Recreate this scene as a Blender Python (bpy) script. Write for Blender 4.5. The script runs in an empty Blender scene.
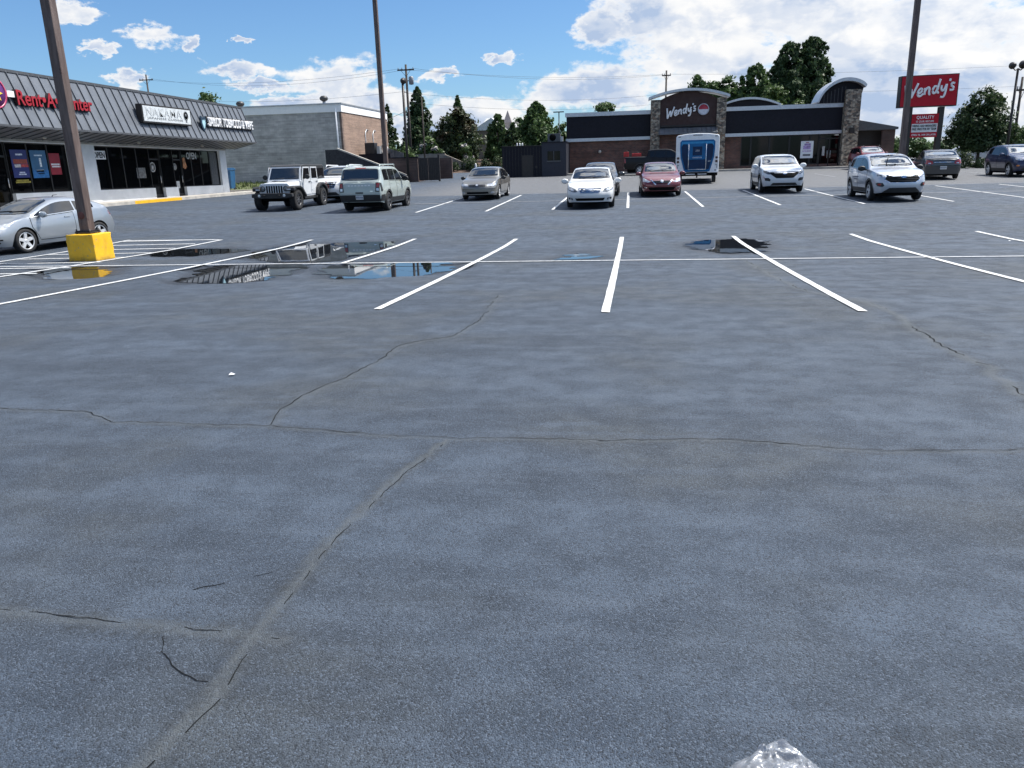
import bpy, bmesh, math, random
import numpy as np
from mathutils import Vector, Matrix
from mathutils.bvhtree import BVHTree
R = math.radians
rnd = random.Random(7)
scn = bpy.context.scene
COL = scn.collection

# ------------------------------------------------------------------ helpers
def tag(o, label=None, cat=None, group=None, kind=None):
    if label: o['label'] = label
    if cat: o['category'] = cat
    if group: o['group'] = group
    if kind: o['kind'] = kind
    return o

def thing(name, loc, label, cat, rz=0.0, group=None):
    o = bpy.data.objects.new(name, None)
    o.empty_display_size = .2
    COL.objects.link(o)
    o.location = loc
    o.rotation_euler = (0, 0, rz)
    return tag(o, label, cat, group)

def link(name, me, mats, parent=None, loc=None, rot=None):
    o = bpy.data.objects.new(name, me)
    COL.objects.link(o)
    if mats is not None:
        for m in (mats if isinstance(mats, (list, tuple)) else [mats]):
            me.materials.append(m)
    if parent: o.parent = parent
    if loc is not None: o.location = loc
    if rot is not None: o.rotation_euler = rot
    return o

class MB:
    """collects shapes into one mesh"""
    def __init__(self): self.bm = bmesh.new()
    def hull(self, pts, faces, mi=0):
        vs = [self.bm.verts.new(p) for p in pts]
        for f in faces:
            try:
                fc = self.bm.faces.new([vs[i] for i in f]); fc.material_index = mi
            except ValueError: pass
        return vs
    def box(self, x0, x1, y0, y1, z0, z1, mi=0, bev=0.0):
        p = [(x0,y0,z0),(x1,y0,z0),(x1,y1,z0),(x0,y1,z0),(x0,y0,z1),(x1,y0,z1),(x1,y1,z1),(x0,y1,z1)]
        f = [(0,3,2,1),(4,5,6,7),(0,1,5,4),(1,2,6,5),(2,3,7,6),(3,0,4,7)]
        vs = self.hull(p, f, mi)
        if bev > 0:
            es = list({e for v in vs for e in v.link_edges})
            r = bmesh.ops.bevel(self.bm, geom=es, offset=bev, segments=2, affect='EDGES', profile=.6)
            for fc in r['faces']: fc.material_index = mi
        return self
    def prism(self, poly, axis, a, b, mi=0):
        """poly: 2d outline; axis 'x': (y,z), 'y': (x,z), 'z': (x,y); from a to b"""
        def P(q, t):
            return {'x': (t, q[0], q[1]), 'y': (q[0], t, q[1]), 'z': (q[0], q[1], t)}[axis]
        n = len(poly)
        pts = [P(q, a) for q in poly] + [P(q, b) for q in poly]
        fs = [tuple(range(n))[::-1], tuple(range(n, 2*n))]
        fs += [(i, (i+1) % n, n+(i+1) % n, n+i) for i in range(n)]
        self.hull(pts, fs, mi)
        return self
    def tube(self, path, r, seg=8, mi=0, cap=True, squash=None):
        path = [Vector(p) for p in path]
        rs = r if isinstance(r, (list, tuple)) else [r]*len(path)
        rings = []
        up = Vector((0, 0, 1))
        for i, p in enumerate(path):
            d = (path[min(i+1, len(path)-1)] - path[max(i-1, 0)])
            if d.length < 1e-9: d = Vector((0, 0, 1))
            d.normalize()
            a = d.cross(up)
            if a.length < .05: a = d.cross(Vector((1, 0, 0)))
            a.normalize(); b = d.cross(a).normalized()
            ring = []
            for k in range(seg):
                t = 2*math.pi*k/seg
                v = a*math.cos(t)*rs[i] + b*math.sin(t)*rs[i]
                if squash is not None:
                    n = Vector(squash[0]); v -= n*v.dot(n)*(1-squash[1])
                ring.append(self.bm.verts.new(p+v))
            rings.append(ring)
        for i in range(len(rings)-1):
            for k in range(seg):
                f = self.bm.faces.new([rings[i][k], rings[i][(k+1) % seg], rings[i+1][(k+1) % seg], rings[i+1][k]])
                f.material_index = mi; f.smooth = True
        if cap:
            for q in (rings[0][::-1], rings[-1]):
                try: self.bm.faces.new(q).material_index = mi
                except ValueError: pass
        return self
    def lathe(self, prof, axis='x', center=(0,0,0), seg=24, mi=0, smooth=True, cap=True):
        """prof: (r, t) pairs revolved about axis"""
        c = Vector(center); rings = []
        for r, t in prof:
            ring = []
            for k in range(seg):
                a = 2*math.pi*k/seg; u, v = r*math.cos(a), r*math.sin(a)
                q = {'x': (t, u, v), 'y': (u, t, v), 'z': (u, v, t)}[axis]
                ring.append(self.bm.verts.new(c+Vector(q)))
            rings.append(ring)
        for i in range(len(rings)-1):
            for k in range(seg):
                f = self.bm.faces.new([rings[i][k], rings[i][(k+1) % seg], rings[i+1][(k+1) % seg], rings[i+1][k]])
                f.material_index = mi; f.smooth = smooth
        for q in ((rings[0], rings[-1]) if cap else ()):
            try: self.bm.faces.new(q).material_index = mi
            except ValueError: pass
        return self
    def build(self, name, mats, parent=None, smooth=False, xf=None, loc=None, rot=None):
        bmesh.ops.remove_doubles(self.bm, verts=self.bm.verts, dist=1e-5)
        bmesh.ops.recalc_face_normals(self.bm, faces=self.bm.faces)
        if xf:
            for v in self.bm.verts: v.co = Vector(xf(v.co))
        me = bpy.data.meshes.new(name)
        self.bm.to_mesh(me); self.bm.free()
        if smooth:
            me.polygons.foreach_set('use_smooth', [True]*len(me.polygons))
            me.set_sharp_from_angle(angle=R(smooth if smooth > 1 else 40))
        return link(name, me, mats, parent, loc, rot)

def text_mesh(body, size, extrude=.02, bold=0.0, shear=0.0, align='LEFT', spacing=1.0):
    cu = bpy.data.curves.new('t', 'FONT')
    cu.body = body; cu.size = size; cu.extrude = extrude; cu.offset = bold; cu.shear = shear
    cu.align_x = align; cu.space_character = spacing; cu.resolution_u = 4
    o = bpy.data.objects.new('t', cu); COL.objects.link(o)
    dg = bpy.context.evaluated_depsgraph_get()
    me = bpy.data.meshes.new_from_object(o.evaluated_get(dg))
    bpy.data.objects.remove(o); bpy.data.curves.remove(cu)
    return me

def lettering(name, body, size, mat, parent, origin, face, extrude=.02, bold=0.0, shear=0.0, fit=None, align='LEFT', spacing=1.0):
    """face '-y': reads along +x seen from -y; '+x': reads along +y seen from +x; fit=(width,height)"""
    me = text_mesh(body, size, extrude, bold, shear, align, spacing)
    n = len(me.vertices); co = np.empty(n*3); me.vertices.foreach_get('co', co); co = co.reshape(-1, 3)
    if fit:
        lo, hi = co.min(0), co.max(0)
        co[:, 0] = (co[:, 0]-lo[0])*(fit[0]/max(hi[0]-lo[0], 1e-6))
        co[:, 1] = (co[:, 1]-lo[1])*(fit[1]/max(hi[1]-lo[1], 1e-6))
    out = np.empty_like(co)
    if face == '-y': out[:, 0], out[:, 1], out[:, 2] = co[:, 0], -co[:, 2], co[:, 1]
    elif face == '+y': out[:, 0], out[:, 1], out[:, 2] = -co[:, 0], co[:, 2], co[:, 1]
    else: out[:, 0], out[:, 1], out[:, 2] = co[:, 2], co[:, 0], co[:, 1]
    me.vertices.foreach_set('co', out.ravel()); me.update()
    me.name = name; me.materials.clear()
    return link(name, me, mat, parent, origin)

def cr_spline(pts, k=5):
    pts = [Vector(p) for p in pts]; out = []
    for i in range(len(pts)-1):
        p0, p1, p2, p3 = pts[max(i-1, 0)], pts[i], pts[i+1], pts[min(i+2, len(pts)-1)]
        for j in range(k):
            t = j/k
            out.append(.5*((2*p1)+(p2-p0)*t+(2*p0-5*p1+4*p2-p3)*t*t+(3*p1-p0-3*p2+p3)*t**3))
    out.append(pts[-1]); return out

SCRIPT_STROKES = [
 [(0.02,1.72),(0.10,0.95),(0.14,0.08),(0.42,0.68),(0.70,1.22),(0.76,0.28)], [(0.76,0.28),(1.05,0.95),(1.42,1.80)],
 [(1.42,0.66),(1.78,0.78),(1.95,1.04),(1.76,1.20),(1.50,0.95),(1.47,0.55),(1.72,0.38),(2.08,0.62)],
 [(2.24,1.22),(2.22,0.48)], [(2.23,0.82),(2.50,1.20),(2.72,1.14),(2.72,0.55),(2.88,0.48)],
 [(3.60,1.18),(3.32,1.28),(3.10,0.92),(3.22,0.55),(3.48,0.68),(3.70,1.25)], [(3.86,2.0),(3.70,1.25),(3.66,0.62),(3.82,0.55)],
 [(4.06,1.30),(4.08,0.85),(4.32,0.75),(4.60,1.36)], [(4.62,1.38),(4.56,0.62),(4.38,0.06),(4.02,0.08)],
 [(4.98,1.92),(4.92,1.66)],
 [(5.50,1.36),(5.22,1.42),(5.12,1.18),(5.40,0.96),(5.34,0.70),(4.98,0.72)]]
def script_lettering(name, mat, parent, x0, z0, y, w, h, rad, rise=0.0):
    m = MB()
    for st in SCRIPT_STROKES:
        p = [(x0 + q[0]/5.5*w, y, z0 + q[1]/2.0*h + rise*q[0]/5.5) for q in st]
        m.tube(cr_spline(p, 4), rad, seg=8, squash=((0, 1, 0), .35))
    return m.build(name, mat, parent)

# ------------------------------------------------------------------ materials
def new_mat(name):
    m = bpy.data.materials.new(name); m.use_nodes = True
    nt = m.node_tree; return m, nt, nt.nodes, nt.links, nt.nodes['Principled BSDF']
class NT:
    """tiny node helper"""
    def __init__(self, nt): self.nt = nt; self.n = nt.nodes; self.l = nt.links
    def put(self, sock, v):
        if isinstance(v, bpy.types.NodeSocket): self.l.new(v, sock)
        elif v is not None: sock.default_value = v
    def math(self, op, a, b=None, c=None, clamp=False):
        n = self.n.new('ShaderNodeMath'); n.operation = op; n.use_clamp = clamp
        for i, v in enumerate((a, b, c)): self.put(n.inputs[i], v)
        return n.outputs[0]
    def vmath(self, op, a, b=None):
        n = self.n.new('ShaderNodeVectorMath'); n.operation = op
        self.put(n.inputs[0], a); self.put(n.inputs[1], b)
        return n.outputs['Value'] if op in ('DOT_PRODUCT', 'LENGTH', 'DISTANCE') else n.outputs[0]
    def noise(self, vec, scale, detail=4, rough=.55, dist=0.0):
        n = self.n.new('ShaderNodeTexNoise'); self.put(n.inputs['Vector'], vec)
        n.inputs['Scale'].default_value = scale; n.inputs['Detail'].default_value = detail
        n.inputs['Roughness'].default_value = rough; n.inputs['Distortion'].default_value = dist
        return n.outputs['Fac']
    def ramp(self, f, lo, hi, a=0.0, b=1.0, smooth=True):
        n = self.n.new('ShaderNodeMapRange'); n.interpolation_type = 'SMOOTHSTEP' if smooth else 'LINEAR'
        self.put(n.inputs[0], f)
        for i, v in zip((1, 2, 3, 4), (lo, hi, a, b)): self.put(n.inputs[i], v)
        return n.outputs[0]
    def mix(self, f, a, b, mode='MIX'):
        n = self.n.new('ShaderNodeMix'); n.data_type = 'RGBA'; n.blend_type = mode
        self.put(n.inputs[0], f)
        for s, v in ((n.inputs[6], a), (n.inputs[7], b)):
            if isinstance(v, (tuple, list)) and len(v) == 3: v = (*v, 1)
            self.put(s, v)
        return n.outputs[2]
    def mapping(self, vec, scale=(1,1,1), rot=(0,0,0), loc=(0,0,0)):
        n = self.n.new('ShaderNodeMapping'); self.put(n.inputs[0], vec)
        n.inputs[1].default_value = loc; n.inputs[2].default_value = rot; n.inputs[3].default_value = scale
        return n.outputs[0]
    def obj(self): return self.n.new('ShaderNodeTexCoord').outputs['Object']
    def geo(self): return self.n.new('ShaderNodeNewGeometry').outputs['Position']
    def attr(self, name):
        n = self.n.new('ShaderNodeAttribute'); n.attribute_name = name; return n.outputs['Fac']
    def bump(self, h, strength=.3, dist=.01, normal=None):
        n = self.n.new('ShaderNodeBump'); self.put(n.inputs['Height'], h)
        n.inputs['Strength'].default_value = strength; n.inputs['Distance'].default_value = dist
        if normal: self.l.new(normal, n.inputs['Normal'])
        return n.outputs[0]
    def comb(self, x, y, z):
        n = self.n.new('ShaderNodeCombineXYZ')
        for i, v in enumerate((x, y, z)): self.put(n.inputs[i], v)
        return n.outputs[0]
    def sep(self, v):
        n = self.n.new('ShaderNodeSeparateXYZ'); self.put(n.inputs[0], v); return n.outputs

def simple(name, col, rough=.6, metal=0.0, var=.12, vscale=6.0, spec=.5, coat=0.0, bump=0.0, bscale=80.0):
    m, nt, n, l, p = new_mat(name); h = NT(nt)
    g = h.obj()
    f = h.noise(g, vscale, 5)
    lo = tuple(c*(1-var) for c in col); hi = tuple(min(1, c*(1+var)) for c in col)
    l.new(h.mix(h.ramp(f, .3, .7), lo, hi), p.inputs['Base Color'])
    l.new(h.ramp(h.noise(g, vscale*2.3, 3), .2, .8, max(.02, rough*.82), min(1, rough*1.15)), p.inputs['Roughness'])
    p.inputs['Metallic'].default_value = metal
    p.inputs['Specular IOR Level'].default_value = spec
    p.inputs['Coat Weight'].default_value = coat
    p.inputs['Coat Roughness'].default_value = .04
    if bump: l.new(h.bump(h.noise(g, bscale, 4), bump, .01), p.inputs['Normal'])
    return m

def paint(name, col, metal=0.0, rough=.32, dusty=1.0):
    m, nt, n, l, p = new_mat(name); h = NT(nt); g = h.obj()
    dust = h.ramp(h.noise(g, 2.2, 6, .65), .42, .8, 0, .22)
    zz = h.ramp(h.sep(g)[2], .2, .75, .30, 0.0)
    d = h.math('MAXIMUM', dust, h.math('MULTIPLY', zz, h.noise(g, 9, 4)))
    l.new(h.mix(h.math('MULTIPLY', d, dusty), col, (.30, .285, .26)), p.inputs['Base Color'])
    l.new(h.ramp(d, 0, .3, rough, .6), p.inputs['Roughness'])
    p.inputs['Metallic'].default_value = metal
    p.inputs['Coat Weight'].default_value = .9; p.inputs['Coat Roughness'].default_value = .05
    return m

def glass_mat(name, col=(.012,.015,.018), rough=.02, ior=1.52, wob=.0):
    m, nt, n, l, p = new_mat(name); h = NT(nt); g = h.obj()
    f = h.noise(g, 3.0, 3)
    l.new(h.mix(f, tuple(c*.7 for c in col), tuple(c*1.3 for c in col)), p.inputs['Base Color'])
    l.new(h.ramp(h.noise(g, 5, 5), .3, .8, rough, rough+.04), p.inputs['Roughness'])
    p.inputs['IOR'].default_value = ior
    if wob: l.new(h.bump(h.noise(g, 1.4, 1), wob, .02), p.inputs['Normal'])
    return m

def brick_mat(name, c1, c2, mortar, bw=.2, bh=.068, mort=.011, bump=.5, tone=.35, rough=.85):
    m, nt, n, l, p = new_mat(name); h = NT(nt); s = h.sep(h.geo())
    v = h.comb(h.math('ADD', s[0], s[1]), s[2], 0.0)
    b = n.new('ShaderNodeTexBrick'); l.new(v, b.inputs['Vector'])
    b.inputs['Scale'].default_value = 1.0
    b.inputs['Brick Width'].default_value = bw; b.inputs['Row Height'].default_value = bh
    b.inputs['Mortar Size'].default_value = mort; b.inputs['Mortar Smooth'].default_value = .2
    b.inputs['Color1'].default_value = (*c1, 1); b.inputs['Color2'].default_value = (*c2, 1); b.inputs['Mortar'].default_value = (*mortar, 1)
    big = h.ramp(h.noise(v, .7, 5, .6), .3, .7, 1-tone, 1+tone*.6)
    row = h.noise(h.mapping(v, (.35, 7, 1)), 1.0, 2)
    tone2 = h.math('MULTIPLY', big, h.ramp(row, .3, .7, .85, 1.15))
    l.new(h.mix(1.0, b.outputs['Color'], h.comb(tone2, tone2, tone2), 'MULTIPLY'), p.inputs['Base Color'])
    p.inputs['Roughness'].default_value = rough
    hh = h.math('ADD', h.math('MULTIPLY', b.outputs['Fac'], -1.0), h.math('MULTIPLY', h.noise(v, 60, 4), .4))
    l.new(h.bump(hh, bump, .01), p.inputs['Normal'])
    return m

def stone_mat(name):
    m, nt, n, l, p = new_mat(name); h = NT(nt); g = h.geo()
    v = n.new('ShaderNodeTexVoronoi'); v.inputs['Scale'].default_value = 5.2; v.inputs['Randomness'].default_value = .95
    l.new(h.mapping(g, (1, 1, 1.5)), v.inputs['Vector'])
    e = n.new('ShaderNodeTexVoronoi'); e.feature = 'DISTANCE_TO_EDGE'; e.inputs['Scale'].default_value = 5.2; e.inputs['Randomness'].default_value = .95
    l.new(h.mapping(g, (1, 1, 1.5)), e.inputs['Vector'])
    s = h.sep(v.outputs['Color'])
    c = h.mix(h.ramp(s[0], .1, .9), (.09, .08, .07), (.42, .37, .29))
    c = h.mix(h.ramp(s[1], .55, .95, 0, .7), c, (.30, .20, .13))
    c = h.mix(h.ramp(e.outputs['Distance'], .0, .05, .85, 0), c, (.10, .09, .08))
    l.new(c, p.inputs['Base Color']); p.inputs['Roughness'].default_value = .85
    l.new(h.bump(h.ramp(e.outputs['Distance'], 0, .1), .8, .03), p.inputs['Normal'])
    return m

def leaf_mat(name, c1, c2, c3=None):
    m, nt, n, l, p = new_mat(name); h = NT(nt)
    a = h.attr('tint'); c = h.mix(a, c1, c2)
    if c3: c = h.mix(h.ramp(h.noise(h.obj(), .5, 3), .45, .7), c, c3)
    l.new(c, p.inputs['Base Color']); p.inputs['Roughness'].default_value = .55
    p.inputs['Specular IOR Level'].default_value = .35
    tr = n.new('ShaderNodeBsdfTranslucent'); l.new(c, tr.inputs['Color'])
    mx = n.new('ShaderNodeMixShader'); mx.inputs[0].default_value = .25
    l.new(p.outputs[0], mx.inputs[1]); l.new(tr.outputs[0], mx.inputs[2])
    l.new(mx.outputs[0], n['Material Output'].inputs['Surface'])
    return m
# ------------------------------------------------------------------ terrain shape
def gz(x, y):
    """height of the lot: a shallow valley where the puddles stand (y 15-19), rising gently on both sides"""
    x = np.asarray(x, float); y = np.asarray(y, float)
    near = .025*2.6*np.logaddexp(0, (15-y)/2.6); near = np.minimum(near, .60)
    far = .018*np.maximum(np.minimum(y, 125)-19, 0)
    t = np.clip((y-19)/8, 0, 1)
    far = far + .02*t*t*(3-2*t)
    base = near+far
    k = np.clip((-x-16)/7, 0, 1); k = k*k*(3-2*k)                # the strip before the shops runs level
    k = k*np.clip((y-19)/9, 0, 1)*np.clip((64-y)/8, 0, 1)
    return base+(.50-base)*k
def G(x, y): return float(gz(x, y))

def vnoise(x, y, seed=0):
    """value noise, numpy"""
    xi = np.floor(x).astype(np.int64); yi = np.floor(y).astype(np.int64)
    fx = x-xi; fy = y-yi; fx = fx*fx*(3-2*fx); fy = fy*fy*(3-2*fy)
    def hsh(a, b):
        n = (a*374761393 + b*668265263 + seed*982451653) & 0xffffffff
        n = ((n ^ (n >> 13))*1274126177) & 0xffffffff
        return ((n ^ (n >> 16)) & 0xffff)/65535.0
    return (hsh(xi, yi)*(1-fx)+hsh(xi+1, yi)*fx)*(1-fy)+(hsh(xi, yi+1)*(1-fx)+hsh(xi+1, yi+1)*fx)*fy
def fbm(x, y, o=4, seed=0):
    s = 0; a = .5
    for i in range(o):
        s = s+a*vnoise(x*2**i, y*2**i, seed+i*17); a *= .5
    return s/(1-.5**o)

CRACKS = {
 'A': [(-1.40,1.0),(-1.37,1.4),(-1.33,1.67),(-1.29,1.91),(-1.31,2.26),(-1.33,2.61),(-1.32,3.12),(-1.27,3.75),(-1.17,4.35),(-1.10,4.57)],
 'B': [(-6.2,5.1),(-4.71,5.03),(-3.99,5.01),(-3.57,4.76),(-2.92,4.76),(-2.41,4.77),(-2.17,4.72),(-1.72,4.64),(-1.10,4.57),(-.65,4.59),(-.14,4.59),(.23,4.64),(.72,4.67),(1.0,4.61),(1.27,4.55),(1.6,4.53),(2.3,4.6),(4.0,4.7)],
 'C': [(-2.39,4.78),(-2.47,5.24),(-2.45,5.77),(-2.33,6.29),(-2.27,6.98),(-2.25,7.5),(-1.85,7.95),(-1.71,8.95),(-1.81,11.08)],
 'D': [(-3.2,2.4),(-2.40,2.35),(-2.14,2.35),(-1.87,2.32),(-1.61,2.30),(-1.38,2.31),(-1.22,2.28)],
 'E': [(-1.67,2.30),(-1.60,2.18),(-1.49,2.09),(-1.35,2.03)],
 'F': [(-1.73,2.60),(-1.59,2.68),(-1.47,2.77)],
 'G': [(2.28,15.4),(2.40,12.8),(2.55,11.4),(3.10,10.04),(3.08,8.97),(2.93,7.59),(2.99,6.77),(2.89,5.90),(3.1,4.6)],
 'H': [(1.05,7.4),(1.25,6.6),(1.42,5.6)],
}
def jag(pts, step=.05, amp=.02, seed=1):
    out = []; r = random.Random(seed)
    off = 0
    for i in range(len(pts)-1):
        a = Vector(pts[i]); b = Vector(pts[i+1]); d = b-a; n = max(1, int(d.length/step)); nn = Vector((-d.y, d.x)).normalized()
        for k in range(n):
            off = off*.75+r.uniform(-amp, amp)
            out.append(a+d*(k/n)+nn*off)
    out.append(Vector(pts[-1])); return out
CR = {k: jag(v, .035 if k in 'ABDEF' else .07, {'A': .007, 'B': .012, 'C': .020, 'D': .008, 'E': .008, 'F': .008, 'G': .035, 'H': .02}[k], i+3) for i, (k, v) in enumerate(CRACKS.items())}

PUDDLES = {
 'big_centre': [(-8.75,17.1),(-9.25,18.6),(-9.15,19.7),(-8.6,20.3),(-7.4,20.55),(-6.2,20.65),(-6.02,19.3),(-6.1,17.6),(-6.35,16.5),(-6.9,15.95),(-7.7,16.25),(-8.3,16.9)],
 'left': [(-11.75,17.9),(-12.2,19.0),(-11.6,19.35),(-10.1,19.35),(-9.6,18.9),(-9.75,18.3),(-10.4,17.75),(-11.1,17.7)],
 'front': [(-8.45,14.3),(-8.85,15.1),(-8.6,15.75),(-7.8,15.95),(-7.2,15.95),(-6.65,15.3),(-6.45,14.3),(-6.8,13.2),(-7.8,12.95),(-8.3,13.4)],
 'front_right': [(-5.9,14.4),(-6.1,15.2),(-5.8,15.7),(-4.9,15.9),(-3.75,15.75),(-3.25,15.1),(-3.6,14.1),(-4.6,13.5),(-5.3,13.7)],
 'small': [(-1.42,16.35),(-1.2,16.7),(-1.05,17.35),(-.75,17.2),(-.95,16.75),(-.5,16.8),(-.62,16.4),(-1.0,16.25)],
 'right': [(1.4,18.3),(1.5,19.2),(1.9,19.85),(2.8,19.95),(3.25,19.3),(3.1,18.2),(2.6,17.0),(2.1,16.85),(1.8,17.6)],
 'by_block': [(-11.6,14.1),(-12.5,15.0),(-12.55,15.6),(-11.7,15.75),(-10.75,15.0),(-10.3,14.0),(-10.9,13.7)],
}
PLEV = .012

def seg_dist(px, py, poly):
    d = np.full(px.shape, 1e9)
    for a, b in zip(poly[:-1], poly[1:]):
        ax, ay, bx, by = a[0], a[1], b[0], b[1]
        L2 = (bx-ax)**2+(by-ay)**2+1e-12
        t = np.clip(((px-ax)*(bx-ax)+(py-ay)*(by-ay))/L2, 0, 1)
        d = np.minimum(d, np.hypot(px-ax-t*(bx-ax), py-ay-t*(by-ay)))
    return d
def inside(px, py, poly):
    c = np.zeros(px.shape, bool); n = len(poly)
    for i in range(n):
        x0, y0 = poly[i]; x1, y1 = poly[(i+1) % n]
        if y0 == y1: continue
        hit = ((y0 > py) != (y1 > py)) & (px < (x1-x0)*(py-y0)/(y1-y0)+x0)
        c ^= hit
    return c

# ------------------------------------------------------------------ ground material
def asphalt_mat():
    m, nt, n, l, p = new_mat('asphalt'); h = NT(nt); g = h.geo()
    flat = h.mapping(g, (1, 1, 0))
    streak = h.noise(h.mapping(flat, (.30, 1.1, 1)), 1.0, 6, .62)       # sealcoat squeegee streaks along the rows
    streak2 = h.noise(h.mapping(flat, (.9, 5.0, 1), loc=(3, 7, 0)), 1.0, 5, .6)
    patch = h.noise(h.mapping(flat, (1, 1, 1), loc=(11, 2, 0)), .42, 5, .55)
    mid = h.noise(flat, 3.1, 6, .6)
    c = h.mix(h.ramp(streak, .34, .64), (.028, .042, .064), (.066, .092, .131))
    c = h.mix(h.ramp(patch, .47, .64, 0, .72), c, (.050, .056, .058))
    c = h.mix(h.ramp(streak2, .48, .70, 0, .75), c, (.074, .098, .134))
    c = h.mix(h.ramp(mid, .38, .66, 0, .55), c, (.023, .033, .049))
    stain = h.ramp(h.noise(h.mapping(flat, (1, 1, 1), loc=(5, 9, 0)), .85, 4, .5), .60, .74, 0, .28)
    c = h.mix(stain, c, (.022, .026, .032))
    # exposed aggregate
    v = n.new('ShaderNodeTexVoronoi'); v.inputs['Scale'].default_value = 190; l.new(flat, v.inputs['Vector'])
    vs = h.sep(v.outputs['Color'])
    c = h.mix(h.ramp(vs[0], .62, 1.0, 0, .75), c, (.110, .140, .185))
    c = h.mix(h.ramp(vs[1], .55, .95, 0, .75), c, (.008, .010, .014))
    fine = h.noise(flat, 420, 2, .7)
    c = h.mix(h.ramp(fine, .45, .75, 0, .35), c, (.085, .105, .135))
    # old grey asphalt of the drive lane along the restaurant
    old = h.attr('old')
    c = h.mix(h.math('MULTIPLY', old, h.ramp(mid, .2, .8, .75, 1.0)), c, (.120, .123, .128))
    # mastic along the joints, and the dirt beside it
    c = h.mix(h.math('MULTIPLY', h.attr('seam'), h.ramp(h.noise(flat, 45, 4, .7), .25, .75, .35, 1.0)), c, (.086, .097, .104))
    c = h.mix(h.math('MULTIPLY', h.attr('dirt'), h.ramp(h.noise(flat, 30, 5, .75), .38, .62, 0, .85)), c, (.020, .022, .024))
    wet = h.attr('wet')
    c = h.mix(h.math('MULTIPLY', wet, .85), c, (.012, .015, .020))
    l.new(c, p.inputs['Base Color'])
    r = h.ramp(mid, .3, .7, .62, .84)
    l.new(h.mix(wet, h.comb(r, r, r), (.42, .42, .42)), p.inputs['Roughness'])
    p.inputs['Specular IOR Level'].default_value = .42
    hh = h.math('ADD', h.math('MULTIPLY', v.outputs['Distance'], -.9), h.math('MULTIPLY', fine, .5))
    b1 = h.bump(hh, .8, .008)
    l.new(h.bump(mid, .25, .03, b1), p.inputs['Normal'])
    return m

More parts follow.
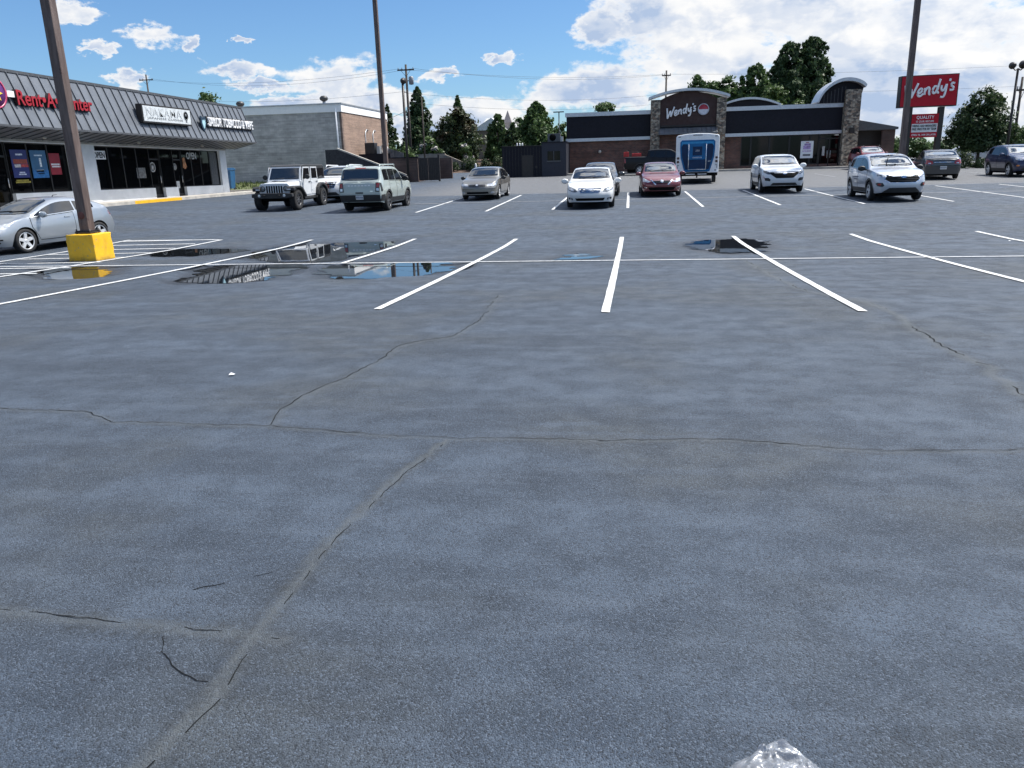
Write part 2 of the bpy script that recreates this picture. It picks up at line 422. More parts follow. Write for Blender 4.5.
def build_ground():
    xs = np.concatenate([np.arange(-160, -70, 10.0), np.arange(-70, -14, 2.0), np.arange(-14, -5.2, .11), np.arange(-5.2, 4.2, .04), np.arange(4.2, 10, .3), np.arange(10, 71, 2.0), np.arange(78, 165, 10.0)])
    ys = np.concatenate([np.arange(-90, -14, 8.0), np.arange(-14, 1.0, 1.0), np.arange(1.0, 7.0, .03), np.arange(7.0, 13.0, .08), np.arange(13.0, 21.5, .09), np.arange(21.5, 60, .6), np.arange(60, 131, 2.0)])
    X, Y = np.meshgrid(xs, ys); nx, ny = len(xs), len(ys)
    Z = gz(X, Y)
    Z = Z + .010*(fbm(X*.5, Y*.5, 3, 5)-.5)*np.clip((13.5-Y)/3, 0, 1)
    seam = np.zeros_like(X); dirt = np.zeros_like(X); wet = np.zeros_like(X)
    near = (Y < 16) & (np.abs(X) < 7)
    sx, sy = X[near], Y[near]
    wob = fbm(sx*9, sy*9, 3, 9)
    for k, w, hh, sm, dt in (('A', .028, .012, .95, .75), ('B', .028, .006, .60, .6), ('C', .042, .006, .55, .6), ('D', .036, .009, .7, .7), ('E', .006, 0, 0, .3), ('F', .006, 0, 0, .3), ('G', .05, .006, .85, .6), ('H', .03, 0, .0, .45)):
        poly = CR[k]
        d = seg_dist(sx, sy, poly)
        ww = w*(.65+.8*wob)
        prof = np.exp(-(d/ww)**2)
        dz = hh*prof*(.4+1.2*wob)
        if k in 'AD': dz -= .007*np.exp(-((d-.012)/.012)**2)
        Zs = Z[near]; Zs += dz; Z[near] = Zs
        a = seam[near]; a[:] = np.maximum(a, sm*np.exp(-(d/ww)**4)); seam[near] = a
        b = dirt[near]; b[:] = np.maximum(b, dt*np.exp(-((d-ww*1.3)/(ww*.9))**2)*np.clip((wob-.30)*4, 0, 1)); dirt[near] = b
    pm = (Y > 12) & (Y < 22) & (X > -14) & (X < 5)
    qx, qy = X[pm], Y[pm]; w_ = np.zeros_like(qx); nz = fbm(qx*1.6, qy*1.6, 4, 3)
    for k, poly in PUDDLES.items():
        d = seg_dist(qx, qy, poly+[poly[0]]); d = np.where(inside(qx, qy, poly), -d, d)
        w_ = np.maximum(w_, np.clip(1-(d-.05)/(.15+.55*nz), 0, 1)*np.clip(.5+nz, 0, 1))
    wet[pm] = w_
    dip = np.clip(w_*1.6, 0, 1); Zp = Z[pm]; Z[pm] = Zp+(np.minimum(Zp, PLEV-.007)-Zp)*dip   # the low spots that hold the water
    old = np.clip((Y-41.2-1.5*(fbm(X*.4, Y*.2, 3, 8)-.5))/.9, 0, 1)*np.clip((X+14)/4, 0, 1)
    co = np.stack([X, Y, Z], -1).reshape(-1, 3)
    idx = np.arange(nx*ny).reshape(ny, nx)
    f = np.stack([idx[:-1, :-1], idx[:-1, 1:], idx[1:, 1:], idx[1:, :-1]], -1).reshape(-1, 4)
    me = bpy.data.meshes.new('parking_lot')
    me.vertices.add(len(co)); me.vertices.foreach_set('co', co.ravel())
    me.loops.add(f.size); me.loops.foreach_set('vertex_index', f.ravel())
    me.polygons.add(len(f)); me.polygons.foreach_set('loop_start', np.arange(0, f.size, 4)); me.polygons.foreach_set('loop_total', np.full(len(f), 4))
    me.update(); me.polygons.foreach_set('use_smooth', np.ones(len(f), bool))
    for nm, arr in (('seam', seam), ('dirt', dirt), ('wet', wet), ('old', old)):
        me.attributes.new(nm, 'FLOAT', 'POINT').data.foreach_set('value', arr.ravel().astype(np.float32))
    tag(link('parking_lot', me, asphalt_mat()), kind='structure')
    # the land beyond the lot
    t = MB(); t.hull([(-1500,-1500,-.9),(1500,-1500,-.9),(1500,1500,-.9),(-1500,1500,-.9)], [(0,1,2,3)])
    far = [(-1500,122,1.80),(1500,122,1.80),(1500,1500,1.80),(-1500,1500,1.80)]
    t.hull(far, [(0,1,2,3)]); t.hull([(-1500,122,-.9),(1500,122,-.9),(1500,122,1.8),(-1500,122,1.8)], [(0,1,2,3)])
    tag(t.build('terrain', simple('grass_land', (.050,.055,.042), .9, var=.4, vscale=.3)), kind='structure')

def crack_strips():
    mk = simple('crack_void', (.011,.012,.013), .95, spec=.1)
    spec = {'A': (.0022, .45, .022), 'B': (.0030, .80, .008), 'C': (.0036, .70, .014), 'D': (.0022, .62, .012), 'E': (.0016, .9, 0), 'F': (.0026, .75, 0), 'G': (.0065, .6, .02), 'H': (.003, .12, 0)}
    for k, (w, cover, off) in spec.items():
        pts = CR[k]; m = MB(); bm = m.bm; prev = None
        for i, p in enumerate(pts):
            a = pts[max(i-1, 0)]; b = pts[min(i+1, len(pts)-1)]
            d = (b-a).normalized(); nn = Vector((-d.y, d.x))
            u = float(fbm(np.array([i*.21]), np.array([k.__hash__() % 1 + ord(k)*3.1]), 2, 4)[0])
            if u > cover+.08: prev = None; continue
            ww = w*(.35+1.3*float(fbm(np.array([i*.5]), np.array([ord(k)*1.7]), 2, 2)[0]))
            c = p+nn*(off*(1 if k != 'A' else -1))
            z = G(c.x, c.y)+(.0065 if k in 'AD' else .005)+(.004 if k in 'BC' else 0)
            q = [bm.verts.new((c.x-nn.x*ww, c.y-nn.y*ww, z)), bm.verts.new((c.x+nn.x*ww, c.y+nn.y*ww, z))]
            if prev: bm.faces.new([prev[0], prev[1], q[1], q[0]])
            prev = q
        tag(m.build('asphalt_crack', mk), kind='structure')

def puddles():
    m, nt, n, l, p = new_mat('puddle_water'); h = NT(nt)
    p.inputs['Base Color'].default_value = (.010, .012, .015, 1); p.inputs['Roughness'].default_value = .012
    p.inputs['IOR'].default_value = 1.6
    l.new(h.bump(h.noise(h.geo(), 2.2, 2), .012, .02), p.inputs['Normal'])
    for i, (k, poly) in enumerate(PUDDLES.items()):
        P_ = np.array(poly); st = .035
        xs = np.arange(P_[:, 0].min()-.9, P_[:, 0].max()+.9, st*1.6); ys = np.arange(P_[:, 1].min()-.5, P_[:, 1].max()+.5, st)
        X, Y = np.meshgrid(xs, ys); d = seg_dist(X, Y, poly+[poly[0]]); d = np.where(inside(X, Y, poly), d, -d)
        amp = {'big_centre': .55, 'left': .6, 'by_block': .6}.get(k, .95)
        f = d*1.15+amp*(fbm(X*1.1+i*7.3, Y*3.4+i*3.1, 5, 40+i)-.43)+.14*(fbm(X*6, Y*14, 3, 60+i)-.5)
        keep = (f[:-1, :-1] > 0) & (f[1:, :-1] > 0) & (f[:-1, 1:] > 0) & (f[1:, 1:] > 0)
        idx = np.arange(X.size).reshape(X.shape)
        q = np.stack([idx[:-1, :-1], idx[:-1, 1:], idx[1:, 1:], idx[1:, :-1]], -1)[keep]
        used, inv = np.unique(q, return_inverse=True); q = inv.reshape(-1, 4)
        co = np.stack([X.ravel()[used], Y.ravel()[used], np.full(len(used), PLEV)], -1)
        me = bpy.data.meshes.new('puddle'); me.from_pydata(co.tolist(), [], q.tolist()); me.update()
        tag(link('puddle', me, m), kind='structure')

def markings():
    m, nt, n, l, p = new_mat('road_paint'); h = NT(nt); g = h.mapping(h.geo(), (1, 1, 0))
    w = h.ramp(h.noise(g, 14, 7, .78), .50, .66, 0, .85); w2 = h.ramp(h.noise(g, 1.3, 4), .4, .75, 0, .28)
    c = h.mix(w2, (.62, .63, .63), (.34, .35, .37)); c = h.mix(w, c, (.10, .11, .125))
    l.new(c, p.inputs['Base Color']); p.inputs['Roughness'].default_value = .7
    mf, ntf, nf, lf, pf = new_mat('faded_road_paint'); hf = NT(ntf); gf = hf.mapping(hf.geo(), (1, 1, 0))
    cf = hf.mix(hf.ramp(hf.noise(gf, 9, 6, .7), .40, .66, .1, .95), (.40, .41, .42), (.09, .10, .115))
    lf.new(cf, pf.inputs['Base Color']); pf.inputs['Roughness'].default_value = .75
    a = MB(); fd = MB(); r = random.Random(4)
    lift = [.0]
    def line(mb, x0, y0, x1, y1, w, z=.008):
        d = Vector((x1-x0, y1-y0)); L = d.length; d /= L; nn = Vector((-d.y, d.x)); n = max(2, int(L/.35)); prev = None
        for i in range(n+1):
            q = Vector((x0, y0))+d*(L*i/n); e = [q-nn*(w/2*r.uniform(.93, 1.05)), q+nn*(w/2*r.uniform(.93, 1.05))]
            if i in (0, n): e[0] += d*r.uniform(-.04, .04)
            v = [mb.bm.verts.new((t.x, t.y, G(t.x, t.y)+z+.004)) for t in e]
            if prev: mb.bm.faces.new([prev[0], prev[1], v[1], v[0]])
            prev = v
    # first double row of stalls
    for x0, x1, ya, yb in ((-3.25,-2.86,9.8,20.5),(-.24,-.10,9.55,20.6),(2.80,2.68,9.6,20.45),(5.82,5.52,9.7,20.5),(8.95,8.5,9.8,20.7),(11.8,11.4,9.8,20.7),(-9.33,-8.72,9.8,21.0),(-5.88,-5.7,15.7,20.85),(-12.45,-11.62,12.5,21.4),(-14.9,-14.75,12.5,21.7)):
        line(a, x0, ya, x1, yb, .108)
    line(a, -15.0, 15.62, 16, 15.62, .075, .012)
    # cross-hatched no parking bay
    for i in range(9):
        y = 13.2+i*1.02; line(a, -14.75, y, -11.95, y+.15, .10, .004)
    line(a, -14.8, 21.6, -11.75, 21.45, .10, .004)
    # far double row
    for x in (-8.12,-5.33,-2.78,.06,2.82,5.59,8.46,11.55,14.4,17.2):
        line(a, x, 30.1+r.uniform(-.15, .15), x+.04, 40.2, .105)
    line(fd, -9.5, 35.1, 19, 35.1, .11, .012)
    line(fd, -9, 41.3, 19, 41.3, .14, .004)
    for x in (12.8, 15.6, 18.4, 21.2): line(fd, x, 52, x, 57.5, .11)
    tag(a.build('stall_markings', m), kind='structure')
    tag(fd.build('faded_markings', mf), kind='structure')

# ------------------------------------------------------------------ sky, sun, camera
SUN_EL, SUN_AZ = 58.0, 62.0      # azimuth clockwise from +y
CLOUDS = [(-31.1,8.4,2.0,.9),(-29.0,7.9,1.0,.6),(-34.3,7.4,.9,.5),(-32.7,5.8,1.3,.7),(-35.7,9.4,1.8,.6),(-26.1,6.4,2.6,.7),(-24.8,5.4,2.3,.5),(-20.4,5.5,3.6,1.8),(-18.4,4.4,5.8,1.0),(-23.1,4.3,3.6,.6),(-12.7,6.0,1.6,.5),(-8.6,6.9,1.2,.5),(-25.8,8.2,.7,.4),(-10.9,3.5,5.1,1.2),(-4.6,4.5,4.0,1.5),(-1.2,4.8,4.4,1.9),(-1.9,8.8,2.2,1.8),(2.2,9.2,5.1,2.6),(4.8,6.9,5.4,2.4),(8.5,8.5,8.8,2.9),(14.1,6.3,8.0,4.4),(19.0,7.0,8.0,3.6),(22.6,3.4,6.6,5.1),(16.0,3.9,6.6,4.4),(-13.8,2.6,8.8,1.3),(6.1,4.6,7.3,2.4)]
SKY_STRENGTH, CLOUD_LUM = .085, 8.6
def world():
    w = bpy.data.worlds.new('World'); scn.world = w; w.use_nodes = True
    nt = w.node_tree; n, l = nt.nodes, nt.links; h = NT(nt)
    bg = n['Background']; bg.inputs['Strength'].default_value = SKY_STRENGTH
    sky = n.new('ShaderNodeTexSky'); sky.sky_type = 'NISHITA'; sky.sun_disc = False
    sky.sun_elevation = R(SUN_EL); sky.sun_rotation = R(SUN_AZ); sky.altitude = 200; sky.air_density = 1.0; sky.dust_density = .6; sky.ozone_density = 2.2
    d = n.new('ShaderNodeTexCoord').outputs['Generated']; s = h.sep(d)
    az = h.math('MULTIPLY', h.math('ARCTAN2', s[0], s[1]), 180/math.pi)
    el = h.math('MULTIPLY', h.math('ARCSINE', s[2]), 180/math.pi)
    wv = h.comb(h.math('MULTIPLY', az, .55), h.math('MULTIPLY', el, .95), 3.0)
    w1 = h.noise(wv, 1.0, 6, .62); w2 = h.noise(h.vmath('ADD', wv, (17.3, 5.1, 9.0)), 1.0, 6, .62)
    azw = h.math('ADD', az, h.math('MULTIPLY', h.math('SUBTRACT', w1, .5), 5.2)); elw = h.math('ADD', el, h.math('MULTIPLY', h.math('SUBTRACT', w2, .5), 2.3))
    dens = None
    for a, e, ra, re in CLOUDS:
        u = h.math('DIVIDE', h.math('SUBTRACT', azw, a), ra); v = h.math('DIVIDE', h.math('SUBTRACT', elw, e), re)
        q = h.math('SUBTRACT', 1.0, h.math('SQRT', h.math('ADD', h.math('MULTIPLY', u, u), h.math('MULTIPLY', v, v))))
        dens = q if dens is None else h.math('SMOOTH_MAX', dens, q, .25)
    dens = h.math('MAXIMUM', dens, -.75)
    # cloud field higher up and behind, in a layer overhead
    hz = h.math('MAXIMUM', s[2], .05)
    lay = h.comb(h.math('DIVIDE', s[0], hz), h.math('DIVIDE', s[1], hz), 0.0)
    field = h.ramp(h.noise(lay, 1.5, 6, .6), h.ramp(s[1], -.2, .3, .43, .36), h.ramp(s[1], -.2, .3, .64, .60), -.9, .95)
    up = h.ramp(el, 11, 17)
    back = h.ramp(h.math('ABSOLUTE', az), 42, 55)
    use = h.math('MAXIMUM', up, back)
    m1 = n.new('ShaderNodeMix'); m1.data_type = 'FLOAT'
    l.new(use, m1.inputs[0]); l.new(dens, m1.inputs[2]); l.new(field, m1.inputs[3]); dens = m1.outputs[0]
    pv = h.comb(h.math('MULTIPLY', az, .105), h.math('MULTIPLY', el, .19), 0.0)
    n1 = h.noise(pv, 2.4, 6, .55, .25)
    n3 = h.noise(pv, 8.0, 6, .60, .3)
    n2 = h.noise(h.vmath('ADD', pv, (.07, .13, 0)), 2.4, 6, .55, .25)
    dd = h.math('ADD', h.math('ADD', h.math('MULTIPLY', dens, 1.7), h.math('MULTIPLY', h.math('SUBTRACT', n1, .5), 2.6)), h.math('MULTIPLY', h.math('SUBTRACT', n3, .5), 1.25))
    alpha = h.ramp(dd, .0, .70)
    alpha = h.math('MULTIPLY', alpha, h.ramp(el, -.5, 1.0))
    lit = h.ramp(h.math('ADD', h.math('SUBTRACT', n1, n2), h.math('MULTIPLY', h.math('SUBTRACT', n3, .5), .16)), -.13, .13)
    thick = h.ramp(dd, .30, 1.15)
    n4 = h.noise(h.vmath('ADD', pv, (4.2, 1.7, 0)), 1.15, 5, .52, .3)
    grey = h.ramp(n4, .42, .60)
    shade = h.math('SUBTRACT', 1.0, h.math('MULTIPLY', thick, h.math('ADD', h.math('MULTIPLY', grey, .75), h.math('MULTIPLY', h.math('SUBTRACT', 1.0, lit), .55))), None, True)
    cc = h.mix(shade, (.46, .58, .79), (1.0, 1.0, 1.0))
    # clouds forward-scatter: much brighter round the sun
    se, sa = R(SUN_EL), R(SUN_AZ)
    sd = (math.cos(se)*math.sin(sa), math.cos(se)*math.cos(sa), math.sin(se))
    near = h.math('POWER', h.math('MAXIMUM', h.vmath('DOT_PRODUCT', d, sd), 0.0), 7.0)
    lum = h.math('MULTIPLY', h.math('ADD', h.ramp(s[1], -.5, .2, 1.1, 1.0), h.math('MULTIPLY', near, 6.0)), CLOUD_LUM)
    cl = h.mix(1.0, cc, h.comb(lum, lum, lum), 'MULTIPLY')
    skyc = h.mix(1.0, sky.outputs[0], (.70, .96, 1.22), 'MULTIPLY')
    l.new(h.mix(alpha, skyc, cl), bg.inputs['Color'])
    w.cycles.sampling_method = 'MANUAL'; w.cycles.sample_map_resolution = 1024

def sun_camera():
    ld = bpy.data.lights.new('sun', 'SUN'); ld.energy = 5.0; ld.angle = R(.53); ld.color = (1.0, .95, .87)
    o = bpy.data.objects.new('sun', ld); COL.objects.link(o)
    se, sa = R(SUN_EL), R(SUN_AZ)
    d = Vector((math.cos(se)*math.sin(sa), math.cos(se)*math.cos(sa), math.sin(se)))
    o.rotation_euler = d.to_track_quat('Z', 'Y').to_euler(); o.location = (20, 10, 60)
    cd = bpy.data.cameras.new('camera'); cd.sensor_width = 36; cd.lens = 775/1024*36; cd.clip_end = 4000; cd.clip_start = .05
    c = bpy.data.objects.new('camera', cd); COL.objects.link(c); scn.camera = c
    pitch = math.atan(220/775); roll = R(1.64); yaw = R(8.55)
    m = Matrix.Rotation(yaw, 4, 'Z') @ Matrix.Rotation(math.pi/2-pitch, 4, 'X') @ Matrix.Rotation(-roll, 4, 'Z')
    m.translation = (0, 0, 1.95); c.matrix_world = m
    vs = scn.view_settings; vs.view_transform = 'Standard'; vs.look = 'None'; vs.exposure = EXPOSURE; vs.gamma = 1; vs.use_curve_mapping = False
EXPOSURE = .42
# ------------------------------------------------------------------ vehicles
def pchip(pts):
    xs = np.array([p[0] for p in pts], float); ys = np.array([p[1] for p in pts], float)
    h = np.diff(xs); dl = np.diff(ys)/h; m = np.zeros_like(ys)
    m[0], m[-1] = dl[0], dl[-1]
    for i in range(1, len(xs)-1):
        if dl[i-1]*dl[i] > 0:
            w1, w2 = 2*h[i]+h[i-1], h[i]+2*h[i-1]; m[i] = (w1+w2)/(w1/dl[i-1]+w2/dl[i])
    def f(x):
        x = min(max(x, xs[0]), xs[-1]); i = min(int(np.searchsorted(xs, x, 'right'))-1, len(xs)-2)
        t = (x-xs[i])/h[i]
        return ((1+2*t)*(1-t)**2*ys[i]+t*(1-t)**2*h[i]*m[i]+t*t*(3-2*t)*ys[i+1]+t*t*(t-1)*h[i]*m[i+1])
    return f

M_GLASS = glass_mat('car_glass', (.010,.014,.018), .015, 2.15, .10); M_SIDEGLASS = glass_mat('tinted_side_glass', (.008,.009,.011), .02, 1.5)
M_BLACKTRIM = simple('black_plastic_trim', (.018,.018,.019), .55, var=.25)
M_DARK = simple('underbody_black', (.006,.006,.006), .9, spec=.1)
M_TYRE = simple('tyre_rubber', (.016,.016,.017), .8, var=.3, vscale=12)
M_ALLOY = simple('alloy_wheel', (.60,.61,.62), .30, .30)
M_DARKALLOY = simple('dark_alloy_wheel', (.16,.16,.165), .35, .8)
M_CHROME = simple('chrome_trim', (.75,.76,.77), .12, 1.0, var=.04)
M_LAMP = simple('headlight_lens', (.55,.57,.60), .06, .35, var=.25, vscale=18, coat=1.0)
M_LAMPDARK = simple('dark_headlight_lens', (.10,.11,.12), .06, .3, var=.4, vscale=18, coat=1.0)
M_TAIL = simple('red_tail_light', (.30,.010,.012), .12, var=.3, vscale=16, coat=1.0)
M_PLATE = simple('number_plate', (.70,.70,.68), .4, var=.1)
M_PLATEINK = simple('plate_ink', (.05,.07,.16), .5)
M_AMBER = simple('amber_lens', (.62,.20,.03), .15, coat=1.0)
M_SILVERSHADE = simple('sunshade_foil', (.70,.71,.73), .22, .8, var=.2, vscale=5)
_wheel_cache = {}
def wheel_meshes(r, w, rim_r, spokes, knob=False):
    key = (r, w, rim_r, spokes, knob)
    if key in _wheel_cache: return _wheel_cache[key]
    t = MB(); h = w/2
    t.lathe([(rim_r*.97, -h*.8), (rim_r*1.04, -h*.98), (r*.86, -h), (r*.965, -h*.88), (r, -h*.62), (r*1.0, -h*.2), (r*.992, 0), (r, h*.2), (r, h*.62), (r*.965, h*.88), (r*.86, h), (rim_r*1.04, h*.98), (rim_r*.97, h*.8)], 'x', seg=40, cap=False)
    if knob:
        for i in range(36):
            a = 2*math.pi*i/36
            for sx in (-1, 1):
                c = Matrix.Rotation(a+(.06 if sx > 0 else 0), 4, 'X')
                pts = [c @ Vector((sx*x, y, z)) for x, y, z in ((h*.45,-.018,r*.985),(h*1.03,-.018,r*.93),(h*1.03,.018,r*.93),(h*.45,.018,r*.985),(h*.45,-.015,r*1.018),(h*.92,-.015,r*1.012),(h*.92,.015,r*1.012),(h*.45,.015,r*1.018))]
                t.hull([tuple(p) for p in pts], [(4,5,6,7),(0,1,5,4),(1,2,6,5),(2,3,7,6),(3,0,4,7)])
    bmesh.ops.recalc_face_normals(t.bm, faces=t.bm.faces)
    me = bpy.data.meshes.new('tyre'); t.bm.to_mesh(me); t.bm.free(); me.materials.append(M_TYRE)
    q = MB()
    q.lathe([(rim_r, h*.70), (rim_r*1.03, h*.92), (rim_r*.93, h*.90), (rim_r*.91, h*.80)], 'x', seg=32, mi=0, cap=False)
    q.lathe([(rim_r*.91, h*.80), (rim_r*.88, h*.55), (rim_r*.86, -h*.5)], 'x', seg=32, mi=1, cap=False)
    q.lathe([(rim_r*.9, -.02), (rim_r*.9, -.01)], 'x', seg=24, mi=1)          # dark brake void
    q.lathe([(rim_r*.26, h*.40), (rim_r*.22, h*.72), (rim_r*.08, h*.78)], 'x', seg=16, mi=0)
    for i in range(spokes):
        c = Matrix.Rotation(2*math.pi*i/spokes, 4, 'X')
        wa, wb = rim_r*(.85/spokes+.06), rim_r*(.95/spokes+.03)
        pts = [c @ Vector(v) for v in ((h*.35,-wa,rim_r*.15),(h*.35,wa,rim_r*.15),(h*.45,wb,rim_r*.93),(h*.45,-wb,rim_r*.93),(h*.72,-wa*.8,rim_r*.15),(h*.72,wa*.8,rim_r*.15),(h*.84,wb*.8,rim_r*.93),(h*.84,-wb*.8,rim_r*.93))]
        q.hull([tuple(p) for p in pts], [(0,1,2,3),(4,5,6,7),(0,1,5,4),(1,2,6,5),(2,3,7,6),(3,0,4,7)], 0)
    bmesh.ops.recalc_face_normals(q.bm, faces=q.bm.faces)
    me2 = bpy.data.meshes.new('rim'); q.bm.to_mesh(me2); q.bm.free()
    _wheel_cache[key] = (me, me2); return me, me2

def add_wheel(root, x, y, r, w, rim_r, spokes, rim_mat, outward, knob=False, steer=0.0, name='wheel'):
    me, me2 = wheel_meshes(r, w, rim_r, spokes, knob)
    o = bpy.data.objects.new(name, me); COL.objects.link(o); o.parent = root
    o.location = (x, y, r-.012); o.rotation_euler = (0, 0, (0 if outward > 0 else math.pi)+steer)
    m2 = me2
    if not m2.materials or m2.materials[0] != rim_mat:
        if m2.materials: m2 = me2.copy(); m2.materials.clear()
        m2.materials.append(rim_mat); m2.materials.append(M_DARK)
    rm = bpy.data.objects.new('rim', m2); COL.objects.link(rm); rm.parent = o
    return o

class Car:
    """body shell lofted along the length (front at -y); lamps, glass and trim are laid on the shell"""
    def __init__(s, name, label, loc, rz, P, paint_mat, cat='car', group='cars parked in the lot'):
        s.P = P; s.L, s.W = P['L'], P['W']
        s.root = thing(name, loc, label, cat, rz, group)
        slope = 0.0
        s.T = pchip(P['top']); s.B = pchip(P['belt']); L = s.L
        s.plan = pchip(P.get('plan') or [(0,.66),(.05,.775),(.16,.875),(.38,.95),(.85,.99),(1.5,1),(L-1.3,1),(L-.6,.98),(L-.22,.93),(L-.06,.85),(L,.75)])
        s.sill = P.get('sill', .22); s.r = P['r']; s.tum = P.get('tum', .36)
        s.ax = (P['fo'], P['fo']+P['wb']); s.paint = paint_mat
        s.shell()
    def side(s, st, z):
        u = (z-s.sill)/(max(s.B(st), .5)-s.sill)
        return s.plan(st)*s.W/2*(1-.085*(max(0, u)-.60)**2/.36 if u < .6 else 1-.055*((u-.6)/.4)**1.6)
    def ylow(s, st):
        z = s.sill+max(0, (.30-st))*.10+max(0, st-s.L+.45)*.14; ra = s.r+.045
        for a in s.ax:
            d = abs(st-a)
            if d < ra: z = max(z, s.r-.012+math.sqrt(ra*ra-d*d))
        return z
    def section(s, st):
        B, T = s.B(st), s.T(st); zl = s.ylow(st)
        zb = min(B, T-.05); pts = []
        zl = min(zl, zb-.03)
        for k in range(9):
            z = zl+(zb-zl)*k/8; pts.append((s.side(st, z), z))
        yb = pts[-1][0]
        ze = max(zb, T-s.P.get('rr', .085)); ye = yb-max(0, ze-zb)*s.tum-(.02 if ze > zb+.05 else 0)
        for k in range(1, 5):
            f = k/4; pts.append((yb+(ye-yb)*f, zb+(ze-zb)*f))
        e = s.P.get('sq', 2.9)
        for k in range(1, 10):
            a = k/9*math.pi/2
            pts.append((ye*max(0, math.cos(a))**(2/e), ze+(T-ze)*math.sin(a)**(2/e)))
        pts[-1] = (0.0, T); return pts
    def off(s, st, z):
        P = s.P; y = 0
        zb, hi, lo = P.get('nose', (.48, .10, .05))
        w = max(0, 1-st/.75)**1.6
        if w > 0: y += w*(hi*max(0, (z-zb)/(s.T(0)-zb))**1.7+lo*max(0, (zb-z)/(zb-s.sill))**1.5)
        zb, hi, lo = P.get('tail', (.55, .08, .05)); w = max(0, 1-(s.L-st)/.6)**1.6
        if w > 0: y -= w*(hi*max(0, (z-zb)/(s.T(s.L)-zb))**1.5+lo*max(0, (zb-z)/(zb-s.sill))**1.5)
        return y
    def shell(s):
        L = s.L; st = [0,.015,.04,.075,.12,.18,.25]; x = .30
        while x < L-.27: st.append(x); x += .04
        st += [L-.25,L-.18,L-.12,L-.075,L-.04,L-.015,L]
        secs = [s.section(q) for q in st]; n = len(secs[0])
        bm = bmesh.new(); rows = []
        for q, sec in zip(st, secs):
            row = [bm.verts.new((y, q-L/2+s.off(q, z), z)) for y, z in sec]
            row2 = [bm.verts.new((-y, q-L/2+s.off(q, z), z)) for y, z in sec[:-1]]
            rows.append(row+row2[::-1])
        m = len(rows[0])
        for a, b in zip(rows[:-1], rows[1:]):
            for k in range(m-1): bm.faces.new([a[k], a[k+1], b[k+1], b[k]])
            bm.faces.new([a[m-1], a[0], b[0], b[m-1]]).material_index = 1
        for end, q, sgn, bul in ((0, 0, -1, s.P.get('bulge', (.16, .10))[0]), (-1, L, 1, s.P.get('bulge', (.16, .10))[1])):
            sec = secs[end]; K = 12; grid = []
            for y, z in sec:
                g = []
                for k in range(K+1):
                    t = 1-2*k/K; x = y*t
                    g.append(bm.verts.new((x, q-L/2+s.off(q, z)+sgn*bul*(1-abs(t)**2.2)*min(1, y/(s.W*.3)), z)))
                grid.append(g)
            for g, g2 in zip(grid[:-1], grid[1:]):
                for k in range(K): bm.faces.new([g[k], g[k+1], g2[k+1], g2[k]])
        bmesh.ops.remove_doubles(bm, verts=bm.verts, dist=.0008)
        bmesh.ops.dissolve_degenerate(bm, edges=bm.edges, dist=.0005)
        bmesh.ops.recalc_face_normals(bm, faces=bm.faces)
        me = bpy.data.meshes.new('body'); bm.to_mesh(me)
        s.bvh = BVHTree.FromBMesh(bm); bm.free()
        me.polygons.foreach_set('use_smooth', [True]*len(me.polygons)); me.set_sharp_from_angle(angle=R(38))
        s.body = link('body', me, [s.paint, M_DARK], s.root)
        c = MB(); w = s.W/2
        c.box(-w+.26, w-.26, -L/2+.25, L/2-.25, .17, .72)
        for a in s.ax:
            c.box(-w+.10, w-.10, a-L/2-s.r*.9, a-L/2+s.r*.9, s.r*1.15, min(s.r*2+.02, s.B(a)-.06))
        c.build('chassis', M_DARK, s.root)
        P = s.P; tw = P.get('tw', .215); tx = s.W/2-tw/2-.015
        for i, a in enumerate(s.ax):
            for sg in (1, -1):
                add_wheel(s.root, sg*tx, a-L/2, s.r, tw, P.get('rim', s.r*.68), P.get('spokes', 5), P.get('rimmat', M_ALLOY), sg, P.get('knob', False))
    def patch(s, name, poly, view, mat, off=.004, step=.09, parent=None, thick=0.0):
        bm = bmesh.new(); bm.faces.new([bm.verts.new((p[0], p[1], 0)) for p in poly])
        bmesh.ops.triangulate(bm, faces=bm.faces)
        step = min(step, .045) if view in ('front', 'rear') else min(step, .07)
        lo = [min(p[i] for p in poly) for i in (0, 1)]; hi = [max(p[i] for p in poly) for i in (0, 1)]
        for ax in (0, 1):
            k = int((hi[ax]-lo[ax])/step)
            for j in range(1, k+1):
                co = [0, 0, 0]; co[ax] = lo[ax]+(hi[ax]-lo[ax])*j/(k+1); no = [0, 0, 0]; no[ax] = 1
                bmesh.ops.bisect_plane(bm, geom=bm.verts[:]+bm.edges[:]+bm.faces[:], plane_co=co, plane_no=no)
        w_ = min(.010, .3*min(hi[0]-lo[0], hi[1]-lo[1]))
        bmesh.ops.remove_doubles(bm, verts=bm.verts, dist=w_); bmesh.ops.dissolve_degenerate(bm, edges=bm.edges, dist=w_*.3)
        dead = []
        for v in bm.verts:
            a, b = v.co.x, v.co.y
            o, d = {'front': ((a, -9, b), (0, 1, 0)), 'rear': ((a, 9, b), (0, -1, 0)), 'left': ((9, a, b), (-1, 0, 0)), 'right': ((-9, a, b), (1, 0, 0)), 'top': ((a, b, 9), (0, 0, -1))}[view]
            d = Vector(d); hit = None; best = 1e9
            for e in (.00037, -.00041):                       # two rays, so that none slips through an edge
                q = Vector([c+(e if abs(dd) < .5 else 0) for c, dd in zip(o, d)])
                h_, n_, _, ds = s.bvh.ray_cast(q, d)
                if h_ is not None and ds < best: hit, nrm, best = h_, n_, ds
            if hit is None or (view in ('front', 'rear') and abs(nrm.dot(d)) < .22):
                dead.append(v); continue
            if nrm.dot(d) > 0: nrm = -nrm
            v.co = hit+nrm*off
        if dead: bmesh.ops.delete(bm, geom=dead, context='VERTS')
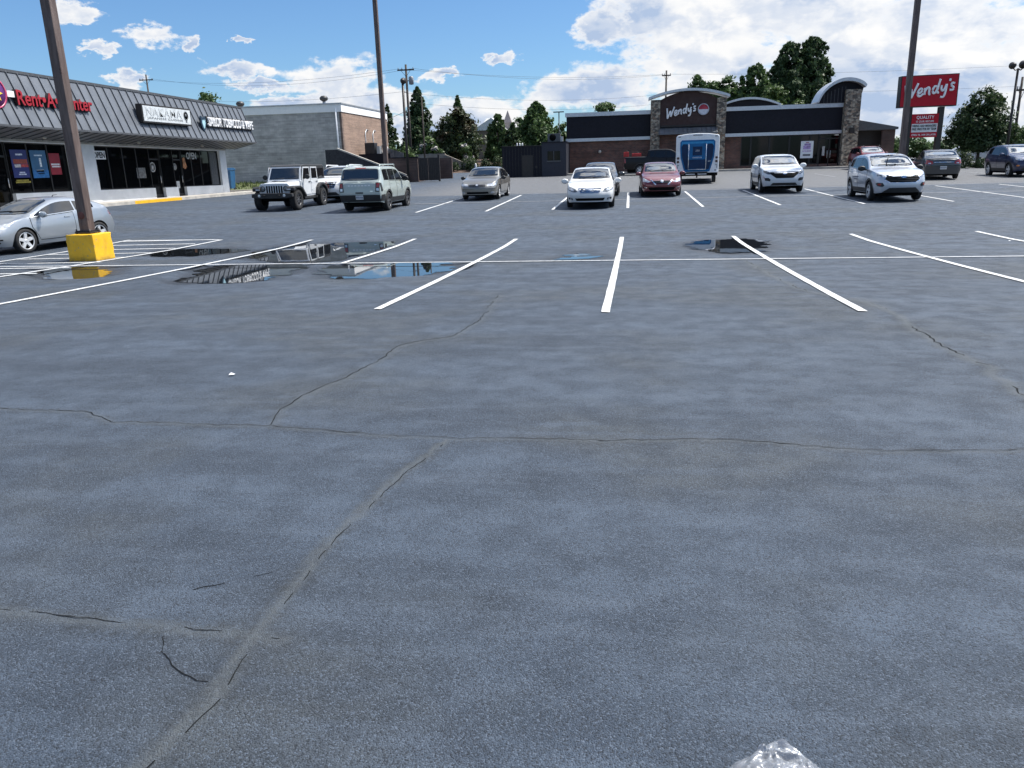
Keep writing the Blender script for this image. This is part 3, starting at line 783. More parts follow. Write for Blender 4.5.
        d = {'front': (0, -1, 0), 'rear': (0, 1, 0), 'left': (1, 0, 0), 'right': (-1, 0, 0), 'top': (0, 0, 1)}[view]
        for f in bm.faces:
            f.normal_update()
            if f.normal.dot(Vector(d)) < 0: f.normal_flip()
            f.smooth = True
        me = bpy.data.meshes.new(name); bm.to_mesh(me); bm.free()
        return link(name, me, mat, parent or s.root)
    def mirrored(s, name, poly, view, mat, **k):
        a = s.patch(name, poly, view, mat, **k); b = s.patch(name, [(-x, z) for x, z in poly][::-1], view, mat, **k); return a, b
    def both(s, name, poly, mat, **k):
        return s.patch(name, poly, 'left', mat, **k), s.patch(name, poly, 'right', mat, **k)
    def hw(s, st, z):      # half width of the greenhouse at station st, height z
        B = min(s.B(st), s.T(st)-.05); return s.side(st, B)-max(0, z-B)*s.tum-.02
    def glasshouse(s, ws, rs, side, pillars, wf=.93, rear=True):
        """ws=(z0,z1) windshield heights, rs rear window heights, side=(s0,s1,drop) span of the side glass, pillars: list of s"""
        P = s.P; L = s.L
        def st_at(z, lo, hi):
            best = lo; bd = 9
            for i in range(60):
                q = lo+(hi-lo)*i/59
                if abs(s.T(q)-z) < bd: bd = abs(s.T(q)-z); best = q
            return best
        mid = P['apex']
        for nm, (z0, z1), a, b, vw in (('windshield', ws, 0, mid, 'front'), ('rear_window', rs, L, mid, 'rear')):
            if z0 is None: continue
            pl = []
            N = 8
            for k in range(N+1):
                z = z0+(z1-z0)*k/N; q = st_at(z, a, b); pl.append(((s.hw(q, z-.02))*wf-.015, z))
            pl[0] = (pl[0][0]-.03, pl[0][1]+.01); pl[-1] = (pl[-1][0]-.03, pl[-1][1]-.01)
            crown = [(pl[-1][0]*t, z1+.018*(1-t*t)) for t in (.6, .2, -.2, -.6)]; foot = [(-pl[0][0]*t, z0-.012*(1-t*t)) for t in (.6, .2, -.2, -.6)]
            poly = pl+crown+[(-x, z) for x, z in pl[::-1]]+foot
            border = [(x*1.018, z+(.015 if z > (z0+z1)/2 else -.012)) for x, z in poly]
            f = s.patch(nm+'_seal', border, vw, M_BLACKTRIM, off=.003)
            g = s.patch(nm, poly, vw, P.get('wglass', M_GLASS) if nm == 'windshield' else M_GLASS, off=.006, step=.07)
            f.parent = g
        s0, s1, drop = side
        cuts = [s0]+pillars+[s1]
        for i, (a, b) in enumerate(zip(cuts[:-1], cuts[1:])):
            a += .025 if i else 0; b -= .025 if i < len(cuts)-2 else 0
            N = 8; lo = []; up = []
            for k in range(N+1):
                q = a+(b-a)*k/N; zb = s.B(q)+.035; zt = s.T(q)-drop
                lo.append((q-L/2, zb)); up.append((q-L/2, max(zt, zb+.004)))
            s.both('side_window', lo+up[::-1], P.get('sglass', M_SIDEGLASS), off=.005)
        # shallow painted pillars stay; one dark surround behind the glass line
    def doors(s, cuts, z0=.0, seam=True, handle_mat=None):
        L = s.L; hm = handle_mat or s.paint
        for a, b in zip(cuts[:-1], cuts[1:]):
            def outline(e):
                lo, up = [], []
                for k in range(7):
                    q = a+(b-a)*k/6; q = min(max(q, a+e), b-e)
                    zl = max(s.sill+.10, s.ylow(q)+.05 if s.ylow(q) > s.sill+.05 else 0)+e; lo.append((q-L/2, zl)); up.append((q-L/2, s.B(q)+.012-e))
                return lo+up[::-1]
            if seam: s.both('door_seal', outline(.0), M_DARK, off=.0025)
            ds = s.both('door', outline(.016), s.paint, off=.0055)
            for sg, d in zip((1, -1), ds):
                q = b-.24; z = s.B(q)-.10; x = s.side(q, z)*sg
                m = MB(); m.box(x-.018, x+.022, q-L/2-.09, q-L/2+.09, z-.016, z+.016, bev=.008)
                m.build('handle', hm, d, smooth=True)
    def mirrors(s, st, dz=.07, mat=None, size=1.0):
        for sg in (1, -1):
            z = s.B(st)+dz; x = s.hw(st, s.B(st))*sg
            m = MB(); c = Vector((x+sg*.155*size, st-s.L/2, z))
            prof = [(.01, -.05), (.062, -.045), (.085, -.01), (.08, .035), (.072, .045)]
            m.lathe([(r*size, t*size) for r, t in prof], 'y', (0, 0, 0), seg=16)
            for v in m.bm.verts: v.co = Vector((v.co.x*1.45, v.co.y, v.co.z))+c
            m.tube([(x-sg*.02, st-s.L/2, z-.05), (x+sg*.08, st-s.L/2, z-.03)], .022, 6)
            o = m.build('side_mirror', mat or s.paint, s.root, smooth=True)
            g = MB(); g.box(c.x-.095*size, c.x+.095*size, c.y+.047*size, c.y+.052*size, z-.055*size, z+.055*size); g.build('mirror_glass', M_SIDEGLASS, o)
    def wipers(s, z):
        m = MB()
        for x0, x1 in ((-.50, .12), (.06, .62)):
            pts = []
            for k in range(5):
                x = x0+(x1-x0)*k/4; hit, nrm, _, _ = s.bvh.ray_cast(Vector((x, -9, z+.015+.02*k/4)), Vector((0, 1, 0)))
                if hit: pts.append(hit+Vector((0, -.012, .012)))
            if len(pts) > 1: m.tube(pts, .009, 5)
        if len(m.bm.verts): m.build('wipers', M_BLACKTRIM, s.root)
    def plate(s, view, z, ink='DRW-4183', x=0.0):
        pl = s.patch('number_plate', [(x-.155, z-.078), (x+.155, z-.078), (x+.155, z+.078), (x-.155, z+.078)], view, M_PLATE, off=.030, step=.4)
        k = s.P.get('plate_bars', 6)
        for i in range(k):
            a = x-.12+i*.24/(k-1)
            s.patch('plate_characters', [(a-.013, z-.035), (a+.013, z-.035), (a+.013, z+.04), (a-.013, z+.04)], view, M_PLATEINK, off=.033, step=.4, parent=pl)
    def cladding(s, h=.10, mat=None):
        """black arch mouldings and sills of a crossover"""
        mat = mat or M_BLACKTRIM; L = s.L
        for a in s.ax:
            zc = s.r-.012; ra = s.r+.046; ring = []
            lo = math.asin((s.sill+.03-zc)/ra) if s.sill+.03 < zc+ra else 0
            N = 18; ins, outs = [], []
            for k in range(N+1):
                t = lo+(math.pi-2*lo)*k/N
                ins.append((a+ra*math.cos(t)-L/2, zc+ra*math.sin(t)+.004)); outs.append((a+(ra+.075)*math.cos(t)-L/2, zc+(ra+.075)*math.sin(t)))
            s.both('arch_moulding', ins+outs[::-1], mat, off=.009, step=.12)
        x0, x1 = s.ax[0]+s.r+.05-L/2, s.ax[1]-s.r-.05-L/2
        s.both('sill_moulding', [(x0, s.sill+.02), (x1, s.sill+.02), (x1, s.sill+h+.09), (x0, s.sill+h+.09)], mat, off=.009, step=.2)
def oval(cx, cz, rx, rz, n=18, p=1.0):
    out = []
    for k in range(n):
        a = 2*math.pi*k/n; c, s_ = math.cos(a), math.sin(a)
        out.append((cx+rx*math.copysign(abs(c)**p, c), cz+rz*math.copysign(abs(s_)**p, s_)))
    return out

SEDAN = dict(L=4.83, W=1.82, wb=2.78, fo=.94, r=.325, sill=.20, apex=2.65, tum=.36,
  top=[(0,.70),(.04,.745),(.12,.79),(.35,.86),(.9,.955),(1.25,1.00),(1.38,1.045),(2.12,1.40),(2.35,1.45),(2.65,1.475),(3.1,1.465),(3.45,1.41),(4.15,1.12),(4.3,1.09),(4.68,1.065),(4.80,1.02),(4.83,.97)],
  belt=[(0,.66),(.3,.80),(1.0,.89),(2.0,.925),(3.2,.955),(4.2,.985),(4.83,.90)])
SUV = dict(L=4.55, W=1.85, wb=2.70, fo=.90, r=.355, sill=.27, apex=2.6, tum=.30, rr=.10,
  top=[(0,.90),(.04,.95),(.14,1.0),(.45,1.075),(.95,1.145),(1.12,1.17),(1.24,1.21),(1.95,1.575),(2.2,1.64),(2.6,1.68),(3.2,1.675),(3.75,1.625),(4.05,1.57),(4.33,1.22),(4.47,1.12),(4.55,1.0)],
  belt=[(0,.84),(.3,.96),(1.0,1.055),(2.0,1.09),(3.2,1.13),(4.0,1.18),(4.4,1.12),(4.55,.95)], nose=(.55, .10, .07), tail=(.6, .03, .08))
# ------------------------------------------------------------------ the cars themselves
P_WHITE = paint('pearl_white_paint', (.67,.67,.66)); P_WHITE2 = paint('plain_white_paint', (.64,.66,.68))
P_SILVER = paint('silver_paint', (.36,.39,.42), .6, .30); P_GOLD = paint('champagne_paint', (.235,.225,.20), .55, .32)
P_RED = paint('wine_red_paint', (.135,.009,.017), .25, .28, .5); P_SAGE = paint('sage_green_paint', (.40,.45,.42), .15, .34)
P_CHAR = paint('charcoal_paint', (.035,.040,.046), .3, .3, .35); P_NAVY = paint('navy_paint', (.014,.022,.070), .3, .28, .35)
P_BLACK = simple('black_truck_paint', (.005,.005,.006), .35, spec=.35); P_BRIGHTRED = paint('red_paint', (.20,.014,.014), .1, .3)
P_PALESILVER = paint('pale_silver_paint', (.50,.53,.58), .4, .30)

def cfg(base, **k):
    d = dict(base); d.update(k); return d

def grille_bars(c, z0, z1, w0, w1, n, mat, dark=M_DARK, frame=None):
    """trapezoid grille on the nose with n slim bars"""
    poly = [(-w0, z0), (w0, z0), (w1, z1), (-w1, z1)]
    g = c.patch('grille', poly, 'front', dark, off=.008, step=.12)
    for i in range(n):
        f = (i+.7)/(n+.4); z = z0+(z1-z0)*f; w = w0+(w1-w0)*f-.02
        c.patch('grille_bar', [(-w, z-.009), (w, z-.009), (w, z+.009), (-w, z+.009)], 'front', mat, off=.018, step=.12, parent=g)
    if frame:
        e = .022
        for q in ([(-w1-e, z1), (w1+e, z1), (w1+e, z1+e), (-w1-e, z1+e)], [(-w0-e, z0-e), (w0+e, z0-e), (w0+e, z0), (-w0-e, z0)]):
            c.patch('grille_frame', q, 'front', frame, off=.014, step=.12, parent=g)
        for sg in (1, -1):
            c.patch('grille_frame', [(sg*w0, z0-e), (sg*(w0+e), z0-e), (sg*(w1+e), z1+e), (sg*w1, z1+e)], 'front', frame, off=.014, step=.12, parent=g)
    return g

def coupe_hatch(x, y, rz):
    P = dict(L=4.08, W=1.76, wb=2.435, fo=.90, r=.318, sill=.19, apex=2.2, tum=.40, rim=.225, spokes=5, tw=.20,
      top=[(0,.62),(.04,.66),(.14,.715),(.4,.80),(.75,.89),(1.0,.955),(1.12,1.0),(1.75,1.275),(2.0,1.35),(2.25,1.385),(2.5,1.39),(2.9,1.355),(3.4,1.24),(3.72,1.14),(3.86,1.075),(3.98,.95),(4.08,.80)],
      belt=[(0,.58),(.3,.71),(.9,.86),(1.6,.905),(2.4,.955),(3.2,1.01),(3.8,1.02),(4.08,.78)], nose=(.42,.12,.06), tail=(.5,.08,.12), bulge=(.22, .10))
    c = Car('hatchback_coupe', 'silver two-door hatchback coupe parked behind the yellow pole base', (x, y, G(x, y)), rz, P, P_SILVER, 'car')
    c.glasshouse((1.00, 1.335), (1.09, 1.31), (1.28, 3.28, .125), [2.62])
    c.doors([1.12, 2.52]); c.mirrors(1.42, .06); c.wipers(1.02)
    c.mirrored('headlight', [(.50,.60),(.62,.585),(.83,.66),(.80,.775),(.70,.775),(.54,.68)], 'front', M_LAMP, off=.006)
    for h in c.both('headlight_housing', [(-1.86,.635),(-1.62,.70),(-1.36,.785),(-1.42,.80),(-1.66,.765),(-1.86,.70)], M_LAMP, off=.005): pass
    c.patch('grille', [(-.50,.46),(.50,.46),(.46,.545),(-.46,.545)], 'front', M_DARK, off=.006)
    c.patch('lower_intake', [(-.60,.23),(.60,.23),(.66,.40),(-.66,.40)], 'front', M_BLACKTRIM, off=.006)
    c.mirrored('fog_lamp_recess', [(.66,.26),(.80,.30),(.80,.40),(.70,.38)], 'front', M_DARK, off=.007)
    c.patch('badge', oval(0,.565,.05,.03), 'front', M_CHROME, off=.012)
    c.both('lower_crease', [(-.75,.305),(.9,.40),(.9,.435),(-.75,.325)], P_SILVER, off=.016, step=.2)
    c.mirrored('tail_light', [(.48,.78),(.80,.80),(.80,.92),(.50,.88)], 'rear', M_TAIL)
    c.plate('rear', .62)
    m = MB(); m.tube([(0, .62, 1.375), (0, .66, 1.42), (0, .80, 1.43)], [.012, .012, .006], 6); m.build('roof_antenna', M_BLACKTRIM, c.root)

def champagne_sedan(x, y, rz):
    P = cfg(SEDAN, L=4.80, W=1.80, wb=2.72, fo=.95, spokes=7, rim=.205)
    c = Car('sedan', 'champagne beige sedan facing the camera, alone left of the dark annex', (x, y, G(x, y)), rz, P, P_GOLD, 'car')
    c.glasshouse((1.06, 1.40), (1.14, 1.40), (1.42, 3.72, .12), [2.45, 3.32])
    c.doors([1.24, 2.42, 3.40]); c.mirrors(1.52, .05, M_BLACKTRIM); c.wipers(1.06)
    c.mirrored('headlight', [(.44,.60),(.80,.63),(.84,.735),(.62,.735),(.46,.70)], 'front', M_LAMP, off=.006)
    grille_bars(c, .585, .685, .35, .41, 3, M_DARKALLOY, M_DARK, P_GOLD)
    c.patch('badge', oval(0,.65,.06,.04), 'front', M_CHROME, off=.024)
    c.patch('lower_intake', [(-.52,.27),(.52,.27),(.50,.36),(-.50,.36)], 'front', M_DARK, off=.006)
    c.mirrored('fog_lamp', [(.60,.29),(.76,.31),(.76,.37),(.62,.36)], 'front', M_LAMP, off=.007)
    c.patch('bumper_line', [(-.80,.49),(.80,.49),(.80,.505),(-.80,.505)], 'front', M_DARK, off=.004)
    c.mirrored('tail_light', [(.46,.80),(.80,.80),(.80,.95),(.50,.93)], 'rear', M_TAIL); c.plate('rear', .72)

def white_sedan(x, y, rz):
    P = cfg(SEDAN, L=5.0, W=1.85, wb=2.82, fo=1.0, spokes=10, rim=.22, r=.335)
    c = Car('sedan', 'white full-size sedan with slatted chrome grille, a dark sedan close behind it', (x, y, G(x, y)), rz, P, P_WHITE, 'car')
    c.glasshouse((1.06, 1.405), (1.14, 1.40), (1.42, 3.80, .12), [2.48, 3.40])
    c.doors([1.26, 2.45, 3.48]); c.mirrors(1.50, .06, size=1.15); c.wipers(1.06)
    c.mirrored('headlight', [(.47,.60),(.60,.585),(.83,.66),(.85,.775),(.72,.765),(.54,.70)], 'front', M_LAMPDARK, off=.006)
    c.mirrored('headlight_lens', [(.62,.62),(.80,.68),(.81,.745),(.70,.735),(.60,.68)], 'front', M_LAMP, off=.010)
    grille_bars(c, .575, .70, .33, .42, 4, M_CHROME, M_DARK, M_CHROME)
    c.patch('badge', oval(0,.655,.075,.048), 'front', M_CHROME, off=.03)
    c.patch('lower_intake', [(-.50,.275),(.50,.275),(.56,.375),(-.56,.375)], 'front', M_DARK, off=.006)
    c.mirrored('fog_lamp_recess', [(.63,.30),(.80,.33),(.80,.40),(.66,.385)], 'front', M_DARK, off=.006)
    c.mirrored('fog_lamp', oval(.71,.35,.038,.030), 'front', M_LAMP, off=.012)
    c.mirrored('tail_light', [(.46,.82),(.80,.82),(.82,.97),(.50,.95)], 'rear', M_TAIL); c.plate('rear', .74)

def grey_sedan_behind(x, y, rz):
    P = cfg(SEDAN, L=4.85, W=1.84, spokes=6)
    P['top'] = [(a, b+.05 if a > .5 else b) for a, b in SEDAN['top']]; P['top'][-1] = (4.85, 1.0)
    c = Car('sedan', 'dark charcoal sedan half hidden behind the white sedan', (x, y, G(x, y)), rz, P, P_CHAR, 'car')
    c.glasshouse((1.10, 1.44), (1.18, 1.44), (1.42, 3.74, .12), [2.45, 3.34])
    c.doors([1.24, 2.42, 3.42]); c.mirrors(1.50, .06, size=1.2)
    c.mirrored('headlight', [(.44,.60),(.82,.64),(.84,.76),(.60,.74)], 'front', M_LAMP, off=.006)
    grille_bars(c, .52, .70, .36, .40, 3, M_CHROME); c.plate('rear', .74)
    c.mirrored('tail_light', [(.46,.82),(.80,.82),(.82,.97),(.50,.95)], 'rear', M_TAIL)

def red_sedan(x, y, rz):
    P = cfg(SEDAN, L=4.86, W=1.83, spokes=5, rim=.22)
    c = Car('sedan', 'wine red sedan with V-shaped chrome grille left of the travel trailer', (x, y, G(x, y)), rz, P, P_RED, 'car')
    c.glasshouse((1.06, 1.40), (1.14, 1.40), (1.42, 3.72, .12), [2.45, 3.32])
    c.doors([1.24, 2.42, 3.40]); c.mirrors(1.50, .06); c.wipers(1.06)
    c.mirrored('headlight', [(.47,.64),(.60,.60),(.82,.64),(.86,.79),(.78,.80),(.62,.70)], 'front', M_LAMP, off=.006)
    g = grille_bars(c, .555, .675, .24, .44, 2, M_DARKALLOY)
    for sg in (1, -1):
        c.patch('chrome_vee', [(sg*.50,.715),(sg*.45,.715),(sg*.27,.555),(sg*.24,.50),(sg*.30,.50)], 'front', M_CHROME, off=.016, parent=g)
    c.patch('badge', oval(0,.645,.065,.065), 'front', M_CHROME, off=.03)
    c.patch('lower_intake', [(-.52,.26),(.52,.26),(.60,.40),(-.60,.40)], 'front', M_DARK, off=.006)
    c.mirrored('fog_lamp', [(.64,.36),(.80,.40),(.79,.435),(.66,.40)], 'front', M_CHROME, off=.008)
    c.mirrored('tail_light', [(.46,.82),(.80,.82),(.82,.97),(.50,.95)], 'rear', M_TAIL); c.plate('rear', .72)

def white_crossover(x, y, rz):
    P = cfg(SUV, L=4.80, W=1.90, wb=2.86, fo=.92, r=.375, spokes=6, rim=.265, plan=[(0,.70),(.05,.80),(.16,.885),(.38,.955),(.85,.99),(1.5,1),(3.5,1),(4.2,.97),(4.58,.92),(4.74,.85),(4.80,.76)])
    P['top'] = [(a*4.8/4.55, b-.02) for a, b in SUV['top']]; P['belt'] = [(a*4.8/4.55, b) for a, b in SUV['belt']]
    c = Car('crossover', 'white crossover with wide dark shield grille in front of the poster window', (x, y, G(x, y)), rz, P, P_WHITE2, 'SUV')
    c.glasshouse((1.21, 1.595), (1.25, 1.53), (1.48, 4.02, .135), [2.62, 3.55])
    c.doors([1.32, 2.58, 3.62]); c.mirrors(1.62, .07, size=1.2); c.wipers(1.22); c.cladding(.08)
    c.mirrored('headlight', [(.56,.80),(.68,.79),(.90,.90),(.87,.965),(.74,.945),(.60,.875)], 'front', M_LAMPDARK, off=.006)
    c.mirrored('running_lamp', [(.80,.60),(.87,.64),(.905,.86),(.86,.85)], 'front', M_LAMP, off=.007)
    g = c.patch('grille', [(-.36,.63),(.36,.63),(.58,.80),(.60,.885),(-.60,.885),(-.58,.80)], 'front', M_DARK, off=.008)
    for z, w in ((.68,.40),(.73,.46),(.78,.52),(.83,.56)): c.patch('grille_bar', [(-w,z-.006),(w,z-.006),(w,z+.006),(-w,z+.006)], 'front', M_BLACKTRIM, off=.014, parent=g)
    c.patch('badge', [(-.10,.845),(-.05,.785),(.05,.785),(.10,.845),(.085,.87),(-.085,.87)], 'front', M_CHROME, off=.022)
    c.mirrored('side_intake', [(.60,.50),(.80,.53),(.82,.645),(.66,.645),(.58,.58)], 'front', M_BLACKTRIM, off=.007)
    c.patch('lower_intake', [(-.62,.28),(.62,.28),(.48,.43),(-.48,.43)], 'front', M_BLACKTRIM, off=.007)
    c.patch('skid_plate', [(-.40,.28),(.40,.28),(.36,.325),(-.36,.325)], 'front', M_ALLOY, off=.016)
    c.mirrored('tail_light', [(.68,.80),(.86,.80),(.84,1.20),(.74,1.16)], 'rear', M_TAIL); c.plate('rear', .62)

def silver_suv(x, y, rz):
    P = cfg(SUV, L=4.52, W=1.84, wb=2.69, fo=.90, r=.350, spokes=5, rim=.235)
    c = Car('compact_suv', 'pale silver compact SUV with black lettering on its door and blue-lit side', (x, y, G(x, y)), rz, P, P_PALESILVER, 'SUV')
    c.root['label'] = 'pale silver compact SUV with dark lettering on its door, right of the white crossover'
    c.glasshouse((1.225, 1.60), (1.25, 1.54), (1.42, 3.92, .14), [2.48, 3.40])
    c.doors([1.26, 2.45, 3.42]); c.mirrors(1.55, .07, M_BLACKTRIM, size=1.15); c.wipers(1.24); c.cladding(.09)
    c.mirrored('headlight', [(.56,.86),(.66,.835),(.89,.885),(.88,.985),(.76,.97),(.62,.915)], 'front', M_LAMP, off=.006)
    c.mirrored('headlight_core', [(.66,.868),(.80,.905),(.80,.94),(.70,.92)], 'front', M_LAMPDARK, off=.010)
    hexa = [(-.42,.66),(.42,.66),(.585,.765),(.52,.905),(-.52,.905),(-.585,.765)]
    c.patch('grille_frame', [(x*1.06, .785+(z-.785)*1.14) for x, z in hexa], 'front', M_CHROME, off=.006)
    g = c.patch('grille', hexa, 'front', M_DARK, off=.010)
    for z, w in ((.715,.48),(.775,.56),(.835,.53)): c.patch('grille_bar', [(-w,z-.013),(w,z-.013),(w,z+.013),(-w,z+.013)], 'front', M_BLACKTRIM, off=.018, parent=g)
    c.patch('badge', oval(0,.84,.095,.038), 'front', M_CHROME, off=.026)
    c.mirrored('fog_lamp_recess', [(.60,.545),(.66,.505),(.80,.53),(.835,.62),(.80,.655),(.66,.645)], 'front', M_BLACKTRIM, off=.007)
    c.mirrored('fog_lamp', oval(.745,.59,.050,.036), 'front', M_TAIL, off=.013)
    c.patch('lower_intake', [(-.66,.30),(.66,.30),(.44,.475),(-.44,.475)], 'front', M_BLACKTRIM, off=.007)
    c.mirrored('tail_light', [(.66,.92),(.84,.90),(.84,1.06),(.70,1.08)], 'rear', M_TAIL); c.plate('rear', .66)
    ink = simple('door_lettering_ink', (.08,.09,.13), .5)
    sg = c.patch('door_lettering', [(.05,.80),(.75,.815),(.75,.86),(.05,.845)], 'right', ink, off=.012)
    c.patch('door_lettering', [(.12,.72),(.68,.73),(.68,.765),(.12,.755)], 'right', ink, off=.012)
    # raised wiper arm standing off the glass, as seen in front of the windscreen
    m = MB(); hit, nrm, _, _ = c.bvh.ray_cast(Vector((-.22, -9, 1.26)), Vector((0, 1, 0)))
    if hit: m.tube([hit+Vector((0, -.02, .0)), hit+Vector((.03, .02, .20)), hit+Vector((.16, .20, .345))], [.016, .016, .018], 6); m.build('raised_wiper', M_BLACKTRIM, c.root)

def charcoal_sedan_rear(x, y, rz):
    P = cfg(SEDAN, L=5.05, W=1.89, wb=2.87, fo=1.0, r=.34, spokes=7, tum=.33, tail=(.7,.05,.07))
    P['top'] = [(a*5.05/4.83, b+.06 if a > .3 else b+.03) for a, b in SEDAN['top']]
    P['belt'] = [(a*5.05/4.83, b+.05) for a, b in SEDAN['belt']]
    c = Car('sedan', 'dark charcoal sedan seen from behind below the tall red pylon sign', (x, y, G(x, y)), rz, P, P_CHAR, 'car')
    c.glasshouse((1.12, 1.46), (1.20, 1.46), (1.46, 3.92, .12), [2.55, 3.50])
    c.doors([1.30, 2.52, 3.56]); c.mirrors(1.56, .05)
    c.mirrored('tail_light', [(.50,.79),(.66,.77),(.86,.80),(.86,.985),(.72,.985),(.54,.945)], 'rear', M_TAIL, off=.006)
    c.mirrored('reverse_lamp', [(.60,.80),(.72,.80),(.72,.85),(.60,.85)], 'rear', M_LAMP, off=.010)
    c.patch('trunk_strip', [(-.46,.86),(.46,.86),(.46,.885),(-.46,.885)], 'rear', M_CHROME, off=.008)
    c.patch('trunk_seam', [(-.70,1.03),(.70,1.03),(.70,1.036),(-.70,1.036)], 'rear', M_DARK, off=.004)
    c.patch('bumper_seam', [(-.84,.685),(.84,.685),(.84,.70),(-.84,.70)], 'rear', M_DARK, off=.005)
    c.plate('rear', .59); c.mirrored('headlight', [(.44,.66),(.82,.69),(.84,.80),(.60,.78)], 'front', M_LAMP, off=.006)
    grille_bars(c, .54, .70, .34, .38, 3, M_CHROME)

def navy_suv(x, y, rz):
    P = cfg(SUV, L=4.52, W=1.84, wb=2.69, fo=.90, r=.350, spokes=5, rim=.235)
    c = Car('compact_suv', 'dark navy SUV cut off by the right edge of the photo', (x, y, G(x, y)), rz, P, P_NAVY, 'SUV')
    c.glasshouse((1.225, 1.60), (1.25, 1.54), (1.42, 3.92, .14), [2.48, 3.40])
    c.doors([1.26, 2.45, 3.42]); c.mirrors(1.55, .07, size=1.15); c.cladding(.08)
    c.mirrored('headlight', [(.52,.84),(.66,.82),(.90,.90),(.88,1.0),(.72,.965)], 'front', M_LAMP, off=.006)
    grille_bars(c, .68, .90, .46, .50, 3, M_CHROME, M_DARK, M_CHROME)
    c.patch('lower_intake', [(-.62,.34),(.62,.34),(.48,.50),(-.48,.50)], 'front', M_BLACKTRIM, off=.007)
    c.mirrored('fog_lamp', oval(.74,.57,.06,.04), 'front', M_AMBER, off=.010)
    c.plate('front', .58); c.mirrored('tail_light', [(.66,.92),(.84,.90),(.84,1.06),(.70,1.08)], 'rear', M_TAIL)

def red_suv(x, y, rz):
    P = cfg(SUV, r=.36, spokes=5)
    c = Car('compact_suv', 'red SUV by the stone pier, only its roof showing above the silver SUV', (x, y, G(x, y)), rz, P, P_BRIGHTRED, 'SUV')
    c.glasshouse((1.225, 1.60), (1.25, 1.54), (1.42, 3.92, .14), [2.48, 3.40])
    c.doors([1.26, 2.45, 3.42]); c.mirrors(1.55, .07); c.cladding(.08)
    for sg in (1, -1):
        m = MB(); m.tube([(sg*.56, -.55, 1.63), (sg*.57, -.45, 1.71), (sg*.57, .9, 1.70), (sg*.56, 1.1, 1.62)], .022, 6); m.build('roof_rail', M_BLACKTRIM, c.root)
    c.mirrored('headlight', [(.52,.84),(.66,.82),(.90,.90),(.88,1.0),(.72,.965)], 'front', M_LAMP, off=.006)
    grille_bars(c, .68, .90, .46, .50, 3, M_CHROME)
    c.mirrored('tail_light', [(.66,.92),(.84,.90),(.84,1.06),(.70,1.08)], 'rear', M_TAIL); c.plate('rear', .66)

def white_suv_behind_jeep(x, y, rz):
    P = cfg(SUV, L=4.85, W=1.95, wb=2.85, r=.38, spokes=6, rim=.26)
    P['top'] = [(a*4.85/4.55, b+.03) for a, b in SUV['top']]; P['belt'] = [(a*4.85/4.55, b+.02) for a, b in SUV['belt']]
    c = Car('suv', 'white SUV parked nose-to-tail behind the white off-roader', (x, y, G(x, y)), rz, P, P_WHITE, 'SUV')
    c.glasshouse((1.255, 1.63), (1.28, 1.57), (1.52, 4.15, .14), [2.62, 3.60])
    c.doors([1.34, 2.58, 3.64]); c.mirrors(1.62, .07); c.cladding(.10); c.wipers(1.26)
    for sg in (1, -1):
        m = MB(); m.tube([(sg*.60, -.62, 1.62), (sg*.61, -.45, 1.75), (sg*.61, 1.15, 1.73), (sg*.60, 1.45, 1.60)], .03, 6); m.build('roof_rail', M_ALLOY, c.root)
    c.mirrored('headlight', [(.56,.84),(.66,.80),(.90,.86),(.91,1.01),(.76,1.0)], 'front', M_LAMP, off=.006)
    grille_bars(c, .66, .94, .42, .50, 3, M_CHROME, M_DARK, M_CHROME)
    c.patch('lower_intake', [(-.66,.32),(.66,.32),(.50,.48),(-.50,.48)], 'front', M_BLACKTRIM, off=.007)
    c.mirrored('fog_lamp_recess', [(.64,.50),(.86,.52),(.87,.62),(.70,.62)], 'front', M_BLACKTRIM, off=.007)
    c.mirrored('tail_light', [(.68,.92),(.86,.90),(.86,1.1),(.72,1.1)], 'rear', M_TAIL); c.plate('rear', .66)

def hedge_car(x, y, rz):
    c = Car('sedan', 'white car mostly hidden behind the hedge under the maple tree', (x, y, G(x, y)), rz, cfg(SEDAN, spokes=5), P_WHITE2, 'car')
    c.glasshouse((1.06, 1.40), (1.14, 1.40), (1.42, 3.72, .12), [2.45, 3.32]); c.doors([1.24, 2.42, 3.40]); c.mirrors(1.5, .05)
    c.mirrored('headlight', [(.44,.60),(.80,.63),(.84,.735),(.62,.735)], 'front', M_LAMP, off=.006); grille_bars(c, .56, .68, .35, .40, 2, M_CHROME)

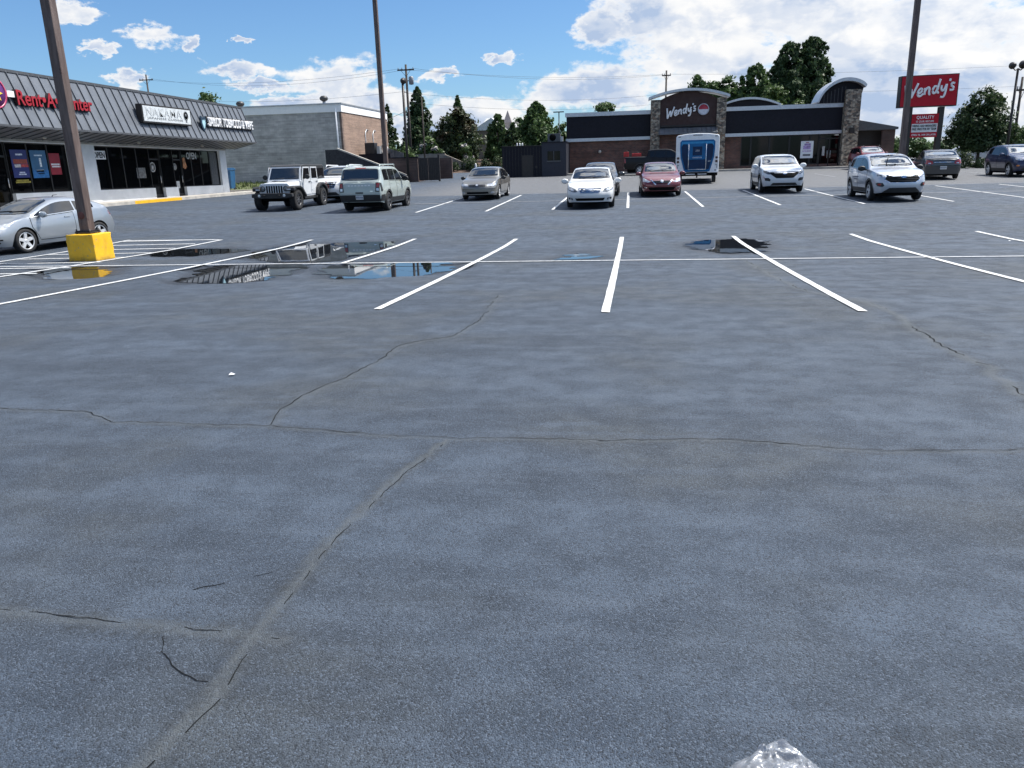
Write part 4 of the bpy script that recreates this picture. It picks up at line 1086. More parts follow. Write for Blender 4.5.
def sage_suv(x, y, rz):
    P = dict(L=4.42, W=1.89, wb=2.67, fo=.86, r=.365, sill=.30, apex=2.6, tum=.17, rr=.075, sq=3.6, rim=.235, spokes=5, rimmat=M_DARKALLOY, tw=.235,
      top=[(0,1.0),(.03,1.05),(.12,1.08),(.5,1.13),(1.1,1.175),(1.22,1.20),(1.34,1.25),(1.86,1.64),(2.05,1.71),(2.4,1.745),(3.3,1.75),(3.85,1.74),(4.05,1.715),(4.14,1.66),(4.33,1.22),(4.39,1.16),(4.42,1.10)],
      belt=[(0,.95),(.3,1.07),(1.0,1.12),(2.4,1.14),(3.6,1.16),(4.2,1.165),(4.42,1.06)], nose=(.6,.04,.06), tail=(.66,.025,.10), bulge=(.06,.05),
      plan=[(0,.84),(.05,.90),(.16,.945),(.38,.98),(.85,1),(1.5,1),(3.4,1),(4.0,.99),(4.25,.965),(4.37,.93),(4.42,.885)])
    c = Car('boxy_suv', 'sage green boxy SUV seen from behind with black rear window', (x, y, G(x, y)), rz, P, P_SAGE, 'SUV')
    c.glasshouse((1.26, 1.66), (1.23, 1.63), (1.50, 3.92, .125), [2.45, 3.30], wf=.945)
    c.doors([1.32, 2.42, 3.36]); c.mirrors(1.62, .09, M_BLACKTRIM, size=1.25); c.cladding(.12)
    for sg in (1, -1):
        m = MB(); m.tube([(sg*.70, -.35, 1.70), (sg*.70, -.25, 1.80), (sg*.70, 1.55, 1.80), (sg*.70, 1.72, 1.70)], .026, 6); m.build('roof_rail', P_SAGE, c.root)
    c.mirrored('tail_light', [(.66,.76),(.832,.76),(.832,1.12),(.68,1.12)], 'rear', M_BLACKTRIM, off=.008)
    for sg in (1, -1):
        pass
    for a in c.mirrored('tail_lens', [(.70,.93),(.815,.93),(.815,1.085),(.71,1.085)], 'rear', M_TAIL, off=.013): pass
    for a in c.mirrored('reverse_lamp', [(.70,.80),(.815,.80),(.815,.90),(.70,.90)], 'rear', M_LAMP, off=.013): pass
    c.both('tail_light_side', [(2.03,.78),(2.15,.78),(2.15,1.10),(2.05,1.10)], M_BLACKTRIM, off=.008)
    g = c.patch('tailgate', [(-.63,.66),(.63,.66),(.64,1.185),(-.64,1.185)], 'rear', P_SAGE, off=.006)
    c.patch('tailgate_panel', [(-.60,.93),(.60,.93),(.61,1.09),(-.61,1.09)], 'rear', P_SAGE, off=.020, parent=g)
    for i in range(7):
        a = -.42+i*.14; c.patch('tailgate_lettering', [(a-.045,.985),(a+.045,.985),(a+.045,1.03),(a-.045,1.03)], 'rear', P_WHITE, off=.026, parent=g)
    c.patch('tailgate_handle', [(-.16,.70),(.16,.70),(.16,.755),(-.16,.755)], 'rear', M_BLACKTRIM, off=.014, parent=g)
    c.patch('badge', [(-.56,.77),(-.45,.77),(-.45,.80),(-.56,.80)], 'rear', M_CHROME, off=.014, parent=g)
    c.patch('rear_bumper', [(-.83,.30),(.83,.30),(.83,.645),(-.83,.645)], 'rear', M_BLACKTRIM, off=.016)
    c.both('bumper_side', [(1.80,.40),(2.14,.40),(2.14,.64),(1.80,.66)], M_BLACKTRIM, off=.012)
    c.plate('rear', .555); c.patch('high_brake_light', [(-.22,1.665),(.22,1.665),(.22,1.69),(-.22,1.69)], 'rear', M_TAIL, off=.008)
    m = MB(); m.tube([(.22, .9, 1.74), (.22, .98, 1.80)], [.03, .008], 6); m.build('roof_antenna', M_BLACKTRIM, c.root)
    c.mirrored('headlight', oval(.66,.92,.13,.07), 'front', M_LAMP, off=.008)
    c.patch('grille', [(-.82,.80),(.82,.80),(.82,1.0),(-.82,1.0)], 'front', M_BLACKTRIM, off=.006)

def offroader(x, y, rz):
    """upright four-door off-roader with separate wings"""
    t = thing('offroader', (x, y, G(x, y)), 'white upright off-roader with black top, wings and knobbly tyres, facing the camera', 'SUV', rz, 'cars parked in the lot')
    L = 4.6; f = -L/2                                        # front bumper
    pw = P_WHITE2; ya = f+.72; yr = ya+3.0; r = .42
    m = MB()                                                  # tub
    prof = [(f+1.45,.52),(f+1.45,1.18),(f+1.52,1.22),(f+4.42,1.24),(f+4.50,1.20),(f+4.50,.62),(yr+.52,.60)]
    for k in range(9):
        a = math.pi*k/8; prof.append((yr+.52*math.cos(a), r+.10+.50*math.sin(a)))
    prof += [(yr-.54,.52)]
    m.prism(prof, 'x', -.775, .775); body = m.build('body', pw, t)
    mod = body.modifiers.new('b', 'BEVEL'); mod.width = .03; mod.segments = 2; mod.limit_method = 'ANGLE'
    m = MB()                                                  # hood, narrowing to the grille
    hp = []
    for q, w, z in ((f+.42,.60,1.10),(f+.55,.625,1.145),(f+1.0,.68,1.175),(f+1.47,.735,1.205)):
        ring = [(-w, q, .72), (-w, q, z-.10), (-w+.03, q, z-.045), (-w+.12, q, z-.012), (-.3, q, z+.012), (0, q, z+.022), (.3, q, z+.012), (w-.12, q, z-.012), (w-.03, q, z-.045), (w, q, z-.10), (w, q, .72)]
        hp.append([m.bm.verts.new(p) for p in ring])
    for a, b in zip(hp[:-1], hp[1:]):
        for k in range(10): m.bm.faces.new([a[k], a[k+1], b[k+1], b[k]])
    m.bm.faces.new(hp[0][::-1]); m.bm.faces.new(hp[-1]); m.build('hood', pw, t, smooth=30)
    m = MB(); m.box(-.30, .30, f+.85, f+1.25, 1.19, 1.212, bev=.006); m.build('hood_decal', M_BLACKTRIM, t)
    m = MB()
    gp = [(-.66,.62),(.66,.62),(.69,.80),(.67,1.05),(.60,1.115),(0,1.13),(-.60,1.115),(-.67,1.05),(-.69,.80)]
    m.prism(gp, 'y', f+.36, f+.43); g = m.build('grille', pw, t)
    mod = g.modifiers.new('b', 'BEVEL'); mod.width = .02; mod.segments = 2
    for i in range(7):
        xx = -.33+i*.11; m = MB(); m.box(xx-.035, xx+.035, f+.352, f+.366, .72, 1.02, bev=.012); m.build('grille_slot', M_DARK, g)
    for sg in (1, -1):
        m = MB(); m.lathe([(.118, f+.355), (.118, f+.33), (.105, f+.325)], 'y', (sg*.52, 0, .90), 24); ring = m.build('headlight', M_BLACKTRIM, t)
        m = MB(); m.lathe([(.098, f+.332), (.085, f+.312), (.04, f+.305), (.002, f+.304)], 'y', (sg*.52, 0, .90), 24); m.build('headlight_lens', M_LAMPDARK, ring, smooth=True)
        # flat-topped black wings
        m = MB()
        wp = [(f+.22,.80),(f+.22,.93),(f+.36,.995),(f+1.02,1.0),(f+1.30,.90),(f+1.62,.62),(f+1.68,.50),(f+1.56,.50),(f+1.34,.72),(f+1.06,.90),(f+.5,.915),(f+.34,.80)]
        m.prism(wp, 'x', sg*.60, sg*.945); w = m.build('front_wing', M_BLACKTRIM, t); mod = w.modifiers.new('b', 'BEVEL'); mod.width = .03; mod.segments = 2
        m = MB(); m.box(sg*.70-.09, sg*.70+.09, f+.21, f+.225, .84, .90); m.build('running_lamp', M_LAMP, w)
        m = MB(); wp = []
        for k in range(13):
            a = math.pi*(k/12); wp.append((yr+.66*math.cos(a)*(1.0), .56+.52*math.sin(a)**.75))
        for k in range(12, -1, -1):
            a = math.pi*(k/12); wp.append((yr+.55*math.cos(a), .52+.45*math.sin(a)**.75))
        m.prism(wp, 'x', sg*.76, sg*.94); w = m.build('rear_wing', M_BLACKTRIM, t); mod = w.modifiers.new('b', 'BEVEL'); mod.width = .02; mod.segments = 2
        # doors
        for a, b, sl in ((f+1.56, f+2.55, .10), (f+2.60, f+3.44, .30)):
            m = MB()
            dp = [(a,.60),(b-(sl if sl > .2 else 0),.60),(b,.60+(.42 if sl > .2 else 0)),(b,1.245),(b-.06,1.79),(a+(.20 if sl < .2 else .02),1.79),(a,1.245)]
            m.prism(dp, 'x', sg*.776, sg*.80); d = m.build('door', pw, t)
            m = MB(); m.prism([(a+.09,1.285),(b-.09,1.285),(b-.13,1.73),(a+(.25 if sl < .2 else .10),1.73)], 'x', sg*.801, sg*.806); m.build('door_window', M_SIDEGLASS, d)
            m = MB(); m.box(sg*.80, sg*.835, b-.26, b-.08, 1.12, 1.155, bev=.01); m.build('handle', M_BLACKTRIM, d)
            m = MB()
            for zz in (.78, 1.10): m.box(sg*.80, sg*.825, a-.02, a+.10, zz, zz+.05, bev=.008)
            m.build('hinge', pw, d)
        m = MB(); m.lathe([(.01,-.06),(.085,-.05),(.10,0),(.09,.04)], 'y', (0,0,0), 12)
        for v in m.bm.verts: v.co = Vector((sg*.98+v.co.x*1.2, f+1.74+v.co.y, 1.36+v.co.z*1.1))
        m.tube([(sg*.80, f+1.74, 1.28), (sg*.92, f+1.74, 1.31)], .025, 6); m.build('side_mirror', M_BLACKTRIM, t, smooth=True)
        add_wheel(t, sg*.80, ya, r, .275, .235, 8, M_DARKALLOY, sg, True, steer=R(-4)); add_wheel(t, sg*.80, yr, r, .275, .235, 8, M_DARKALLOY, sg, True)
        m = MB(); m.box(sg*.66, sg*.80, f+1.75, f+3.3, .40, .50, bev=.03); m.build('side_step', M_BLACKTRIM, t)
        m = MB(); m.box(sg*.62, sg*.80, f+4.50, f+4.55, .86, 1.10, bev=.01); m.build('tail_light', M_TAIL, t)
    # windshield frame and the glass in it
    a0, z0, a1, z1 = f+1.47, 1.20, f+1.80, 1.815
    def wsf(w0, w1, o, lo, hi):
        d = Vector((0, a1-a0, z1-z0)); p0 = Vector((0, a0, z0)); n = Vector((0, -(z1-z0), (a1-a0))).normalized()*o
        A = p0+d*lo+n; B = p0+d*hi+n
        return [(-w0, A.y, A.z), (w0, A.y, A.z), (w1, B.y, B.z), (-w1, B.y, B.z)]
    m = MB(); q = wsf(.76,.70,.0,0,1)+wsf(.76,.70,-.06,0,1); m.hull(q, [(0,1,2,3),(4,5,6,7),(0,1,5,4),(1,2,6,5),(2,3,7,6),(3,0,4,7)]); w = m.build('windshield_frame', pw, t)
    m = MB(); q = wsf(.685,.635,.006,.11,.885)+wsf(.685,.635,-.01,.11,.885); m.hull(q, [(0,1,2,3),(4,5,6,7),(0,1,5,4),(1,2,6,5),(2,3,7,6),(3,0,4,7)]); m.build('windshield', M_GLASS, w)
    m = MB()
    for x0 in (-.45, .12): m.tube([(x0, a0+.03, z0+.085), (x0+.45, a0+.06, z0+.12)], .010, 5)
    m.build('wipers', M_BLACKTRIM, t)
    # black hard top
    m = MB(); m.prism([(a1-.03,1.80),(f+4.44,1.78),(f+4.48,1.80),(f+4.40,1.875),(f+2.2,1.895),(a1+.05,1.865)], 'x', -.72, .72); top = m.build('hard_top', simple('grey_hard_top', (.035,.036,.037), .6), t)
    mod = top.modifiers.new('b', 'BEVEL'); mod.width = .04; mod.segments = 3
    m = MB(); m.prism([(f+3.42,1.245),(f+4.50,1.245),(f+4.44,1.80),(f+3.36,1.80)], 'x', -.745, .745); q = m.build('top_side', M_BLACKTRIM, t)
    for sg in (1, -1):
        m = MB(); m.prism([(f+3.55,1.31),(f+4.40,1.31),(f+4.36,1.72),(f+3.50,1.72)], 'x', sg*.746, sg*.752); m.build('side_window', M_SIDEGLASS, q)
    m = MB(); m.box(-.69, .69, a1+.02, f+3.45, 1.24, 1.79); m.build('cabin', M_DARK, t)
    m = MB(); m.box(-.62, .62, f+.45, f+1.5, .40, .74); m.box(-.5, .5, f+1.4, f+4.3, .34, .56); m.tube([(-.8, ya, r-.01), (.8, ya, r-.01)], .06, 8); m.tube([(-.8, yr, r-.01), (.8, yr, r-.01)], .06, 8); m.build('chassis', M_DARK, t)
    m = MB(); m.prism([(-.92,.56),(-.90,.70),(-.55,.73),(.55,.73),(.90,.70),(.92,.56),(.60,.50),(-.60,.50)], 'y', f+.02, f+.24); b = m.build('front_bumper', M_BLACKTRIM, t); mod = b.modifiers.new('b', 'BEVEL'); mod.width = .025; mod.segments = 2
    for sg in (1, -1):
        m = MB(); m.lathe([(.062, f+.03), (.06, f+.012), (.002, f+.008)], 'y', (sg*.56, 0, .625), 16); m.build('fog_lamp', M_LAMP, b, smooth=True)
        m = MB(); m.tube([(sg*.30, f+.03, .64), (sg*.30, f-.05, .64), (sg*.37, f-.05, .64), (sg*.37, f+.03, .64)], .016, 6); m.build('tow_hook', M_BLACKTRIM, b)
    m = MB(); m.box(-.85, .85, f+4.50, f+4.62, .55, .72, bev=.03); m.build('rear_bumper', M_BLACKTRIM, t)
    s_ = add_wheel(t, .08, f+4.70, r*.97, .25, .235, 8, M_DARKALLOY, 1, True, name='spare_wheel'); s_.location = (.08, f+4.66, 1.02); s_.rotation_euler = (0, 0, math.pi/2)

def pickup(x, y, rz):
    P = dict(L=5.9, W=2.02, wb=3.68, fo=.98, r=.40, sill=.42, apex=3.0, tum=.20, rr=.08, sq=3.6, rim=.25, spokes=6, tw=.27,
      top=[(0,1.06),(.04,1.14),(.15,1.18),(.9,1.235),(1.38,1.27),(1.5,1.31),(2.15,1.78),(2.4,1.88),(2.8,1.92),(3.6,1.91),(3.95,1.87),(4.05,1.82),(4.16,1.44),(4.22,1.375),(5.4,1.375),(5.85,1.37),(5.9,1.33)],
      belt=[(0,1.0),(.4,1.14),(1.2,1.20),(3.0,1.24),(4.2,1.30),(5.8,1.32),(5.9,1.27)], nose=(.7,.04,.06), tail=(.8,.02,.06), bulge=(.10,.03),
      plan=[(0,.84),(.05,.90),(.16,.945),(.38,.98),(.85,1),(1.5,1),(3.4,1),(5.4,.99),(5.75,.97),(5.87,.95),(5.9,.93)])
    c = Car('pickup_truck', 'black crew-cab pickup parked broadside along the brick wall, left of the trailer', (x, y, G(x, y)), rz, P, P_BLACK, 'pickup truck')
    c.glasshouse((1.32, 1.82), (1.42, 1.80), (1.72, 3.92, .13), [2.72, 3.55], wf=.96)
    c.doors([1.5, 2.68, 3.75]); c.mirrors(1.85, .10, M_CHROME, size=1.4); c.cladding(.06)
    c.patch('bed_cover', [(-.86, 1.32), (.86, 1.32), (.86, 2.86), (-.86, 2.86)], 'top', M_BLACKTRIM, off=.012, step=.4)
    c.mirrored('tail_light', [(.78,.92),(.96,.92),(.96,1.28),(.80,1.28)], 'rear', M_TAIL, off=.008)
    c.both('tail_light_side', [(2.82,.94),(2.92,.94),(2.92,1.26),(2.86,1.26)], M_TAIL, off=.008)
    c.patch('rear_bumper', [(-.95,.50),(.95,.50),(.95,.70),(-.95,.70)], 'rear', M_CHROME, off=.03)
    c.mirrored('headlight', [(.60,.86),(.90,.86),(.92,1.05),(.62,1.05)], 'front', M_LAMP, off=.008); grille_bars(c, .70, 1.06, .52, .54, 4, M_CHROME)
    c.plate('rear', .60)
    return c

def trailer(x, y):
    z0 = G(x, y+1.5)
    t = thing('travel_trailer', (x, y, z0), 'white travel trailer with blue panelled rear wall parked before the restaurant', 'trailer', R(-4.9), None)
    W, H0, H1, L = 1.215, .62, 2.70, 7.6
    white = simple('trailer_gelcoat', (.76,.77,.78), .3, coat=.4, var=.05); pale = simple('trailer_grey_cap', (.60,.62,.64), .35, coat=.4)
    blue = simple('trailer_blue', (.012,.125,.30), .45, spec=.25, var=.15, vscale=2); navy = simple('trailer_navy', (.006,.026,.075), .45, spec=.25, var=.2, vscale=2); sky = simple('trailer_light_blue', (.035,.25,.50), .45, spec=.25, var=.1)
    prof = [(-W,H0)]
    for k in range(7):
        a = math.pi-math.pi/2*k/6; prof.append((-W+.16+.16*math.cos(a), H1-.16+.16*math.sin(a)))
    prof += [(-.6,H1+.06),(0,H1+.085),(.6,H1+.06)]
    for k in range(7):
        a = math.pi/2-math.pi/2*k/6; prof.append((W-.16+.16*math.cos(a), H1-.16+.16*math.sin(a)))
    prof += [(W,H0)]
    m = MB(); m.prism(prof, 'y', 0, L); b = m.build('body', white, t); mod = b.modifiers.new('b', 'BEVEL'); mod.width = .05; mod.segments = 3; mod.limit_method = 'ANGLE'; mod.angle_limit = R(60)
    def shield(inset, y0, y1, name, mat, zt=2.42, par=None):
        w = .98-inset; m = MB()
        pts = [(-w*.72,.66+inset),(w*.72,.66+inset),(w*.80,.90),(w*.96,1.45),(w,1.9),(w,zt-.10),(w-.10,zt),(-w+.10,zt),(-w,zt-.10),(-w,1.9),(-w*.96,1.45),(-w*.80,.90)]
        m.prism(pts, 'y', y0, y1); o = m.build(name, mat, par or t); mod = o.modifiers.new('b', 'BEVEL'); mod.width = .012; mod.segments = 2; return o
    s1 = shield(0, -.022, .02, 'rear_panel', blue)
    m = MB(); m.prism([(-.90,2.12),(.90,2.12),(.90,2.33),(-.90,2.33)], 'y', -.034, -.0); m.build('panel_top_band', sky, s1)
    for sg in (1, -1):
        m = MB(); m.prism([(sg*.52,.78),(sg*.66,.80),(sg*.86,1.50),(sg*.90,2.05),(sg*.82,2.20),(sg*.56,2.20)], 'y', -.036, -.0); m.build('panel_wing', navy if sg < 2 else blue, s1)
    m = MB(); m.box(-.47, .47, -.040, 0, .80, 2.22); d = m.build('rear_door', blue, t)
    m = MB(); m.box(-.45, .45, -.050, -.01, .83, 1.34, bev=.01); m.build('door_lower_panel', navy, d)
    m = MB(); m.box(-.27, .27, -.056, -.01, 1.56, 2.06, bev=.03); m.build('door_window', navy, d)
    m = MB()
    for a, bq in (((-.49,.78),(-.49,2.20)), ((.49,.78),(.49,2.20)), ((-.49,.78),(.49,.78))): m.tube([(a[0],-.075,a[1]),(bq[0],-.075,bq[1])], .022, 8)
    m.build('door_frame_rail', M_CHROME, t)
    lettering('model_lettering', 'SURVEYOR', .11, white, d, (-.26, -.058, 1.41), '-y', .004, fit=(.52, .075))
    lettering('window_lettering', '250', .1, pale, d, (-.11, -.062, 1.78), '-y', .003, fit=(.22, .10))
    lettering('side_lettering', '29T', .1, white, s1, (.60, -.042, 1.20), '-y', .003, fit=(.16, .06))
    for sg in (1, -1):
        for zz in (1.43, 1.23):
            m = MB(); m.lathe([(.075, .02), (.075, -.02), (.06, -.034), (.002, -.036)], 'y', (sg*1.08, 0, zz), 20); m.build('round_tail_light', simple('smoked_red_lens', (.06,.008,.008), .15, coat=1), t, smooth=True)
        m = MB()
        m.tube([(sg*1.02,-.01,1.03),(sg*1.12,-.01,1.03),(sg*1.10,-.01,.86)], .02, 6); m.box(sg*1.03-.05, sg*1.03+.05, -.014, .01, .70, .76); m.build('side_marking', simple('trailer_decal_grey', (.12,.13,.15), .5), t)
        m = MB(); m.box(sg*1.02-.07, sg*1.02+.07, -.02, .02, 2.585, 2.62, bev=.008); m.build('marker_light', M_BLACKTRIM, t)
        m = MB(); m.box(sg*.60, sg*1.20, -.10, .08, .60, .655, bev=.012); m.build('bumper_cap', white, t)
        for yy in (1.9, 2.75): add_wheel(t, sg*1.0, yy, .36, .22, .20, 5, M_ALLOY, sg)
        m = MB(); m.box(sg*.86, sg*.96, .15, .25, .10, .60); m.box(sg*.80, sg*1.02, .10, .30, .05, .10); m.build('stabiliser_jack', M_BLACKTRIM, t)
        m = MB(); m.box(sg*(W+.001), sg*(W+.012), 3.6, 4.9, 1.5, 2.1, bev=.01); m.build('side_window', M_SIDEGLASS, t)
    m = MB(); m.box(-.26, .26, -.016, .03, 2.665, 2.70, bev=.006); m.build('camera_bar', M_BLACKTRIM, t)
    m = MB(); m.box(-1.16, 1.16, -.12, .10, .44, .595, bev=.02); m.box(-1.05, 1.05, .2, 7.3, .42, .62); m.build('rear_bumper', M_DARK, t)
    m = MB(); m.box(-.62, -.10, -.125, -.115, .50, .55); m.box(.05, .55, -.125, -.115, .50, .55); m.build('reflector_strip', M_ALLOY, t)
    m = MB(); m.tube([(-.5, 7.5, .50), (0, 9.0, .48), (.5, 7.5, .50)], .05, 8); m.tube([(0, 8.7, .06), (0, 8.7, .9)], .045, 8); m.build('tow_hitch', M_DARK, t)

def all_cars():
    coupe_hatch(-16.40, 20.12, R(-10.5))
    offroader(-15.02, 34.52, R(.8))
    white_suv_behind_jeep(-14.45, 39.55, R(.5))
    sage_suv(-10.52, 32.95, math.pi+R(-1.0))
    champagne_sedan(-6.82, 38.95, R(-.8))
    white_sedan(-1.38, 32.55, R(.6))
    grey_sedan_behind(-1.25, 39.45, R(-.4))
    red_sedan(1.53, 38.7, R(.7))
    white_crossover(6.98, 39.35, R(-1.2))
    silver_suv(9.88, 32.85, R(-.6))
    charcoal_sedan_rear(17.05, 47.9, math.pi-R(10.5))
    navy_suv(21.45, 48.4, R(-2))
    red_suv(17.9, 63.6, R(2))
    hedge_car(28.6, 72, R(75))
    c = pickup(2.75, 64.2, R(90))
    for i, (xx, yy, nm, lb, sz) in enumerate(((-.05, 64.0, 'fuel_can', 'red fuel can standing in the pickup bed, nearer the tailgate', (.20, .14, .38)), (.75, 64.1, 'tool_case', 'low red tool case lying in the pickup bed beside the cab', (.36, .22, .26)))):
        z = G(2.75, 64.2)+1.385
        t = thing(nm, (xx, yy, z), lb, nm.replace('_', ' '))
        red = simple('red_case_plastic', (.42,.02,.018), .4)
        m = MB(); m.box(-sz[0], sz[0], -sz[1], sz[1], 0, sz[2], bev=.04); b = m.build('body', red, t)
        m = MB(); m.tube([(-sz[0]*.6, 0, sz[2]-.02), (-sz[0]*.5, 0, sz[2]+.07), (sz[0]*.5, 0, sz[2]+.07), (sz[0]*.6, 0, sz[2]-.02)], .02, 6); m.build('handle', M_BLACKTRIM, t)
        if nm == 'fuel_can':
            m = MB(); m.tube([(sz[0]*.75, 0, sz[2]-.02), (sz[0]*.75, 0, sz[2]+.05)], .04, 8); m.build('cap', M_BLACKTRIM, t)
    trailer(4.02, 47.6)
# ------------------------------------------------------------------ building materials
M_SHOPGLASS = glass_mat('shop_glass', (.003,.0035,.004), .015, 1.30)
M_FRAME = simple('bronze_window_frame', (.020,.019,.018), .45, .3)
M_MANSARD = simple('grey_standing_seam', (.125,.137,.155), .42, .15, var=.12, vscale=1.2)
M_MANSARD_TRIM = simple('grey_metal_trim', (.085,.088,.094), .45, .2)
M_STUCCO = simple('white_painted_block', (.72,.73,.73), .8, var=.08, vscale=1.5, bump=.2)
M_CONC = simple('concrete', (.40,.375,.335), .9, var=.2, vscale=2.5, bump=.3)
M_YELLOW = None
def yellow_mat():
    m, nt, n, l, p = new_mat('yellow_traffic_paint'); h = NT(nt); g = h.obj()
    c = h.mix(h.ramp(h.noise(g, 3, 6, .65), .35, .7), (.74,.40,.008), (.82,.47,.015))
    c = h.mix(h.ramp(h.noise(g, 11, 7, .75), .58, .64, 0, .85), c, (.27,.23,.17))
    c = h.mix(h.ramp(h.noise(h.mapping(g, (1, 1, .3)), 5, 6, .7), .52, .72, 0, .45), c, (.40,.24,.03))
    zz = h.ramp(h.sep(g)[2], .0, .16, .55, 0)
    c = h.mix(h.math('MULTIPLY', zz, h.ramp(h.noise(g, 9, 5), .35, .6)), c, (.12,.10,.07))
    l.new(c, p.inputs['Base Color']); p.inputs['Roughness'].default_value = .55
    l.new(h.bump(h.noise(g, 35, 5), .35, .01), p.inputs['Normal']); return m
M_YELLOW = yellow_mat()
M_BRICK = brick_mat('restaurant_brick', (.185,.070,.046), (.085,.040,.032), (.15,.125,.11), tone=.4)
M_BRICKSIDE = brick_mat('warm_brick', (.33,.195,.13), (.235,.135,.09), (.31,.27,.23), tone=.2)
M_BLOCK = brick_mat('grey_block', (.50,.475,.45), (.41,.39,.37), (.37,.355,.34), bw=.4, bh=.2, mort=.012, tone=.22)
M_STONE = stone_mat('ledge_stone')
M_NAVYPAINT = simple('dark_blue_grey_paint', (.0075,.008,.014), .6, var=.2, spec=.25)
M_SILVERTRIM = simple('silver_cornice', (.52,.54,.57), .35, .45, var=.06)
M_TOWER = simple('brown_tower_panel', (.048,.024,.021), .75, var=.12, vscale=2)
M_WHITEFASCIA = simple('white_parapet_panel', (.86,.85,.83), .6, var=.03)
M_ROOF = simple('roof_membrane', (.20,.20,.20), .9)
M_GALV = simple('galvanised_steel', (.42,.43,.44), .4, .6)
M_WHITE = simple('white_lettering', (.80,.80,.80), .45, var=.03)
M_SIGNRED = simple('sign_red', (.40,.003,.016), .45, var=.05, spec=.3)
M_DARKSTEEL = simple('dark_bronze_steel', (.028,.024,.022), .5, .2)

def strip_mall():
    fall = lambda y: -.0095*(y-42)
    xf = lambda co: (co.x, co.y, co.z+fall(co.y))
    t = thing('strip_mall', (0, 0, 0), 'long white shop building with grey standing-seam mansard roof on the left', 'building')
    Y0, Y1, XW = 14.0, 50.3, -26.3
    zf, zs, zt, zc = .60, 1.20, 3.36, 3.5                    # floor, sill, head, soffit
    piers = [(14.0, 15.2), (35.15, 37.05), (49.5, 50.3)]
    wall = MB()
    for a, b in piers: wall.box(XW-.35, XW, a, b, .2, zc+.3)
    bays = [(15.2, 35.15, [(30.0, 31.35), (22.0, 23.4)]), (37.05, 49.5, [(41.85, 42.85), (44.2, 45.1)])]
    for a, b, doors in bays:
        cur = a
        for d0, d1 in sorted(doors):
            wall.box(XW-.28, XW-.02, cur, d0, .2, zs); cur = d1
        wall.box(XW-.28, XW-.02, cur, b, .2, zs)
        wall.box(XW-.30, XW-.01, a, b, zt, zc+.3)
    wall.box(-44, XW-.4, 49.95, 50.28, .2, 5.9); wall.box(-44, XW-.4, Y0, Y0+.3, .2, 5.9)
    wall.build('wall', M_STUCCO, t, xf=xf)
    # windows: each glazed panel a part with its own frame
    for a, b, doors in bays:
        cur = a; spans = []
        for d0, d1 in sorted(doors): spans.append((cur, d0)); cur = d1
        spans.append((cur, b))
        for s0, s1 in spans:
            n = max(1, round((s1-s0)/1.25))
            for i in range(n):
                p, q = s0+(s1-s0)*i/n, s0+(s1-s0)*(i+1)/n
                m = MB(); m.box(XW-.20, XW-.185, p+.03, q-.03, zs+.03, zt-.03); w = m.build('window', M_SHOPGLASS, t, xf=xf)
                m = MB()
                for u0, u1, v0, v1 in ((p, p+.035, zs, zt), (q-.035, q, zs, zt), (p+.036, q-.036, zs, zs+.05), (p+.036, q-.036, zt-.05, zt)): m.box(XW-.23, XW-.15, u0, u1, v0, v1)
                m.build('window_frame', M_FRAME, w, xf=xf)
        for d0, d1 in doors:
            m = MB(); m.box(XW-.24, XW-.225, d0+.05, d1-.05, zf+.12, zt-.03); w = m.build('door', M_SHOPGLASS, t, xf=xf)
            m = MB()
            for u0, u1, v0, v1 in ((d0, d0+.07, zf, zt), (d1-.07, d1, zf, zt), (d0+.071, d1-.071, zf+.02, zf+.24), (d0+.071, d1-.071, zf+2.12, zf+2.2), (d0+.071, d1-.071, zt-.06, zt)): m.box(XW-.27, XW-.19, u0, u1, v0, v1)
            m.build('door_frame', M_FRAME, w, xf=xf)
            m = MB(); m.tube([(XW-.14, d1-.14, zf+.85), (XW-.14, d1-.14, zf+1.25)], .018, 8); m.build('handle', M_ALLOY, w, xf=xf)
    # mansard: sloped face with seams, lip, and the raked underside
    m = MB(); xt, zt2, xo, zo = -25.45, 6.10, -24.62, 3.88
    m.prism([(xt, zt2), (xo, zo), (XW+.0, zc), (XW-.30, zc+.05), (XW-.30, zt2-.1)], 'y', Y0-.8, 51.5)
    roof = m.build('mansard_roof', M_MANSARD, t, xf=xf)
    m = MB()
    for i in range(int((51.5-Y0+.8)/.62)+1):
        y = 51.45-i*.62
        m.hull([(xt, y-.014, zt2), (xt, y+.014, zt2), (xo, y+.014, zo), (xo, y-.014, zo), (xt+.05, y-.014, zt2+.02), (xt+.05, y+.014, zt2+.02), (xo+.05, y+.014, zo+.02), (xo+.05, y-.014, zo+.02)], [(0,1,2,3),(4,5,6,7),(0,1,5,4),(1,2,6,5),(2,3,7,6),(3,0,4,7)])
        m.hull([(xo, y-.012, zo-.005), (xo, y+.012, zo-.005), (XW+.05, y+.012, zc+.01), (XW+.05, y-.012, zc+.01), (xo+.01, y-.012, zo-.04), (xo+.01, y+.012, zo-.04), (XW+.05, y+.012, zc-.025), (XW+.05, y-.012, zc-.025)], [(0,1,2,3),(4,5,6,7),(0,1,5,4),(1,2,6,5),(2,3,7,6),(3,0,4,7)])
    m.build('roof_seam', simple('seam_grey', (.112,.122,.138), .45, .15), t, xf=xf).parent = roof  # ribs in a slightly darker grey than the roof sheet
    m = MB(); m.box(xt-.12, xt+.05, Y0-.82, 51.53, zt2-.03, zt2+.09); m.box(xo-.03, xo+.035, Y0-.82, 51.53, zo-.05, zo+.035); m.build('roof_edge', M_MANSARD_TRIM, t, xf=xf)
    m = MB(); m.box(XW+.002, XW+.06, Y0, 50.3, zc-.10, zc-.005); m.build('soffit_trim', M_CONC, t, xf=xf)
